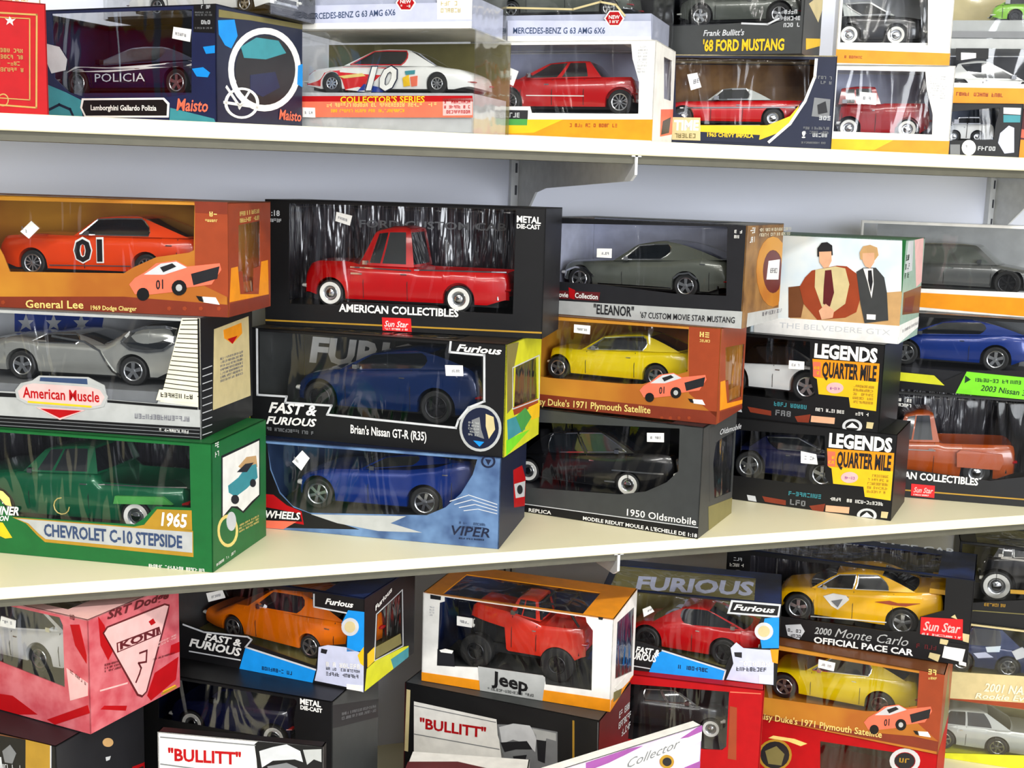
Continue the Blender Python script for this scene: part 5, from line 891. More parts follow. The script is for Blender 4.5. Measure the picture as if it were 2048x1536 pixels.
{'name':'model_car_box','label':'black and sky blue window box with a red supercar,right of the off-roader','fr':(0.835,1.33,-0.216),'rz':-0.54105,'w':0.235,'d':0.13,'h':0.112,'cols':{'front':'black','right':'clear_plastic','top':'marine','inside':'olive','tray':'olive'},'holes':{'F':[[(30,1090),(2155,1090),(2091,1090),(1703,1090),(1667,937),(2107,921),(2036,743),(2108,595),(2096,496),(1768,455),(1673,169),(859,338),(571,405),(30,460)]],'T':[[(94,39),(1998,39),(1998,1040),(94,1040)]]},'ops':[('X','I','lettering','FURIOUS',(314,715),(1976,792),186,'card_lavender',2,0.04,0.12),('Q','F','printed_line',[[(2164,1109),(2164,1117),(2074,1117),(2074,1109)]],'card_pale_grey',3),('P','F','label_print',[(1703,1112),(2340,1119),(2328,933),(1659,921)],'card_pale_grey',2),('P','F','label_print',[(1728,1087),(2318,1092),(2304,961),(1694,948)],'card_black',3),('X','F','lettering','Furious',(1738,987),(2270,996),73,'card_white',5,0.03,0.3),('P','F','print',[(2144,906),(2327,948),(2350,524),(2133,496),(2107,614)],'card_blue_bright',2),('P','F','badge_print',[(2265,744),(2262,706),(2247,671),(2222,642),(2190,621),(2153,611),(2116,613),(2081,626),(2053,650),(2034,682),(2026,718),(2030,756),(2045,791),(2070,820),(2102,841),(2139,851),(2176,849),(2210,836),(2238,812),(2257,780)],'card_pale_grey',3),('P','F','badge_print',[(2222,739),(2220,715),(2210,692),(2194,673),(2174,660),(2151,654),(2127,655),(2105,664),(2087,679),(2075,699),(2070,723),(2072,747),(2082,770),(2098,789),(2118,802),(2141,808),(2165,807),(2187,798),(2205,783),(2217,763)],'card_khaki',4),('P','F','banner_print',[(767,268),(841,312),(1690,135),(1664,0),(677,0)],'card_blue_bright',2),('Q','F','printed_line',[[(833,331),(829,312),(1691,127),(1696,146)],[(1695,146),(1676,149),(1649,3),(1668,3)]],'card_pale_grey',3),('D','F','small_print',(1060,92),(1463,85),56,'card_navy',3,1),('X','F','lettering','FAST &',(482,260),(806,242),80,'card_white',4,0.035,0.3),('X','F','lettering','FURIOUS',(391,165),(773,149),88,'card_white',4,0.035,0.3),('Q','F','printed_line',[[(389,72),(388,59),(689,41),(690,54)]],'card_pale_grey',3),('P','F','badge_print',[(1731,455),(1800,541),(1896,473),(2097,476),(2288,488),(2312,11),(2107,6),(1700,13),(1780,244)],'card_lavender',2),('D','F','small_print',(1855,223),(2257,256),66,'card_white',4,1),('D','F','small_print',(1822,150),(2261,186),55,'card_dark',3,1),('P','F','print',[(1780,402),(1881,413),(1885,335),(1793,344)],'card_dark',3),('P','F','print',[(2118,126),(2301,137),(2304,20),(2125,12)],'card_white',4),('P','F','print',[(2242,492),(2350,505),(2350,310),(2280,321)],'card_orange',3),('P','F','price_sticker',[(550,869),(651,925),(706,852),(573,763)],'sticker',6),('D','F','price_print',(600,818),(686,876),30,'ink',7,1)],'tray':0.01065,'wrap':(0.00705,0.2021,0.0112,0.104,0.005)},
{'name':'model_car_box','label':'red window box with a round dark print,at the bottom under the rust box','fr':(1.092,1.318,-0.43),'rz':-0.75922,'w':0.3,'d':0.15,'h':0.0912,'cols':{'front':'red','right':'red','top':'red','inside':'brown','tray':'maroon'},'holes':{'F':[[(1394,742),(2447,810),(2462,328),(1432,178)]]},'ops':[('G','F','picture_print',[(1006,442),(999,364),(969,288),(918,221),(852,170),(776,140),(699,134),(627,153),(569,194),(529,254),(512,328),(520,406),(551,483),(603,549),(670,599),(745,628),(822,634),(893,615),(950,573),(989,514)],[(972,434),(966,367),(940,301),(896,244),(839,200),(774,175),(707,169),(646,185),(596,221),(562,273),(547,336),(554,403),(580,469),(625,526),(682,569),(747,594),(814,599),(874,583),(924,547),(957,496)],'card_gold',2),('P','F','picture_print',[(976,434),(970,366),(943,300),(898,241),(840,197),(774,170),(706,165),(644,181),(593,218),(558,270),(543,335),(550,404),(577,471),(622,529),(681,573),(747,599),(814,603),(876,587),(927,550),(961,498)],'card_dark',1),('P','F','picture_print',[(615,415),(775,527),(900,430),(865,245),(675,226)],'card_olive',2),('P','F','flourish_print',[(650,625),(934,638),(1124,606),(1214,664),(1025,696),(718,678)],'card_gold_text',2),('G','F','wheel_print',[(2778,762),(2772,702),(2747,644),(2706,592),(2651,553),(2589,529),(2525,523),(2466,536),(2417,566),(2384,611),(2370,666),(2376,726),(2401,785),(2443,836),(2498,876),(2561,899),(2624,904),(2683,891),(2730,861),(2763,816)],[(2717,747),(2713,706),(2696,665),(2666,629),(2628,601),(2585,584),(2540,580),(2499,589),(2465,611),(2442,642),(2432,681),(2436,723),(2453,764),(2483,800),(2521,827),(2565,844),(2609,848),(2650,838),(2684,817),(2707,786)],'card_pale_grey',2),('P','F','wheel_print',[(2707,745),(2704,707),(2688,670),(2660,636),(2624,611),(2584,595),(2542,592),(2504,600),(2472,619),(2451,648),(2441,683),(2445,721),(2462,759),(2489,792),(2525,818),(2566,833),(2607,836),(2645,828),(2677,809),(2698,780)],'card_dark',1),('D','F','small_print',(2501,678),(2652,698),67,'card_gold',3,1)]},
{'name':'model_car_box','label':'rust and ochre window box with a yellow car,under the pace car box','fr':(1.09,1.316,-0.338),'rz':-0.75922,'w':0.265,'d':0.15,'h':0.116,'cols':{'front':'ochre','right':'rust','top':'brown','inside':'ochre','tray':'ochre'},'holes':{'F':[[(150,1081),(2316,1120),(2347,651),(1861,464),(1643,418),(150,324)]]},'ops':[('P','F','print',[(2317,1160),(2650,1160),(2650,187),(2333,411)],'card_rust',1),('P','F','print',[(0,63),(1353,75),(2318,193),(2650,187),(2650,40),(0,0)],'card_rust_dark',1),('D','F','small_print',(2437,1130),(2554,1136),78,'card_gold_text',3,1),('D','F','small_print',(2443,1060),(2559,1072),37,'card_gold_text',3,1),('P','F','car_print',[(1637,254),(1689,338),(1798,433),(1888,542),(2078,614),(2195,571),(2507,673),(2528,607),(2447,431),(2212,344),(2104,276),(1817,176),(1702,160)],'card_salmon',3),('P','F','car_print',[(1776,392),(1937,548),(2088,602),(2196,561),(1978,436)],'card_pale_grey',4),('P','F','car_print',[(1932,506),(2049,576),(2092,549),(1968,460)],'card_dark',5),('P','F','car_print',[(2241,501),(2510,642),(2497,503),(2274,384)],'card_dark',4),('P','F','car_print',[(1846,192),(1842,160),(1826,131),(1803,112),(1775,106),(1749,114),(1730,135),(1722,164),(1726,196),(1741,225),(1765,244),(1792,250),(1818,242),(1837,221)],'card_black',5),('P','F','car_print',[(2209,343),(2205,305),(2187,271),(2159,249),(2126,241),(2095,251),(2073,276),(2062,311),(2067,349),(2085,383),(2113,406),(2146,413),(2177,403),(2199,378)],'card_black',5),('P','F','car_print',[(2168,334),(2164,310),(2149,293),(2129,288),(2112,299),(2104,320),(2108,344),(2123,362),(2143,366),(2160,356)],'card_silver',6),('P','F','logo_print',[(2362,279),(2497,300),(2542,230),(2383,222)],'card_white',3),('P','F','logo_print',[(2306,276),(2370,281),(2391,223),(2342,230)],'card_black',3),('X','F','car_print','01',(1910,260),(1981,284),97,'card_dark',5,0.02,0),('X','F','lettering',"Daisy Duke's 1971 Plymouth Satellite",(86,-16),(1894,79),94,'card_gold_text',4,0.015,0),('P','R','print',[(733,1040),(1500,23),(1500,0),(353,0)],'card_olive',1),('P','F','price_sticker',[(948,1058),(1183,1048),(1169,924),(947,936)],'sticker',6),('D','F','price_print',(991,977),(1136,969),34,'ink',7,1)],'tray':0.02193},
{'name':'model_car_box','label':'black window box with a yellow pace car,top of its stack at lower right','fr':(1.138,1.33,-0.22),'rz':-0.71035,'w':0.344,'d':0.135,'h':0.125,'cols':{'front':'black','right':'dark','top':'marine','inside':'crinkle','tray':'black'},'holes':{'F':[[(348,1167),(3066,1220),(3077,757),(2770,613),(2733,393),(2376,333),(898,308),(351,320)]],'T':[[(378,40),(2958,40),(2958,1080),(378,1080)]]},'ops':[('D','F','small_print',(103,1053),(235,1060),49,'card_pale_grey',3,1),('D','F','small_print',(49,959),(264,973),49,'card_white',3,1),('G','F','emblem_print',[(241,875),(239,858),(229,841),(214,827),(195,816),(173,810),(151,810),(130,814),(114,824),(102,838),(98,854),(101,871),(110,888),(125,902),(145,913),(167,919),(189,919),(209,915),(226,905),(237,891)],[(213,871),(211,861),(206,851),(196,842),(185,836),(172,832),(158,832),(146,834),(136,840),(129,848),(127,858),(128,869),(134,879),(143,887),(155,894),(168,897),(181,897),(193,895),(203,889),(210,881)],'card_grey',2),('X','F','lettering','2000',(1340,130),(1581,138),97,'card_silver',4,0.02,0.2),('X','F','lettering','Monte Carlo',(1627,129),(2642,157),130,'card_silver',4,0.0,0.35),('X','F','lettering','OFFICIAL PACE CAR',(1338,-8),(2720,32),88,'card_white',4,0.03,0),('P','F','emblem_print',[(917,188),(1136,236),(1201,136),(1129,0),(962,34)],'card_pale_grey',2),('D','F','small_print',(958,96),(1156,104),49,'card_dark',3,2),('P','F','badge_print',[(2781,614),(3332,669),(3351,367),(2789,366)],'card_red_bright',4),('X','F','lettering','Sun Star',(2823,431),(3313,466),127,'card_pink_pale',6,0.02,0.25),('D','F','small_print',(2811,363),(3334,387),28,'card_white',5,1),('P','F','badge_print',[(3173,678),(3222,721),(3259,657)],'card_khaki',4),('D','F','small_print',(2751,157),(3032,163),66,'card_maroon',3,1),('P','F','flag_print',[(3122,245),(3399,245),(3372,51),(3104,75)],'card_white',3),('P','F','flag_print',[(3170,312),(3436,310),(3436,181),(3399,245),(3144,244)],'card_black',4),('P','F','flag_print',[(2939,118),(3080,107),(3056,0),(2923,43)],'card_khaki',3),('P','F','flag_print',[(3061,341),(3168,336),(3163,264),(3056,269)],'card_khaki',3),('P','F','flag_print',[(3338,470),(3434,463),(3433,345),(3358,356)],'card_khaki',3),('P','F','flag_print',[(3329,67),(3426,49),(3430,0),(3333,9)],'card_white',3),('X','I','lettering','OFFICIAL PACE CAR',(1020,1133),(3139,1213),87,'card_silver',2,0.02,0)],'tray':0.02018,'wrap':(0.0344,0.29928,0.03,0.108,0.006)},
{'name':'model_car_box','label':'clear box with yellow base and silver car in the lower right corner','fr':(1.42,1.322,-0.43),'rz':-0.62832,'w':0.27,'d':0.12,'h':0.095,'cols':{'front':'clear_plastic','right':'clear_plastic','top':'clear_plastic','left':'clear_plastic','inside':None,'tray':'acid','bottom':'yellow','back':'olive'},'holes':{},'ops':[('P','F','banner_print',[(235,70),(1680,269),(1733,0),(287,0)],'card_acid',2)],'film':'clear_plastic','tray':0.002},
{'name':'model_car_box','label':'gold-based window box with a blue decorated car at the right edge','fr':(1.42,1.324,-0.335),'rz':-0.62832,'w':0.255,'d':0.12,'h':0.125,'cols':{'front':'khaki','right':'clear_plastic','top':'dark','inside':'olive','tray':'olive'},'holes':{'F':[[(40,1210),(1567,1210),(1645,559),(304,455),(40,436)]]},'ops':[('X','F','lettering','2001 NASCAR',(630,207),(1545,251),127,'card_cream',4,0.02,0.2),('X','F','lettering','Rookie Evolution',(513,76),(1681,174),84,'card_cream',4,0.02,0.2),('P','F','print',[(0,0),(1683,150),(1696,5)],'card_rust',1)],'tray':0.03409},
{'name':'model_car_box','label':'dark window box with a black hot rod at the right edge,top of its stack','fr':(1.422,1.326,-0.21),'rz':-0.62832,'w':0.245,'d':0.13,'h':0.125,'cols':{'front':'black','right':'black','top':'dark','inside':'olive','tray':'dark'},'holes':{'F':[[(40,1210),(1350,1210),(1431,538),(264,312),(40,309)]],'T':[[(245,26),(2205,26),(2205,1040),(245,1040)]]},'ops':[('D','F','small_print',(420,284),(724,305),48,'card_gold',3,1),('Q','F','printed_line',[[(3,143),(3,129),(304,189),(302,203)],[(289,201),(289,187),(1465,247),(1464,261)]],'card_olive',3),('P','F','print',[(764,584),(1423,632),(1429,562),(770,524)],'card_gold',2)],'tray':0.02633,'wrap':(0.0147,0.2254,0.0375,0.104,0.006)},
]
CARS = [
{'name':'model_pickup_truck','label':'green stepside pickup inside the green box at the lower left','loc':(0.0052,1.4578,1.1803),'rz':-0.52011,'col':'green','W':0.1075,'r':0.01738,'wheels':(-0.10303,0.06507),'deck':[(-1456,322),(-1435,462),(-1383,530),(-663,580),(175,617),(197,518),(1218,525),(1233,434)],'nose':-1,'wheel':'white','cabins':[{'pts':[(-731,583),(-484,853),(101,911),(184,618)],'side':[(0,0,False),(0.18,0.12,True),(0.38,0.38,False),(0.42,0.42,True),(0.86,0.86,False),(1,1,False)],'curve':(1,1)}],'lamps':[('headlight',-1,0.72,0.02618,0.00807,0.00342,'lamp_clear'),('taillight',1,0.72,0.03427,0.01075,0.00326,'lamp_red')],'blocks':[('grille',-0.14681,-0.14161,-0.55,0.55,0.02147,0.02746,'chassis'),('door_mirror',-0.06327,-0.05727,-1.06,-0.9,0.05929,0.06429,'chrome')],'bumpers':[('bumper',-1,0.01634,0.02019,0.00323,'chrome'),('bumper',1,0.01926,0.02513,0.00323,'chrome')],'strips':[('door_seam',[(-639,129),(-639,564)],0.0005,'seam'),('door_seam',[(92,129),(92,595)],0.0005,'seam'),('door_handle',[(-11,500),(70,500)],0.0009,'chrome'),('side_moulding',[(205,503),(1218,525)],0.0009,'chrome')],'bed':(0.01974,0.12099,0.01999),'patches':[('fender',[(415,317),(434,405),(990,429),(1102,346)],'card_green_light',0.004)],'bars':[('door_emblem',[(-0.02355,-1.0,0.03247),(-0.02828,-1.0,0.03126),(-0.03179,-1.0,0.02787),(-0.03315,-1.0,0.02318),(-0.03199,-1.0,0.01843),(-0.02863,-1.0,0.01488),(-0.02396,-1.0,0.01347),(-0.0192,-1.0,0.01458),(-0.01562,-1.0,0.0179),(-0.01416,-1.0,0.02256)],0.0007,'card_gold_text')]},  # the fender's light green paints in its highlight
{'name':'model_sports_car','label':'silver streamlined car with swept fenders in the striped box','loc':(-0.008,1.4782,1.3415),'rz':-0.48869,'col':'chromed','W':0.0948,'r':0.01613,'wheels':(-0.05789,0.07503),'deck':[(-1218,341),(-1191,341),(-1026,416),(-706,471),(-430,451),(117,448),(426,438),(621,571),(852,658),(1118,674),(1259,624),(1275,445)],'nose':-1,'wheel':'five','cabins':[{'pts':[(-530,420),(-310,524),(22,536),(426,430)],'side':[(0,0,False),(0.05,0.06,True),(0.3,0.4,True),(0.62,0.92,False),(1,1,False)],'curve':(0.8,0.8),'trim':'chrome'}],'lamps':[('headlight',-1,0.72,0.02734,0.00711,0.00385,'lamp_clear'),('taillight',1,0.72,0.03483,0.00948,0.00345,'lamp_red')],'blocks':[('grille',-0.12303,-0.11783,-0.55,0.55,0.02204,0.02879,'chassis')],'strips':[('fender_trim',[(629,480),(718,591),(890,650),(1118,665),(1240,641),(1229,497),(1114,413),(923,390),(733,411),(629,480)],0.0022,'chrome'),('side_moulding',[(-232,502),(156,458),(366,373),(515,150),(610,80)],0.0016,'chrome')],'patches':[('fender_window',[(629,480),(718,591),(890,650),(1118,665),(1240,641),(1229,497),(1114,413),(923,390),(733,411)],'car_glass',0.002)]},
{'name':'model_muscle_car','label':'orange muscle car numbered 01 on its door,in the rust-coloured box','loc':(0.0044,1.4777,1.4581),'rz':-0.46775,'col':'orange','W':0.0932,'r':0.01431,'wheels':(-0.05604,0.07721),'deck':[(-1005,251),(-988,339),(-926,431),(-540,460),(-100,458),(788,468),(1216,475),(1309,461),(1326,338)],'nose':-1,'wheel':'ten','cabins':[{'pts':[(-81,459),(172,663),(661,687),(1253,476)],'side':[(0,0,False),(0.04,0.05,True),(0.35,0.45,True),(0.65,0.97,False),(1,1,False)],'curve':(1,1.0),'trim':'chrome'}],'lamps':[('headlight',-1,0.72,0.02056,0.00699,0.0026,'lamp_clear'),('taillight',1,0.72,0.02686,0.00932,0.0025,'lamp_red')],'blocks':[('grille',-0.10174,-0.09654,-0.55,0.55,0.01699,0.02153,'chassis'),('door_mirror',0.00761,0.01361,-1.06,-0.9,0.04705,0.05205,'chrome')],'bumpers':[('bumper',-1,0.01309,0.01601,0.0028,'chrome'),('bumper',1,0.01537,0.01986,0.0028,'chrome')],'strips':[('door_seam',[(53,106),(53,446)],0.0005,'seam'),('door_seam',[(1120,106),(1120,459)],0.0005,'seam'),('door_handle',[(998,388),(1068,388)],0.0009,'chrome'),('sill_moulding',[(-359,126),(593,150)],0.0008,'chrome')],'texts':[('door_number','01',(-50,185),(277,198),225,'card_black',0.03,0,0.0012),('door_number','01',(-66,181),(292,195),241,'card_white',0.06,0,0.0006)]},
{'name':'model_sports_car','label':'dark blue roadster coupe with silver wheels in the steel blue box','loc':(0.351,1.4643,1.1704),'rz':-0.53756,'col':'blue','W':0.0895,'r':0.01904,'wheels':(-0.08699,0.05047),'deck':[(-1137,374),(-1116,374),(-1034,423),(-871,482),(-607,516),(-285,534),(272,566),(624,624),(913,727),(1078,727),(1100,584)],'nose':-1,'wheel':'six','cabins':[{'pts':[(-345,531),(-8,706),(445,759),(972,721)],'side':[(0,0,False),(0.04,0.06,True),(0.25,0.4,True),(0.5,0.75,False),(1,1,False)],'curve':(0.9,0.7)}],'lamps':[('headlight',-1,0.72,0.03023,0.00671,0.00409,'lamp_clear'),('taillight',1,0.72,0.04535,0.00895,0.00466,'lamp_red')],'blocks':[('grille',-0.11488,-0.10968,-0.55,0.55,0.0246,0.03176,'chassis'),('door_mirror',-0.01909,-0.01309,-1.06,-0.9,0.05514,0.06014,'chrome')],'strips':[('door_seam',[(-214,142),(-214,522)],0.0005,'seam'),('door_seam',[(840,142),(840,680)],0.0005,'seam'),('door_handle',[(721,551),(788,551)],0.0009,'chrome')]},
{'name':'model_sports_car','label':'dark blue sports coupe with black wheels in the white-framed black box','loc':(0.3551,1.4791,1.2862),'rz':-0.61959,'col':'blue_dark','W':0.0958,'r':0.02026,'wheels':(-0.08494,0.06849),'deck':[(-1180,368),(-1169,368),(-1084,458),(-767,550),(-474,589),(305,650),(863,702),(1100,682),(1200,579),(1214,430)],'nose':-1,'wheel':'dark','cabins':[{'pts':[(-599,566),(-186,788),(422,856),(1100,692)],'side':[(0,0,False),(0.05,0.06,True),(0.3,0.4,True),(0.62,0.92,False),(1,1,False)],'curve':(0.9,0.75)}],'lamps':[('headlight',-1,0.72,0.02998,0.00718,0.00387,'lamp_clear'),('taillight',1,0.72,0.0345,0.00958,0.00305,'lamp_red')],'blocks':[('grille',-0.11918,-0.11398,-0.55,0.55,0.02466,0.03143,'chassis'),('door_mirror',-0.0391,-0.0331,-1.06,-0.9,0.0608,0.0658,'chrome')],'strips':[('door_seam',[(-497,151),(-497,569)],0.0005,'seam'),('door_seam',[(352,151),(352,635)],0.0005,'seam'),('door_handle',[(207,531),(279,531)],0.0009,'chrome')]},
{'name':'model_pickup_truck','label':'red pickup with white-walled tyres in the large black box','loc':(0.3818,1.506,1.4178),'rz':-0.53582,'col':'red','W':0.093,'r':0.01653,'wheels':(-0.09586,0.06922),'deck':[(-1330,297),(-1320,369),(-1269,508),(-1145,557),(-737,565),(-574,529),(88,526),(128,502),(1283,502),(1306,362)],'nose':-1,'wheel':'white','cabins':[{'pts':[(-594,528),(-397,951),(41,991),(112,524)],'side':[(0,0,False),(0.18,0.12,True),(0.38,0.38,False),(0.42,0.42,True),(0.86,0.86,False),(1,1,False)],'curve':(1,1)}],'lamps':[('headlight',-1,0.72,0.02423,0.00697,0.00311,'lamp_clear'),('taillight',1,0.72,0.02893,0.0093,0.00259,'lamp_red')],'blocks':[('grille',-0.13419,-0.12899,-0.55,0.55,0.01996,0.0254,'chassis'),('door_mirror',-0.05255,-0.04655,-1.06,-0.9,0.05387,0.05887,'chrome')],'bumpers':[('bumper',-1,0.0153,0.01879,0.00316,'chrome'),('bumper',1,0.017,0.02167,0.00316,'chrome')],'strips':[('door_seam',[(-524,123),(-524,513)],0.0005,'seam'),('door_seam',[(41,123),(41,510)],0.0005,'seam'),('door_handle',[(-48,433),(31,433)],0.0009,'chrome'),('side_moulding',[(-696,500),(85,484)],0.0011,'chrome'),('side_moulding',[(118,493),(1263,510)],0.0011,'chrome'),('fender_badge',[(-685,423),(-543,421)],0.0016,'chrome'),('sill_moulding',[(-733,68),(394,77)],0.0009,'chrome')],'bed':(0.01282,0.1244,0.02066)},
{'name':'model_sedan','label':'black rounded sedan with chrome grille in the dark grey box','loc':(0.6462,1.4587,1.1828),'rz':-0.7854,'col':'black','W':0.0946,'r':0.01555,'wheels':(-0.10469,0.0371),'deck':[(-1310,305),(-1306,305),(-1258,361),(-897,416),(-173,498),(455,569),(778,593),(964,568),(1002,426)],'nose':1,'wheel':'white','cabins':[{'pts':[(-1139,378),(-705,696),(-78,790),(438,570)],'side':[(0,0,False),(0.25,0.08,True),(0.57,0.52,False),(0.6,0.56,True),(0.95,0.94,False),(1,1,False)],'curve':(0.6,0.85),'trim':'chrome'}],'lamps':[('headlight',1,0.72,0.03334,0.00709,0.00526,'lamp_clear'),('taillight',-1,0.72,0.02466,0.00946,0.00209,'lamp_red')],'blocks':[('grille',0.09621,0.10141,-0.55,0.55,0.0261,0.03531,'chassis'),('door_mirror',0.01872,0.02472,-1.06,-0.9,0.05522,0.06022,'chrome')],'bumpers':[('bumper',1,0.0182,0.02412,0.00277,'chrome'),('bumper',-1,0.01507,0.01882,0.00277,'chrome')],'strips':[('door_seam',[(375,116),(375,543)],0.0005,'seam'),('door_seam',[(-224,116),(-224,478)],0.0005,'seam'),('door_seam',[(-824,116),(-824,412)],0.0005,'seam'),('door_handle',[(-171,414),(-102,414)],0.0009,'chrome'),('side_moulding',[(154,327),(841,355)],0.0012,'chrome'),('fender_trim',[(55,166),(196,172)],0.0012,'chrome')],'bars':[('grille_bar',[(0.09599,-0.75,0.01477),(0.09899,0.0,0.01477),(0.09599,0.75,0.01477)],0.0013,'chrome'),('grille_bar',[(0.09599,-0.75,0.01788),(0.09899,0.0,0.01788),(0.09599,0.75,0.01788)],0.0013,'chrome'),('grille_bar',[(0.09599,-0.75,0.02099),(0.09899,0.0,0.02099),(0.09599,0.75,0.02099)],0.0013,'chrome')],'glass':'car_glass'},
{'name':'model_muscle_car','label':'yellow coupe in the upper rust box,on the middle shelf','loc':(0.6719,1.4519,1.3233),'rz':-0.75049,'col':'yellow','W':0.0791,'r':0.01492,'wheels':(-0.09835,0.03614),'deck':[(-1135,255),(-1133,293),(-1155,376),(-1038,397),(-635,408),(185,448),(600,480),(760,450),(794,327)],'nose':-1,'wheel':'mag','cabins':[{'pts':[(-675,410),(-385,600),(155,658),(656,480)],'side':[(0,0,False),(0.05,0.06,True),(0.3,0.4,True),(0.62,0.92,False),(1,1,False)],'curve':(1,0.85),'trim':'chrome'}],'lamps':[('headlight',-1,0.72,0.02096,0.00593,0.0026,'lamp_clear'),('taillight',1,0.72,0.02613,0.00791,0.00234,'lamp_red')],'blocks':[('grille',-0.1147,-0.1095,-0.55,0.55,0.01738,0.02194,'chassis'),('door_mirror',-0.05184,-0.04584,-1.06,-0.9,0.04249,0.04749,'chrome')],'bumpers':[('bumper',-1,0.01348,0.01641,0.00232,'chrome'),('bumper',1,0.01534,0.01956,0.00232,'chrome')],'strips':[('door_seam',[(-595,111),(-595,398)],0.0005,'seam'),('door_seam',[(70,111),(70,429)],0.0005,'seam'),('door_handle',[(-44,362),(14,362)],0.0009,'chrome')]},
{'name':'model_muscle_car','label':'pewter grey fastback in the black-brown box','loc':(0.7055,1.4638,1.4385),'rz':-0.81158,'col':'pewter','W':0.0981,'r':0.01563,'wheels':(-0.09776,0.04966),'deck':[(-1245,281),(-1243,281),(-1220,332),(-1153,376),(-518,418),(153,457),(722,536),(948,493),(1011,428),(1025,287)],'nose':-1,'wheel':'five','cabins':[{'pts':[(-518,421),(-209,645),(219,692),(947,502)],'side':[(0,0,False),(0.07,0.08,True),(0.3,0.45,True),(0.43,0.78,False),(1,1,False)],'curve':(1,0.72),'trim':'chrome'}],'lamps':[('headlight',-1,0.72,0.02297,0.00736,0.00295,'lamp_clear'),('taillight',1,0.72,0.02338,0.00981,0.0019,'lamp_red')],'blocks':[('grille',-0.1257,-0.1205,-0.55,0.55,0.01891,0.02407,'chassis'),('door_mirror',-0.03428,-0.02828,-1.06,-0.9,0.04395,0.04895,'chrome')],'bumpers':[('bumper',-1,0.01448,0.0178,0.00272,'chrome'),('bumper',1,0.01463,0.01805,0.00272,'chrome')],'strips':[('door_seam',[(-372,116),(-372,413)],0.0005,'seam'),('door_seam',[(801,116),(801,505)],0.0005,'seam'),('door_handle',[(672,438),(740,438)],0.0009,'chrome'),('wheel_arch_trim',[(-1204,185),(-1184,258),(-1046,310),(-880,306),(-763,204)],0.0016,'chrome'),('wheel_arch_trim',[(339,241),(412,302),(545,323),(653,252)],0.0016,'chrome'),('sill_moulding',[(-708,116),(306,120)],0.001,'chrome')]},
{'name':'model_muscle_car','label':'dark blue car half behind a yellow panel,in the lower panelled box','loc':(0.9493,1.4471,1.1763),'rz':-0.77842,'col':'navy','W':0.0822,'r':0.01945,'wheels':(-0.0856,0.01636),'deck':[(-1025,279),(-1016,370),(-1049,435),(-503,484),(87,497),(459,492),(895,494),(942,346)],'nose':1,'wheel':'five','cabins':[{'pts':[(-872,451),(-667,626),(-226,664),(255,493)],'side':[(0,0,False),(0.38,0.08,True),(0.7,0.6,True),(0.95,0.94,False),(1,1,False)],'curve':(1,1),'trim':'chrome'}],'lamps':[('headlight',1,0.72,0.02831,0.00616,0.00361,'lamp_clear'),('taillight',-1,0.72,0.02344,0.00822,0.00158,'lamp_red')],'blocks':[('grille',0.09018,0.09538,-0.55,0.55,0.02334,0.02966,'chassis'),('door_mirror',0.00674,0.01274,-1.06,-0.9,0.05069,0.05569,'chrome')],'bumpers':[('bumper',1,0.01793,0.02199,0.00236,'chrome'),('bumper',-1,0.01617,0.01902,0.00236,'chrome')],'strips':[('door_seam',[(188,145),(188,481)],0.0005,'seam'),('door_seam',[(-376,145),(-376,472)],0.0005,'seam'),('door_handle',[(-344,407),(-285,407)],0.0009,'chrome')]},
{'name':'model_muscle_car','label':'white car half behind a yellow panel,in the upper panelled box','loc':(0.9331,1.4676,1.2941),'rz':-0.82903,'col':'white','W':0.0818,'r':0.02003,'wheels':(-0.09092,0.01475),'deck':[(-1123,289),(-1122,364),(-1024,427),(-408,465),(283,497),(874,518),(921,382)],'nose':1,'wheel':'five','cabins':[{'pts':[(-843,436),(-659,693),(-172,738),(320,500)],'side':[(0,0,False),(0.38,0.08,True),(0.7,0.6,True),(0.95,0.94,False),(1,1,False)],'curve':(1,1),'col':'black'}],'lamps':[('headlight',1,0.72,0.03094,0.00613,0.00412,'lamp_clear'),('taillight',-1,0.72,0.02431,0.00818,0.00165,'lamp_red')],'blocks':[('grille',0.08808,0.09328,-0.55,0.55,0.02528,0.03249,'chassis'),('door_mirror',0.01274,0.01874,-1.06,-0.9,0.05014,0.05514,'chrome')],'bumpers':[('bumper',1,0.01911,0.02374,0.00245,'chrome'),('bumper',-1,0.01671,0.01969,0.00245,'chrome')],'strips':[('door_seam',[(250,149),(250,481)],0.0005,'seam'),('door_seam',[(-331,149),(-331,454)],0.0005,'seam'),('door_handle',[(-298,395),(-237,395)],0.0009,'chrome')]},
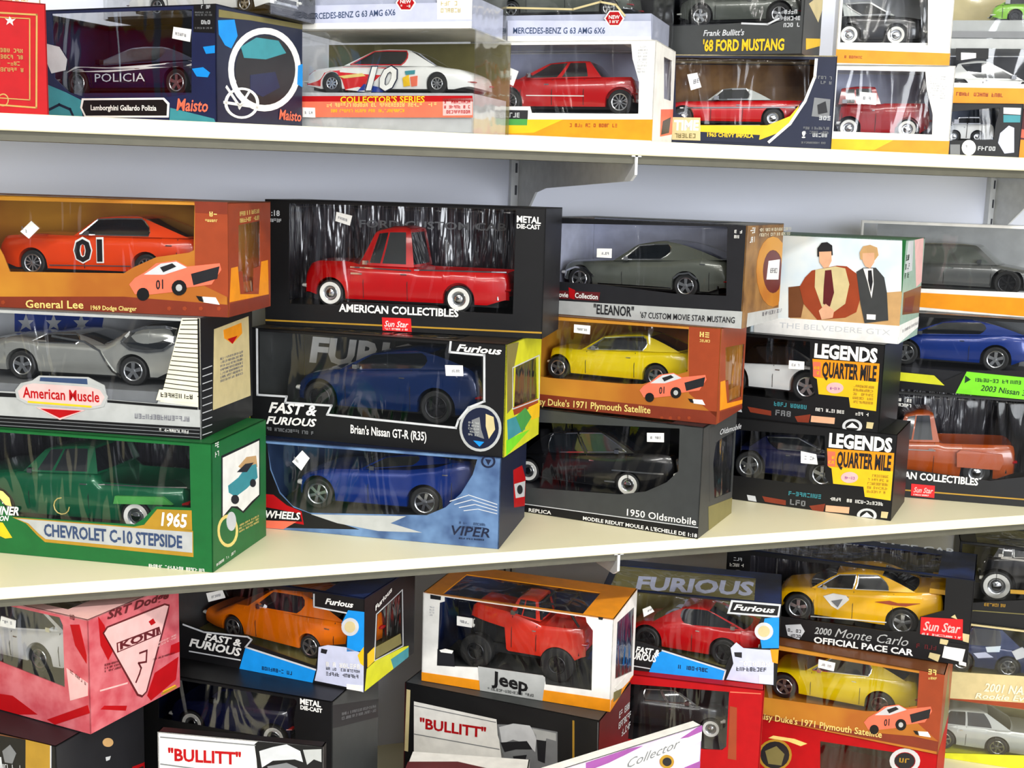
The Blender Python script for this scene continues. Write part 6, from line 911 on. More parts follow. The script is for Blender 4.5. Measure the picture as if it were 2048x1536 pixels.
{'name':'model_pickup_truck','label':'copper brown stepside pickup in the black box at the right edge','loc':(1.1667,1.4752,1.1674),'rz':-0.55851,'col':'copper','W':0.0957,'r':0.01874,'wheels':(-0.09339,0.05509),'deck':[(-1324,325),(-1329,377),(-1270,507),(-593,560),(-2,595),(38,569),(1036,613),(1068,465)],'nose':-1,'wheel':'steel','cabins':[{'pts':[(-612,558),(-469,949),(-92,999),(17,591)],'side':[(0,0,False),(0.18,0.12,True),(0.38,0.38,False),(0.42,0.42,True),(0.86,0.86,False),(1,1,False)],'curve':(1,1)}],'lamps':[('headlight',-1,0.72,0.02665,0.00717,0.00334,'lamp_clear'),('taillight',1,0.72,0.03676,0.00957,0.00349,'lamp_red')],'blocks':[('grille',-0.13355,-0.12835,-0.55,0.55,0.02206,0.0279,'chassis'),('door_mirror',-0.05539,-0.04939,-1.06,-0.9,0.05743,0.06243,'chrome')],'bumpers':[('bumper',-1,0.01705,0.0208,0.00287,'chrome'),('bumper',1,0.0207,0.02699,0.00287,'chrome')],'strips':[('door_seam',[(-549,139),(-549,546)],0.0005,'seam'),('door_seam',[(-46,139),(-46,575)],0.0005,'seam'),('door_handle',[(-127,486),(-55,486)],0.0009,'chrome'),('side_moulding',[(-508,456),(-30,470)],0.001,'chrome')],'bed':(0.00472,0.10089,0.02436),'patches':[('fender',[(271,265),(254,467),(307,513),(871,486),(898,388),(854,262)],'paint_copper',0.006)]},
{'name':'model_sports_car','label':'bright blue coupe in the clear box with the lime banner','loc':(1.1784,1.461,1.3342),'rz':-0.73304,'col':'blue','W':0.0763,'r':0.0174,'wheels':(-0.06613,0.05566),'deck':[(-948,294),(-950,295),(-889,380),(-624,438),(270,498),(629,551),(919,522),(959,369)],'nose':-1,'wheel':'five','cabins':[{'pts':[(-700,433),(-150,652),(254,689),(900,536)],'side':[(0,0,False),(0.05,0.06,True),(0.3,0.4,True),(0.62,0.92,False),(1,1,False)],'curve':(0.9,0.7)}],'lamps':[('headlight',-1,0.72,0.0242,0.00572,0.00298,'lamp_clear'),('taillight',1,0.72,0.02962,0.00763,0.00262,'lamp_red')],'blocks':[('grille',-0.09599,-0.09079,-0.55,0.55,0.0201,0.02531,'chassis'),('door_mirror',-0.05062,-0.04462,-1.06,-0.9,0.04583,0.05083,'chrome')],'strips':[('door_seam',[(-604,130),(-604,426)],0.0005,'seam'),('door_seam',[(196,130),(196,478)],0.0005,'seam'),('door_handle',[(65,403),(123,403)],0.0009,'chrome')]},
{'name':'model_wagon','label':'grey metallic wagon with black wheels facing right,in the orange-based box','loc':(1.2037,1.4936,1.4389),'rz':-0.80285,'col':'grey','W':0.0893,'r':0.01822,'wheels':(-0.07421,0.06704),'deck':[(-1176,250),(-1179,313),(-1114,388),(-430,429),(419,438),(605,408),(1028,341),(1057,250)],'nose':1,'wheel':'dark','cabins':[{'pts':[(-1164,386),(-1015,656),(212,690),(512,429)],'side':[(0,0,False),(0.1,0.07,True),(0.37,0.35,False),(0.4,0.38,True),(0.67,0.67,False),(0.7,0.7,True),(0.95,0.94,False),(1,1,False)],'curve':(1,1)}],'lamps':[('headlight',1,0.72,0.02113,0.0067,0.00218,'lamp_clear'),('taillight',-1,0.72,0.02113,0.00893,0.00137,'lamp_red')],'blocks':[('grille',0.10174,0.10694,-0.55,0.55,0.01812,0.02195,'chassis'),('door_mirror',0.0247,0.0307,-1.06,-0.9,0.04466,0.04966,'chrome')],'strips':[('door_seam',[(445,136),(445,421)],0.0005,'seam'),('door_seam',[(-192,136),(-192,419)],0.0005,'seam'),('door_seam',[(-829,136),(-829,393)],0.0005,'seam'),('door_handle',[(-132,362),(-65,362)],0.0009,'chrome')],'glass':'car_glass_pale'},
{'name':'model_sports_car','label':'dark blue police sports car with a white stripe,on the top shelf','loc':(0.0742,1.4806,1.6588),'rz':-0.73304,'col':'navy','W':0.0802,'r':0.01418,'wheels':(-0.0841,0.05366),'deck':[(-1175,216),(-1155,216),(-1041,276),(-857,324),(70,344),(599,385),(806,392),(829,261)],'nose':-1,'wheel':'five','cabins':[{'pts':[(-722,319),(-142,529),(287,534),(765,384)],'side':[(0,0,False),(0.05,0.06,True),(0.3,0.4,True),(0.62,0.92,False),(1,1,False)],'curve':(1,0.8)}],'lamps':[('headlight',-1,0.72,0.018,0.00601,0.00205,'lamp_clear'),('taillight',1,0.72,0.02128,0.00802,0.00173,'lamp_red')],'blocks':[('grille',-0.1187,-0.1135,-0.55,0.55,0.01519,0.01877,'chassis'),('door_mirror',-0.05439,-0.04839,-1.06,-0.9,0.03415,0.03915,'chrome')],'strips':[('door_seam',[(-633,106),(-633,319)],0.0005,'seam'),('door_seam',[(111,106),(111,337)],0.0005,'seam'),('door_handle',[(-15,287),(46,287)],0.0009,'chrome')],'patches':[('stripe',[(-1042,267),(-902,328),(-366,307),(283,340),(765,384),(764,319),(282,294),(-368,256),(-882,267)],'card_white',0.0012)],'texts':[('door_lettering','POLICIA',(-566,150),(134,153),89,'card_sky',0.0,0,0.0012)]},
{'name':'model_sedan','label':'white car above the dark blue box,only its lower edge showing','loc':(0.131,1.4883,1.7514),'rz':-0.76794,'col':'white','W':0.065,'r':0.01007,'wheels':(-0.04941,0.07299),'deck':[(-954,169),(-939,198),(-810,272),(392,310),(1024,315),(1060,203)],'nose':1,'wheel':'five','cabins':[{'pts':[(-604,278),(-262,441),(286,457),(731,321)],'side':[(0,0,False),(0.25,0.08,True),(0.57,0.52,False),(0.6,0.56,True),(0.95,0.94,False),(1,1,False)],'curve':(1,1),'trim':'chrome'}],'lamps':[('headlight',1,0.72,0.01634,0.00487,0.00224,'lamp_clear'),('taillight',-1,0.72,0.01389,0.0065,0.00106,'lamp_red')],'blocks':[('grille',0.102,0.1072,-0.55,0.55,0.01325,0.01718,'chassis'),('door_mirror',0.05145,0.05745,-1.06,-0.9,0.03216,0.03716,'chrome')],'bumpers':[('bumper',1,0.00989,0.01241,0.00242,'chrome'),('bumper',-1,0.009,0.01091,0.00242,'chrome')],'strips':[('door_seam',[(678,75),(678,303)],0.0005,'seam'),('door_seam',[(171,75),(171,294)],0.0005,'seam'),('door_seam',[(-337,75),(-337,278)],0.0005,'seam'),('door_handle',[(214,252),(275,252)],0.0009,'chrome')]},
{'name':'model_race_car','label':'red and white race car with a large number 10','loc':(0.3429,1.4509,1.6723),'rz':-0.64577,'col':'white','W':0.0836,'r':0.01224,'wheels':(-0.06538,0.06636),'deck':[(-1020,173),(-1010,221),(-913,284),(-510,322),(228,316),(469,329),(897,280),(1050,227),(1070,173)],'nose':-1,'wheel':'race','cabins':[{'pts':[(-510,322),(-140,503),(273,506),(636,312)],'side':[(0,0,False),(0.05,0.06,True),(0.3,0.4,True),(0.62,0.92,False),(1,1,False)],'curve':(1,1),'trim':'paint_red','wt':0.74}],'lamps':[('headlight',-1,0.72,0.01413,0.00627,0.00181,'lamp_clear'),('taillight',1,0.72,0.01413,0.00836,0.00113,'lamp_red')],'blocks':[('grille',-0.10315,-0.09795,-0.55,0.55,0.01164,0.01481,'chassis')],'strips':[],'patches':[('red_livery',[(-1009,109),(-999,232),(-913,270),(-510,308),(83,300),(-62,180),(-233,43),(-482,41),(-513,156),(-584,240),(-655,262),(-735,240),(-798,155),(-810,88)],'card_red_bright',0.0006),('blue_livery',[(-332,25),(-234,113),(-12,71),(134,94),(-11,22)],'card_blue',0.0014),('white_livery',[(-482,50),(-308,80),(-134,44),(-159,17)],'card_white',0.0016),('yellow_livery',[(-559,200),(-260,234),(-210,201),(-483,174)],'card_gold_text',0.0012),('sponsor_print',[(254,181),(326,214),(340,95),(261,83)],'card_yellow',0.0016),('sponsor_print',[(346,192),(435,204),(425,95),(358,84)],'card_salmon',0.0016),('sponsor_print',[(277,257),(398,268),(398,225),(290,216)],'card_teal',0.0016)],'texts':[('race_number','10',(-218,43),(198,46),253,'card_navy',0.05,0.25,0.002),('race_number','10',(-199,48),(184,50),243,'card_white',0.03,0.25,0.0026)],'arch':1.05,'sill':0.006},
{'name':'model_off_roader','label':'dark off-roader above the race car,cut off by the top edge','loc':(0.3472,1.4408,1.7772),'rz':-0.64577,'col':'black','W':0.071,'r':0.0094,'wheels':(-0.059,0.0545),'deck':[(-889,163),(-880,227),(-840,302),(-419,308),(775,291),(802,163)],'nose':-1,'wheel':'five','cabins':[{'pts':[(-468,308),(-323,424),(679,407),(752,291)],'side':[(0,0,False),(0.05,0.06,True),(0.3,0.3,False),(0.33,0.33,True),(0.6,0.62,False),(0.63,0.65,True),(0.9,0.93,False),(1,1,False)],'curve':(1,1)}],'lamps':[('headlight',-1,0.72,0.01336,0.00533,0.00167,'lamp_clear'),('taillight',1,0.72,0.01336,0.0071,0.00105,'lamp_red')],'blocks':[('grille',-0.0901,-0.0849,-0.55,0.55,0.01106,0.01399,'chassis'),('door_mirror',-0.03277,-0.02677,-1.06,-0.9,0.03158,0.03658,'chrome')],'bumpers':[('bumper',-1,0.00855,0.01043,0.00203,'chrome'),('bumper',1,0.00855,0.01043,0.00203,'chrome')],'strips':[('door_seam',[(-420,70),(-420,298)],0.0005,'seam'),('door_seam',[(44,70),(44,292)],0.0005,'seam'),('door_seam',[(508,70),(508,286)],0.0005,'seam'),('door_handle',[(-60,248),(-9,248)],0.0009,'chrome')]},
{'name':'model_pickup_truck','label':'red crew cab pickup in the white box on the top shelf','loc':(0.5634,1.4439,1.6599),'rz':-0.64577,'col':'red','W':0.0764,'r':0.01471,'wheels':(-0.07161,0.06765),'deck':[(-1025,240),(-1018,330),(-948,397),(-569,416),(435,435),(815,444),(856,310)],'nose':-1,'wheel':'ten','cabins':[{'pts':[(-606,410),(-228,608),(270,631),(439,435)],'side':[(0,0,False),(0.1,0.1,True),(0.46,0.48,False),(0.52,0.54,True),(0.84,0.88,False),(1,1,False)],'curve':(1,1)}],'lamps':[('headlight',-1,0.72,0.0198,0.00573,0.00237,'lamp_clear'),('taillight',1,0.72,0.02491,0.00764,0.00219,'lamp_red')],'blocks':[('grille',-0.1037,-0.0985,-0.55,0.55,0.01653,0.02069,'chassis'),('door_mirror',-0.04896,-0.04296,-1.06,-0.9,0.0428,0.0478,'chrome')],'bumpers':[('bumper',-1,0.01297,0.01564,0.00226,'chrome'),('bumper',1,0.01482,0.01877,0.00226,'chrome')],'strips':[('door_seam',[(-564,109),(-564,403)],0.0005,'seam'),('door_seam',[(-167,109),(-167,411)],0.0005,'seam'),('door_seam',[(230,109),(230,418)],0.0005,'seam'),('door_handle',[(-264,350),(-207,350)],0.0009,'chrome'),('side_moulding',[(-487,216),(239,214)],0.0008,'lamp_clear')],'bed':(0.04586,0.08032,0.01912)},
{'name':'model_off_roader','label':'dark off-roader above the red crew cab pickup,cut off by the top edge','loc':(0.5659,1.4409,1.7732),'rz':-0.64577,'col':'pewter','W':0.0744,'r':0.00991,'wheels':(-0.07564,0.04589),'deck':[(-945,173),(-943,236),(-929,316),(-590,327),(685,325),(715,173)],'nose':-1,'wheel':'five','cabins':[{'pts':[(-615,327),(-471,450),(585,447),(661,325)],'side':[(0,0,False),(0.05,0.06,True),(0.3,0.3,False),(0.33,0.33,True),(0.6,0.62,False),(0.63,0.65,True),(0.9,0.93,False),(1,1,False)],'curve':(1,1)}],'lamps':[('headlight',-1,0.72,0.01416,0.00558,0.00178,'lamp_clear'),('taillight',1,0.72,0.01416,0.00744,0.00111,'lamp_red')],'blocks':[('grille',-0.0957,-0.0905,-0.55,0.55,0.01171,0.01483,'chassis'),('door_mirror',-0.0466,-0.0406,-1.06,-0.9,0.03364,0.03864,'chrome')],'bumpers':[('bumper',-1,0.00904,0.01104,0.00199,'chrome'),('bumper',1,0.00904,0.01104,0.00199,'chrome')],'strips':[('door_seam',[(-564,74),(-564,317)],0.0005,'seam'),('door_seam',[(-79,74),(-79,316)],0.0005,'seam'),('door_seam',[(406,74),(406,316)],0.0005,'seam'),('door_handle',[(-185,268),(-135,268)],0.0009,'chrome')]},
{'name':'model_muscle_car','label':'red hardtop with silver roof in the navy and yellow box','loc':(0.7879,1.4281,1.6534),'rz':-0.5236,'col':'red','W':0.0692,'r':0.01198,'wheels':(-0.07179,0.04072),'deck':[(-1015,187),(-1012,219),(-962,280),(-692,313),(352,338),(809,342),(851,218)],'nose':-1,'wheel':'steel','cabins':[{'pts':[(-412,330),(-233,474),(44,492),(375,343)],'side':[(0,0,False),(0.05,0.06,True),(0.3,0.4,True),(0.62,0.92,False),(1,1,False)],'curve':(1,0.8),'trim':'chrome','col':'silver'}],'lamps':[('headlight',-1,0.72,0.01552,0.00519,0.0018,'lamp_clear'),('taillight',1,0.72,0.0178,0.00692,0.00144,'lamp_red')],'blocks':[('grille',-0.1027,-0.0975,-0.55,0.55,0.01305,0.0162,'chassis'),('door_mirror',-0.03314,-0.02714,-1.06,-0.9,0.03323,0.03823,'chrome')],'bumpers':[('bumper',-1,0.01035,0.01237,0.00224,'chrome'),('bumper',1,0.01117,0.01376,0.00224,'chrome')],'strips':[('door_seam',[(-364,89),(-364,311)],0.0005,'seam'),('door_seam',[(29,89),(29,320)],0.0005,'seam'),('door_handle',[(-52,273),(4,273)],0.0009,'chrome'),('side_moulding',[(-891,225),(746,260)],0.0012,'chrome'),('sill_moulding',[(-559,10),(256,31)],0.0009,'chrome')]},
{'name':'model_muscle_car','label':'dark green car behind film in the yellow-lettered box','loc':(0.7844,1.4376,1.7778),'rz':-0.73304,'col':'pewter','W':0.0646,'r':0.01356,'wheels':(-0.04343,0.05591),'deck':[(-728,202),(-724,298),(-593,365),(752,352),(800,284),(810,202)],'nose':-1,'wheel':'mag','cabins':[{'pts':[(-302,362),(-25,517),(304,513),(683,352)],'side':[(0,0,False),(0.05,0.06,True),(0.3,0.4,True),(0.62,0.92,False),(1,1,False)],'curve':(1,1),'trim':'chrome'}],'lamps':[('headlight',-1,0.72,0.01691,0.00485,0.00189,'lamp_clear'),('taillight',1,0.72,0.01691,0.00646,0.00118,'lamp_red')],'blocks':[('grille',-0.07395,-0.06875,-0.55,0.55,0.01431,0.01762,'chassis'),('door_mirror',-0.01941,-0.01341,-1.06,-0.9,0.0371,0.0421,'chrome')],'bumpers':[('bumper',-1,0.01148,0.01361,0.00185,'chrome'),('bumper',1,0.01148,0.01361,0.00185,'chrome')],'strips':[('door_seam',[(-243,101),(-243,351)],0.0005,'seam'),('door_seam',[(250,101),(250,346)],0.0005,'seam'),('door_handle',[(163,297),(209,297)],0.0009,'chrome')]},
{'name':'model_pickup_truck','label':'old red pickup in the white box beside the navy box','loc':(0.9947,1.4086,1.6473),'rz':-0.5236,'col':'red_deep','W':0.0501,'r':0.01292,'wheels':(-0.04971,0.02416),'deck':[(-625,240),(-624,324),(-639,433),(-110,437),(-76,452),(479,462),(519,302)],'nose':-1,'wheel':'white','cabins':[{'pts':[(-644,433),(-614,642),(-190,664),(-110,442)],'side':[(0,0,False),(0.18,0.12,True),(0.38,0.38,False),(0.42,0.42,True),(0.86,0.86,False),(1,1,False)],'curve':(1,1)}],'lamps':[('headlight',-1,0.72,0.01956,0.00375,0.00257,'lamp_clear'),('taillight',1,0.72,0.02397,0.00501,0.00222,'lamp_red')],'blocks':[('grille',-0.0637,-0.0585,-0.55,0.55,0.01603,0.02052,'chassis'),('door_mirror',-0.05995,-0.05395,-1.06,-0.9,0.04432,0.04932,'chrome')],'bumpers':[('bumper',-1,0.01218,0.01507,0.00137,'chrome'),('bumper',1,0.01377,0.01776,0.00137,'chrome')],'strips':[('door_seam',[(-591,96),(-591,420)],0.0005,'seam'),('door_seam',[(-164,96),(-164,423)],0.0005,'seam'),('door_handle',[(-216,358),(-182,358)],0.0009,'chrome')],'bed':(-0.00761,0.04718,0.0155)},
{'name':'model_sedan','label':'black car with silver bonnet facing right,above the old red pickup','loc':(0.9886,1.4064,1.7657),'rz':-0.5236,'col':'black','W':0.0479,'r':0.01262,'wheels':(-0.05343,0.005),'deck':[(-580,201),(-576,288),(-676,360),(-352,371),(160,351),(370,322),(425,208)],'nose':1,'wheel':'white','cabins':[{'pts':[(-610,359),(-644,526),(-295,547),(20,370)],'side':[(0,0,False),(0.38,0.08,True),(0.7,0.6,True),(0.95,0.94,False),(1,1,False)],'curve':(1,1),'trim':'chrome','col':'silver'}],'lamps':[('headlight',1,0.72,0.01716,0.00359,0.00207,'lamp_clear'),('taillight',-1,0.72,0.01666,0.00479,0.00123,'lamp_red')],'blocks':[('grille',0.03848,0.04368,-0.55,0.55,0.01431,0.01794,'chassis'),('door_mirror',-0.00981,-0.00381,-1.06,-0.9,0.03696,0.04196,'chrome')],'bumpers':[('bumper',1,0.0112,0.01353,0.00121,'chrome'),('bumper',-1,0.01102,0.01323,0.00121,'chrome')],'strips':[('door_seam',[(-18,94),(-18,347)],0.0005,'seam'),('door_seam',[(-332,94),(-332,359)],0.0005,'seam'),('door_handle',[(-313,304),(-283,304)],0.0009,'chrome')]},
{'name':'model_sedan','label':'small blue and white car in the little black box','loc':(1.1308,1.3943,1.6483),'rz':-0.55851,'col':'white','W':0.0263,'r':0.00733,'wheels':(-0.03209,-0.00275),'deck':[(-355,127),(-350,198),(-389,234),(141,239),(179,198),(189,128)],'nose':-1,'wheel':'steel','cabins':[{'pts':[(-375,235),(-274,328),(-2,334),(128,239)],'side':[(0,0,False),(0.05,0.06,True),(0.4,0.44,False),(0.43,0.48,True),(0.75,0.92,False),(1,1,False)],'curve':(1,1),'trim':'chrome','col':'navy'}],'lamps':[('headlight',-1,0.72,0.0104,0.00198,0.0013,'lamp_clear'),('taillight',1,0.72,0.01047,0.00263,0.00082,'lamp_red')],'blocks':[('grille',-0.0367,-0.0315,-0.55,0.55,0.00861,0.01088,'chassis'),('door_mirror',-0.03348,-0.02748,-1.06,-0.9,0.02451,0.02951,'chrome')],'bumpers':[('bumper',-1,0.00666,0.00812,0.00065,'chrome'),('bumper',1,0.00668,0.00816,0.00065,'chrome')],'strips':[('door_seam',[(-355,55),(-355,122)],0.0005,'seam'),('door_seam',[(-164,55),(-164,229)],0.0005,'seam'),('door_seam',[(27,55),(27,231)],0.0005,'seam'),('door_handle',[(-204,194),(-188,194)],0.0009,'chrome')]},
{'name':'model_sports_car','label':'white coupe with dark glass,above the little black box','loc':(1.1649,1.3976,1.7118),'rz':-0.55851,'col':'white','W':0.0519,'r':0.00976,'wheels':(-0.05699,0.0309),'deck':[(-625,127),(-625,176),(-689,213),(-280,218),(262,179),(516,160),(536,127)],'nose':1,'wheel':'five','cabins':[{'pts':[(-675,209),(-595,405),(-272,442),(234,185)],'side':[(0,0,False),(0.38,0.08,True),(0.7,0.6,True),(0.95,0.94,False),(1,1,False)],'curve':(0.8,0.9)}],'lamps':[('headlight',1,0.72,0.01083,0.00389,0.00106,'lamp_clear'),('taillight',-1,0.72,0.01083,0.00519,0.00066,'lamp_red')],'blocks':[('grille',0.04961,0.05481,-0.55,0.55,0.00937,0.01123,'chassis'),('door_mirror',0.0077,0.0137,-1.06,-0.9,0.02005,0.02505,'chrome')],'strips':[('door_seam',[(180,73),(180,180)],0.0005,'seam'),('door_seam',[(-275,73),(-275,212)],0.0005,'seam'),('door_handle',[(-241,180),(-206,180)],0.0009,'chrome')]},
{'name':'model_sports_car','label':'lime green car in the top right corner','loc':(1.1754,1.3978,1.806),'rz':-0.55851,'col':'lime','W':0.037,'r':0.00824,'wheels':(-0.0016,0.05034),'deck':[(-294,128),(-294,189),(-217,232),(608,234),(631,132)],'nose':-1,'wheel':'dark','cabins':[{'pts':[(-217,232),(-65,329),(229,332),(449,239)],'side':[(0,0,False),(0.05,0.06,True),(0.3,0.4,True),(0.62,0.92,False),(1,1,False)],'curve':(1,1)}],'lamps':[('headlight',-1,0.72,0.01063,0.00277,0.00123,'lamp_clear'),('taillight',1,0.72,0.01092,0.0037,0.00081,'lamp_red')],'blocks':[('grille',-0.0306,-0.0254,-0.55,0.55,0.00894,0.01109,'chassis'),('door_mirror',-0.01539,-0.00939,-1.06,-0.9,0.02418,0.02918,'chrome')],'strips':[('door_seam',[(-177,61),(-177,225)],0.0005,'seam'),('door_seam',[(156,61),(156,226)],0.0005,'seam'),('door_handle',[(99,192),(127,192)],0.0009,'chrome')]},
{'name':'model_sports_car','label':'white sports car with dark glass in the pink box','loc':(-0.0644,1.4252,1.0263),'rz':-0.75922,'col':'white','W':0.0723,'r':0.01579,'wheels':(-0.0826,0.027),'deck':[(-1047,272),(-1028,272),(-876,324),(-291,390),(275,482),(604,512),(747,493),(761,383)],'nose':1,'wheel':'five','cabins':[{'pts':[(-777,336),(-430,647),(103,769),(640,522)],'side':[(0,0,False),(0.38,0.08,True),(0.7,0.6,True),(0.95,0.94,False),(1,1,False)],'curve':(0.8,0.9)}],'lamps':[('headlight',1,0.72,0.0303,0.00542,0.00456,'lamp_clear'),('taillight',-1,0.72,0.02231,0.00723,0.00174,'lamp_red')],'blocks':[('grille',0.07205,0.07725,-0.55,0.55,0.02404,0.03201,'chassis'),('door_mirror',0.04118,0.04718,-1.06,-0.9,0.0507,0.0557,'chrome')],'strips':[('door_seam',[(555,118),(555,492)],0.0005,'seam'),('door_seam',[(-153,118),(-153,400)],0.0005,'seam'),('door_handle',[(-101,354),(-46,354)],0.0009,'chrome')]},
{'name':'model_pickup_truck','label':'dark blue vehicle dimly seen in the black box under the orange car','loc':(0.1729,1.4362,0.8991),'rz':-0.62832,'col':'navy','W':0.0653,'r':0.01571,'wheels':(-0.0696,0.04152),'deck':[(-1020,262),(-1007,320),(-920,408),(-317,483),(596,489),(614,356)],'nose':-1,'wheel':'white','cabins':[{'pts':[(-504,461),(-353,615),(53,683),(198,490)],'side':[(0,0,False),(0.18,0.12,True),(0.38,0.38,False),(0.42,0.42,True),(0.86,0.86,False),(1,1,False)],'curve':(1,1)}],'lamps':[('headlight',-1,0.72,0.02158,0.0049,0.00263,'lamp_clear'),('taillight',1,0.72,0.02836,0.00653,0.00259,'lamp_red')],'blocks':[('grille',-0.10319,-0.09799,-0.55,0.55,0.01796,0.02257,'chassis'),('door_mirror',-0.04355,-0.03755,-1.06,-0.9,0.04825,0.05325,'chrome')],'bumpers':[('bumper',-1,0.01402,0.01698,0.00196,'chrome'),('bumper',1,0.01646,0.02112,0.00196,'chrome')],'strips':[('door_seam',[(-434,117),(-434,455)],0.0005,'seam'),('door_seam',[(128,117),(128,472)],0.0005,'seam'),('door_handle',[(56,400),(106,400)],0.0009,'chrome')]},
{'name':'model_sports_car','label':'orange coupe with silver wheels in the black and sky blue box','loc':(0.2233,1.4578,1.0081),'rz':-0.82903,'col':'amber','W':0.0783,'r':0.01426,'wheels':(-0.06566,0.05367),'deck':[(-1174,270),(-1156,270),(-985,270),(-654,434),(-306,468),(409,479),(874,521),(1092,522),(1113,394)],'nose':-1,'wheel':'wide','cabins':[{'pts':[(-436,456),(-92,705),(367,730),(1033,537)],'side':[(0,0,False),(0.06,0.08,True),(0.25,0.4,True),(0.5,0.85,False),(1,1,False)],'curve':(0.9,0.8)}],'lamps':[('headlight',-1,0.72,0.02195,0.00587,0.00291,'lamp_clear'),('taillight',1,0.72,0.03087,0.00783,0.00306,'lamp_red')],'blocks':[('grille',-0.11856,-0.11336,-0.55,0.55,0.01794,0.02304,'chassis'),('door_mirror',-0.02601,-0.02001,-1.06,-0.9,0.04796,0.05296,'chrome')],'strips':[('door_seam',[(-289,106),(-289,455)],0.0005,'seam'),('door_seam',[(886,106),(886,505)],0.0005,'seam'),('door_handle',[(757,420),(825,420)],0.0009,'chrome')]},
{'name':'model_off_roader','label':'red off-roader with huge black tyres in the orange and white box','loc':(0.5283,1.4379,0.9487),'rz':-0.68941,'col':'jeep','W':0.0634,'r':0.02277,'wheels':(-0.06391,0.04806),'deck':[(-749,682),(-742,787),(-675,864),(-191,815),(230,702),(804,729),(835,625)],'nose':-1,'wheel':'big','cabins':[{'pts':[(-191,806),(-92,1013),(172,1015),(228,757)],'side':[(0,0,False),(0.18,0.12,True),(0.38,0.38,False),(0.42,0.42,True),(0.86,0.86,False),(1,1,False)],'curve':(1,1)}],'lamps':[('headlight',-1,0.72,0.0575,0.00475,0.00611,'lamp_clear'),('taillight',1,0.72,0.05338,0.00634,0.00325,'lamp_red')],'blocks':[('grille',-0.07609,-0.07089,-0.55,0.55,0.0491,0.0598,'chassis'),('door_mirror',-0.01622,-0.01022,-1.06,-0.9,0.08089,0.08589,'chrome'),('engine',-0.06289,-0.02194,-0.5,0.5,0.02732,0.07039,'chassis'),('radiator',-0.07289,-0.06689,-0.6,0.6,0.0296,0.07239,'chassis'),('axle',-0.06691,-0.06091,-0.95,0.95,0.01977,0.02577,'chassis'),('axle',0.04506,0.05106,-0.95,0.95,0.01977,0.02577,'chassis'),('ladder_frame',-0.06489,0.07351,-0.6,-0.45,0.02619,0.03415,'chassis'),('ladder_frame',-0.06489,0.07351,0.45,0.6,0.02619,0.03415,'chassis')],'bumpers':[('bumper',-1,0.03993,0.04681,0.0019,'chassis'),('bumper',1,0.03844,0.04429,0.0019,'chassis')],'strips':[('door_seam',[(-149,360),(-149,779)],0.0005,'seam'),('door_seam',[(186,360),(186,692)],0.0005,'seam'),('door_handle',[(132,628),(180,628)],0.0009,'chrome')],'bars':[('roll_bar',[(0.02363,-0.82,0.07768),(0.02363,-0.82,0.10056),(0.05538,-0.82,0.10056),(0.07383,-0.82,0.0754)],0.0016,'chassis'),('roll_bar',[(0.02363,0.82,0.07768),(0.02363,0.82,0.10056),(0.05538,0.82,0.10056),(0.07383,0.82,0.0754)],0.0016,'chassis'),('roll_bar',[(0.02363,-0.82,0.10056),(0.02363,0.82,0.10056)],0.0016,'chassis'),('roll_bar',[(0.05538,-0.82,0.10056),(0.05538,0.82,0.10056)],0.0016,'chassis')],'bed':(0.02763,0.07671,0.06568),'under':[(-0.07489,0.06939),(-0.02394,0.06147),(-0.02194,0.03),(1,0.03)],'sill':0.03,'arch':1.04,'track':1.02},
{'name':'model_sedan','label':'black car with a white-walled wheel in the red-framed box','loc':(0.7476,1.4407,0.8425),'rz':-0.55851,'col':'black','W':0.067,'r':0.01343,'wheels':(-0.08103,0.05046),'deck':[(-1008,229),(-1004,295),(-900,391),(-432,430),(640,426),(667,288)],'nose':1,'wheel':'white','cabins':[{'pts':[(-626,405),(-439,572),(-16,605),(298,442)],'side':[(0,0,False),(0.25,0.08,True),(0.57,0.52,False),(0.6,0.56,True),(0.95,0.94,False),(1,1,False)],'curve':(1,1),'trim':'chrome'}],'lamps':[('headlight',1,0.72,0.02305,0.00502,0.00327,'lamp_clear'),('taillight',-1,0.72,0.0188,0.0067,0.00146,'lamp_red')],'blocks':[('grille',0.06266,0.06786,-0.55,0.55,0.01855,0.02427,'chassis'),('door_mirror',0.01386,0.01986,-1.06,-0.9,0.04375,0.04875,'chrome')],'bumpers':[('bumper',1,0.01364,0.01732,0.00201,'chrome'),('bumper',-1,0.01211,0.01473,0.00201,'chrome')],'strips':[('door_seam',[(261,100),(261,414)],0.0005,'seam'),('door_seam',[(-90,100),(-90,416)],0.0005,'seam'),('door_seam',[(-441,100),(-441,416)],0.0005,'seam'),('door_handle',[(-65,352),(-14,352)],0.0009,'chrome')]},
{'name':'model_sports_car','label':'red wedge-shaped supercar in the black and sky blue box','loc':(0.7685,1.4475,0.9448),'rz':-0.71558,'col':'red','W':0.0671,'r':0.01761,'wheels':(-0.05408,0.05318),'deck':[(-827,281),(-813,321),(-613,420),(-95,510),(475,498),(870,519),(997,500),(1020,409)],'nose':1,'wheel':'dark','cabins':[{'pts':[(-492,425),(-26,695),(209,719),(816,518)],'side':[(0,0,False),(0.38,0.08,True),(0.7,0.6,True),(0.95,0.94,False),(1,1,False)],'curve':(0.8,0.9)}],'lamps':[('headlight',1,0.72,0.03252,0.00503,0.0048,'lamp_clear'),('taillight',-1,0.72,0.02332,0.00671,0.00172,'lamp_red')],'blocks':[('grille',0.09799,0.10319,-0.55,0.55,0.02592,0.03432,'chassis'),('door_mirror',0.0603,0.0663,-1.06,-0.9,0.05168,0.05668,'chrome')],'strips':[('door_seam',[(738,131),(738,497)],0.0005,'seam'),('door_seam',[(84,131),(84,491)],0.0005,'seam'),('door_handle',[(129,418),(184,418)],0.0009,'chrome')]},
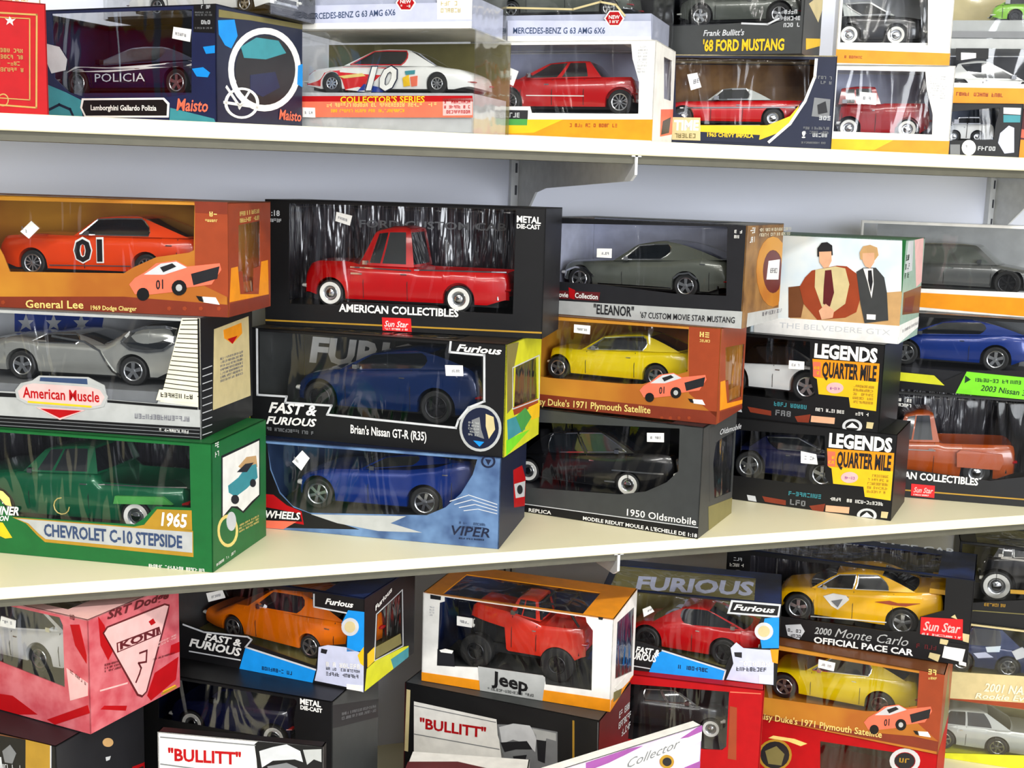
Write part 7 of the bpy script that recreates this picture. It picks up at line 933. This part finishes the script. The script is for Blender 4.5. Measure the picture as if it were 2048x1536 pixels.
{'name':'model_muscle_car','label':'yellow coupe in the lower rust box,under the pace car','loc':(1.0465,1.4627,0.8341),'rz':-0.75922,'col':'yellow','W':0.0846,'r':0.01811,'wheels':(-0.09114,0.04675),'deck':[(-1140,316),(-1137,329),(-1058,412),(-587,479),(370,595),(748,599),(935,585),(975,436)],'nose':-1,'wheel':'mag','cabins':[{'pts':[(-611,487),(-256,743),(197,798),(792,595)],'side':[(0,0,False),(0.05,0.06,True),(0.3,0.4,True),(0.62,0.92,False),(1,1,False)],'curve':(1,0.85),'trim':'chrome'}],'lamps':[('headlight',-1,0.72,0.02593,0.00635,0.00327,'lamp_clear'),('taillight',1,0.72,0.03452,0.00846,0.00324,'lamp_red')],'blocks':[('grille',-0.11524,-0.11004,-0.55,0.55,0.02144,0.02716,'chassis'),('door_mirror',-0.04446,-0.03846,-1.06,-0.9,0.05098,0.05598,'chrome')],'bumpers':[('bumper',-1,0.01654,0.02021,0.00254,'chrome'),('bumper',1,0.01964,0.02546,0.00254,'chrome')],'strips':[('door_seam',[(-527,135),(-527,472)],0.0005,'seam'),('door_seam',[(175,135),(175,554)],0.0005,'seam'),('door_handle',[(52,462),(116,462)],0.0009,'chrome')]},
{'name':'model_muscle_car','label':'deep yellow pace car with flame decals on its flank','loc':(1.0526,1.4945,0.9504),'rz':-0.71035,'col':'gold_yellow','W':0.0932,'r':0.01987,'wheels':(-0.06729,0.08053),'deck':[(-995,362),(-994,362),(-906,433),(-418,526),(579,607),(973,661),(1232,692),(1302,680),(1335,495)],'nose':-1,'wheel':'five','cabins':[{'pts':[(-510,511),(-112,772),(382,845),(951,664)],'side':[(0,0,False),(0.05,0.06,True),(0.4,0.44,False),(0.43,0.48,True),(0.75,0.92,False),(1,1,False)],'curve':(0.9,0.8),'trim':'chrome'}],'lamps':[('headlight',-1,0.72,0.02953,0.00699,0.00382,'lamp_clear'),('taillight',1,0.72,0.03912,0.00932,0.00372,'lamp_red')],'blocks':[('grille',-0.10067,-0.09547,-0.55,0.55,0.02427,0.03096,'chassis'),('door_mirror',-0.03359,-0.02759,-1.06,-0.9,0.05454,0.05954,'chrome'),('rear_spoiler',0.11345,0.13545,-0.9,0.9,0.06903,0.07603,'paint_gold_yellow')],'bumpers':[('bumper',-1,0.01853,0.02284,0.0028,'chrome'),('bumper',1,0.022,0.0287,0.0028,'chrome')],'strips':[('door_seam',[(-452,148),(-452,504)],0.0005,'seam'),('door_seam',[(103,148),(103,551)],0.0005,'seam'),('door_seam',[(658,148),(658,599)],0.0005,'seam'),('door_handle',[(-26,465),(44,465)],0.0009,'chrome'),('sill_moulding',[(-482,88),(589,173)],0.001,'lamp_clear')],'patches':[('door_emblem',[(-319,432),(-184,491),(0,486),(49,433),(-99,260),(-194,305)],'card_white',0.0012),('door_emblem',[(-200,378),(-42,430),(-102,297)],'card_grey',0.0018),('flame_print',[(410,457),(609,503),(721,486),(1027,526),(834,457),(635,447)],'card_rust',0.0012)]},
{'name':'model_sedan','label':'silver car with silver wheels in the lower right corner','loc':(1.3469,1.4511,0.7222),'rz':-0.62832,'col':'silver','W':0.0692,'r':0.01513,'wheels':(-0.10658,-0.02896),'deck':[(-1235,235),(-1227,294),(-1199,390),(-816,421),(72,430),(423,409),(462,235)],'nose':-1,'wheel':'six','cabins':[{'pts':[(-1221,388),(-1013,622),(-500,662),(-104,436)],'side':[(0,0,False),(0.05,0.06,True),(0.4,0.44,False),(0.43,0.48,True),(0.75,0.92,False),(1,1,False)],'curve':(1,1)}],'lamps':[('headlight',-1,0.72,0.01955,0.00519,0.00226,'lamp_clear'),('taillight',1,0.72,0.01955,0.00692,0.00141,'lamp_red')],'blocks':[('grille',-0.1247,-0.1195,-0.55,0.55,0.01644,0.02039,'chassis'),('door_mirror',-0.10949,-0.10349,-1.06,-0.9,0.04106,0.04606,'chrome')],'strips':[('door_seam',[(-1177,113),(-1177,380)],0.0005,'seam'),('door_seam',[(-752,113),(-752,409)],0.0005,'seam'),('door_seam',[(-327,113),(-327,413)],0.0005,'seam'),('door_handle',[(-850,349),(-799,349)],0.0009,'chrome')]},
{'name':'model_race_car','label':'blue decorated race car above the gold lettering at the right edge','loc':(1.353,1.4487,0.8493),'rz':-0.62832,'col':'blue_dark','W':0.0577,'r':0.01585,'wheels':(-0.09696,-0.0301),'deck':[(-1167,247),(-1281,291),(-1068,402),(-825,448),(-227,452),(211,417),(274,247)],'nose':-1,'wheel':'six','cabins':[{'pts':[(-1047,416),(-848,721),(-450,742),(-96,451)],'side':[(0,0,False),(0.05,0.06,True),(0.3,0.4,True),(0.62,0.92,False),(1,1,False)],'curve':(1,1)}],'lamps':[('headlight',-1,0.72,0.02051,0.00433,0.00237,'lamp_clear'),('taillight',1,0.72,0.02051,0.00577,0.00148,'lamp_red')],'blocks':[('grille',-0.11794,-0.11274,-0.55,0.55,0.01725,0.0214,'chassis')],'strips':[],'patches':[('sponsor_print',[(-815,324),(-640,365),(-523,300),(-742,255)],'card_lavender',0.0012),('sponsor_print',[(-269,423),(-123,511),(-4,397),(-193,306)],'card_pale_grey',0.0012),('sponsor_print',[(-646,439),(-428,483),(-443,395),(-618,367)],'card_sky',0.0012)]},
{'name':'model_hot_rod','label':'black hot rod with white-walled wheels at the right edge','loc':(1.362,1.4518,0.9665),'rz':-0.62832,'col':'black','W':0.0573,'r':0.02322,'wheels':(-0.06198,0.02083),'deck':[(-846,391),(-856,539),(-789,667),(-398,720),(77,732),(258,624),(299,410)],'nose':-1,'wheel':'white','cabins':[{'pts':[(-702,678),(-608,871),(-153,894),(-9,725)],'side':[(0,0,False),(0.18,0.12,True),(0.38,0.38,False),(0.42,0.42,True),(0.86,0.86,False),(1,1,False)],'curve':(1,1),'trim':'chrome'}],'lamps':[('headlight',-1,0.72,0.03217,0.0043,0.00395,'lamp_clear'),('taillight',1,0.72,0.03354,0.00573,0.00266,'lamp_red')],'blocks':[('grille',-0.08585,-0.08065,-0.55,0.55,0.02674,0.03365,'chassis'),('door_mirror',-0.06348,-0.05748,-1.06,-0.9,0.0702,0.0752,'chrome')],'strips':[('door_seam',[(-633,173),(-633,668)],0.0005,'seam'),('door_seam',[(-78,173),(-78,706)],0.0005,'seam'),('door_handle',[(-140,599),(-106,599)],0.0009,'chrome'),('exhaust_pipe',[(-592,682),(-264,682)],0.0022,'chrome')],'bars':[('headlight_bar',[(-0.08065,-0.8,0.05787),(-0.08065,0.8,0.05787)],0.002,'chrome')]},
]

# ---------------------------------------------------------------- the place
YW, YF = 1.733, 1.3075           # wall face, front edge of the two upper shelves


def struct(o):
    o['kind'] = 'structure'
    return o


struct(box('wall_back', -3.2, 4.2, YW, YW + .1, 0, 2.75, 'wall_paint'))
struct(box('floor', -3.2, 4.2, -4.7, YW, -.1, 0, 'floor_vinyl'))
struct(box('ceiling', -3.2, 4.2, -4.7, YW + .1, 2.75, 2.85, 'ceiling_tile'))


WX0, WX1 = -.75, 3.35
v, f = slab([(-3.2, 0), (4.2, 0), (4.2, 2.75), (-3.2, 2.75)], [[(WX0, .95), (WX1, .95), (WX1, 2.45), (WX0, 2.45)]], lambda a, b_, o: (a, -4.7 + o, b_), 0, .1)
struct(obj('wall_front', v, f, 'wall_paint'))  # unseen front wall, its opening made for the fill light
w1 = struct(box('added_window', WX0, WX1, -4.69, -4.6, .95, .99, 'steel_white'))  # unseen window frame, added around the fill light
for nm, x0, x1, z0, z1 in (('head', WX0, WX1, 2.41, 2.45), ('jamb', WX0, WX0 + .04, .99, 2.41), ('jamb', WX1 - .04, WX1, .99, 2.41), ('mullion', .6, .64, .99, 2.41), ('mullion', 1.96, 2.0, .99, 2.41)):
    box(nm, x0, x1, -4.69, -4.6, z0, z1, 'steel_white', w1)


def shelf(label, z, yf, x0=-1.3, x1=2.4, th=.0165):
    r = empty('wall_shelf', ((x0 + x1) / 2, YW, z), 0, label, 'shelf')
    hw = (x1 - x0) / 2
    d = YW - yf
    # board with a slightly eased front edge
    prof = [(0, 0), (-d + .0015, 0), (-d, -.0015), (-d, -th + .001), (-d + .001, -th), (0, -th)]
    v = [(x, y, q) for x in (-hw, hw) for y, q in prof]
    n = len(prof)
    f = [tuple(range(n)), tuple(range(2 * n - 1, n - 1, -1))] + [(i, i + n, (i + 1) % n + n, (i + 1) % n) for i in range(n)]
    obj('board', v, f, 'shelf_laminate', r)
    box('edge_strip', -hw, hw, -d + .006, -d + .03, -th - .0095, -th, 'shelf_strip', r)  # darker strip under the board's front edge
    return r


shelf('upper white shelf carrying the row of boxes along the top', ZS + .4775, YF)
shelf('middle cream shelf carrying the five stacks of boxes', ZS - .0003, YF, th=.0125)
shelf('lowest shelf under the bottom rows of boxes', ZS - .4303, 1.0)

UPX = [-.26, .592, 1.444]
for i, ux in enumerate(UPX):
    u = empty('shelf_upright', (ux, YW, 0), 0, ['slotted white wall upright behind the left stacks', 'slotted white wall upright behind the middle stacks', 'slotted white wall upright at the right'][i], 'upright')
    v, f = slab([(-.0125, .3), (.0125, .3), (.0125, 2.6), (-.0125, 2.6)], [], lambda a, b_, o: (a, -o, b_), 0, .011)
    obj('channel', v, f, 'steel_white', u)
    zz = 1.62
    v, f = [], []
    for k in range(60):
        z = .6 + k * .032
        for sx in (-.005, .005):
            v2, f2 = box_vf(sx - .0016, sx + .0016, -.0114, -.0108, z, z + .014)
            f += [tuple(i2 + len(v) for i2 in q) for q in f2]
            v += v2
    o = obj('slots', v, f, 'slot_dark', u)
    o['kind'] = 'stuff'
    for j, (zs, th, nm) in enumerate(((ZS + .4775, .0165, 'upper'), (ZS - .0003, .0125, 'middle'))):
        side = ['left', 'middle', 'right'][i]
        b = empty('shelf_bracket', (ux, YW - .0115, zs - th), 0, 'white steel bracket under the %s shelf on the %s upright' % (nm, side), 'bracket')
        L = YW - YF - .014
        zt = 0
        prof = [(0, zt), (-L, zt), (-L, -.022), (-L + .012, -.029), (-.11, -.040), (-.075, -.046), (-.03, -.082), (0, -.095)]
        v, f = slab(prof, [], lambda a, b_, o2: (o2, a, b_), -.0016, .0016)
        obj('plate', v, f, 'steel_white', b)
        v, f = box_vf(-.006, .006, -L, -.002, -.0016, 0)
        obj('flange', v, f, 'steel_white', b)

for i, (fx, fy) in enumerate(FITTINGS):
    r = empty('ceiling_light', (fx, fy, 2.75), 0, ['fluorescent ceiling fitting nearest the shelves, left of three', 'fluorescent ceiling fitting nearest the shelves, middle of three', 'fluorescent ceiling fitting nearest the shelves, right of three', 'added fluorescent ceiling fitting over the aisle, far left, for film streaks', 'fluorescent ceiling fitting over the aisle, middle', 'fluorescent ceiling fitting over the aisle, right', 'added fluorescent ceiling fitting at the back left, for film streaks'][i], 'ceiling light')
    box('housing', -.62, .62, -.1, .1, -.012, 0, 'steel_white', r)

for b in PACKAGES:
    package(b)
for s in CARS:
    car(s)
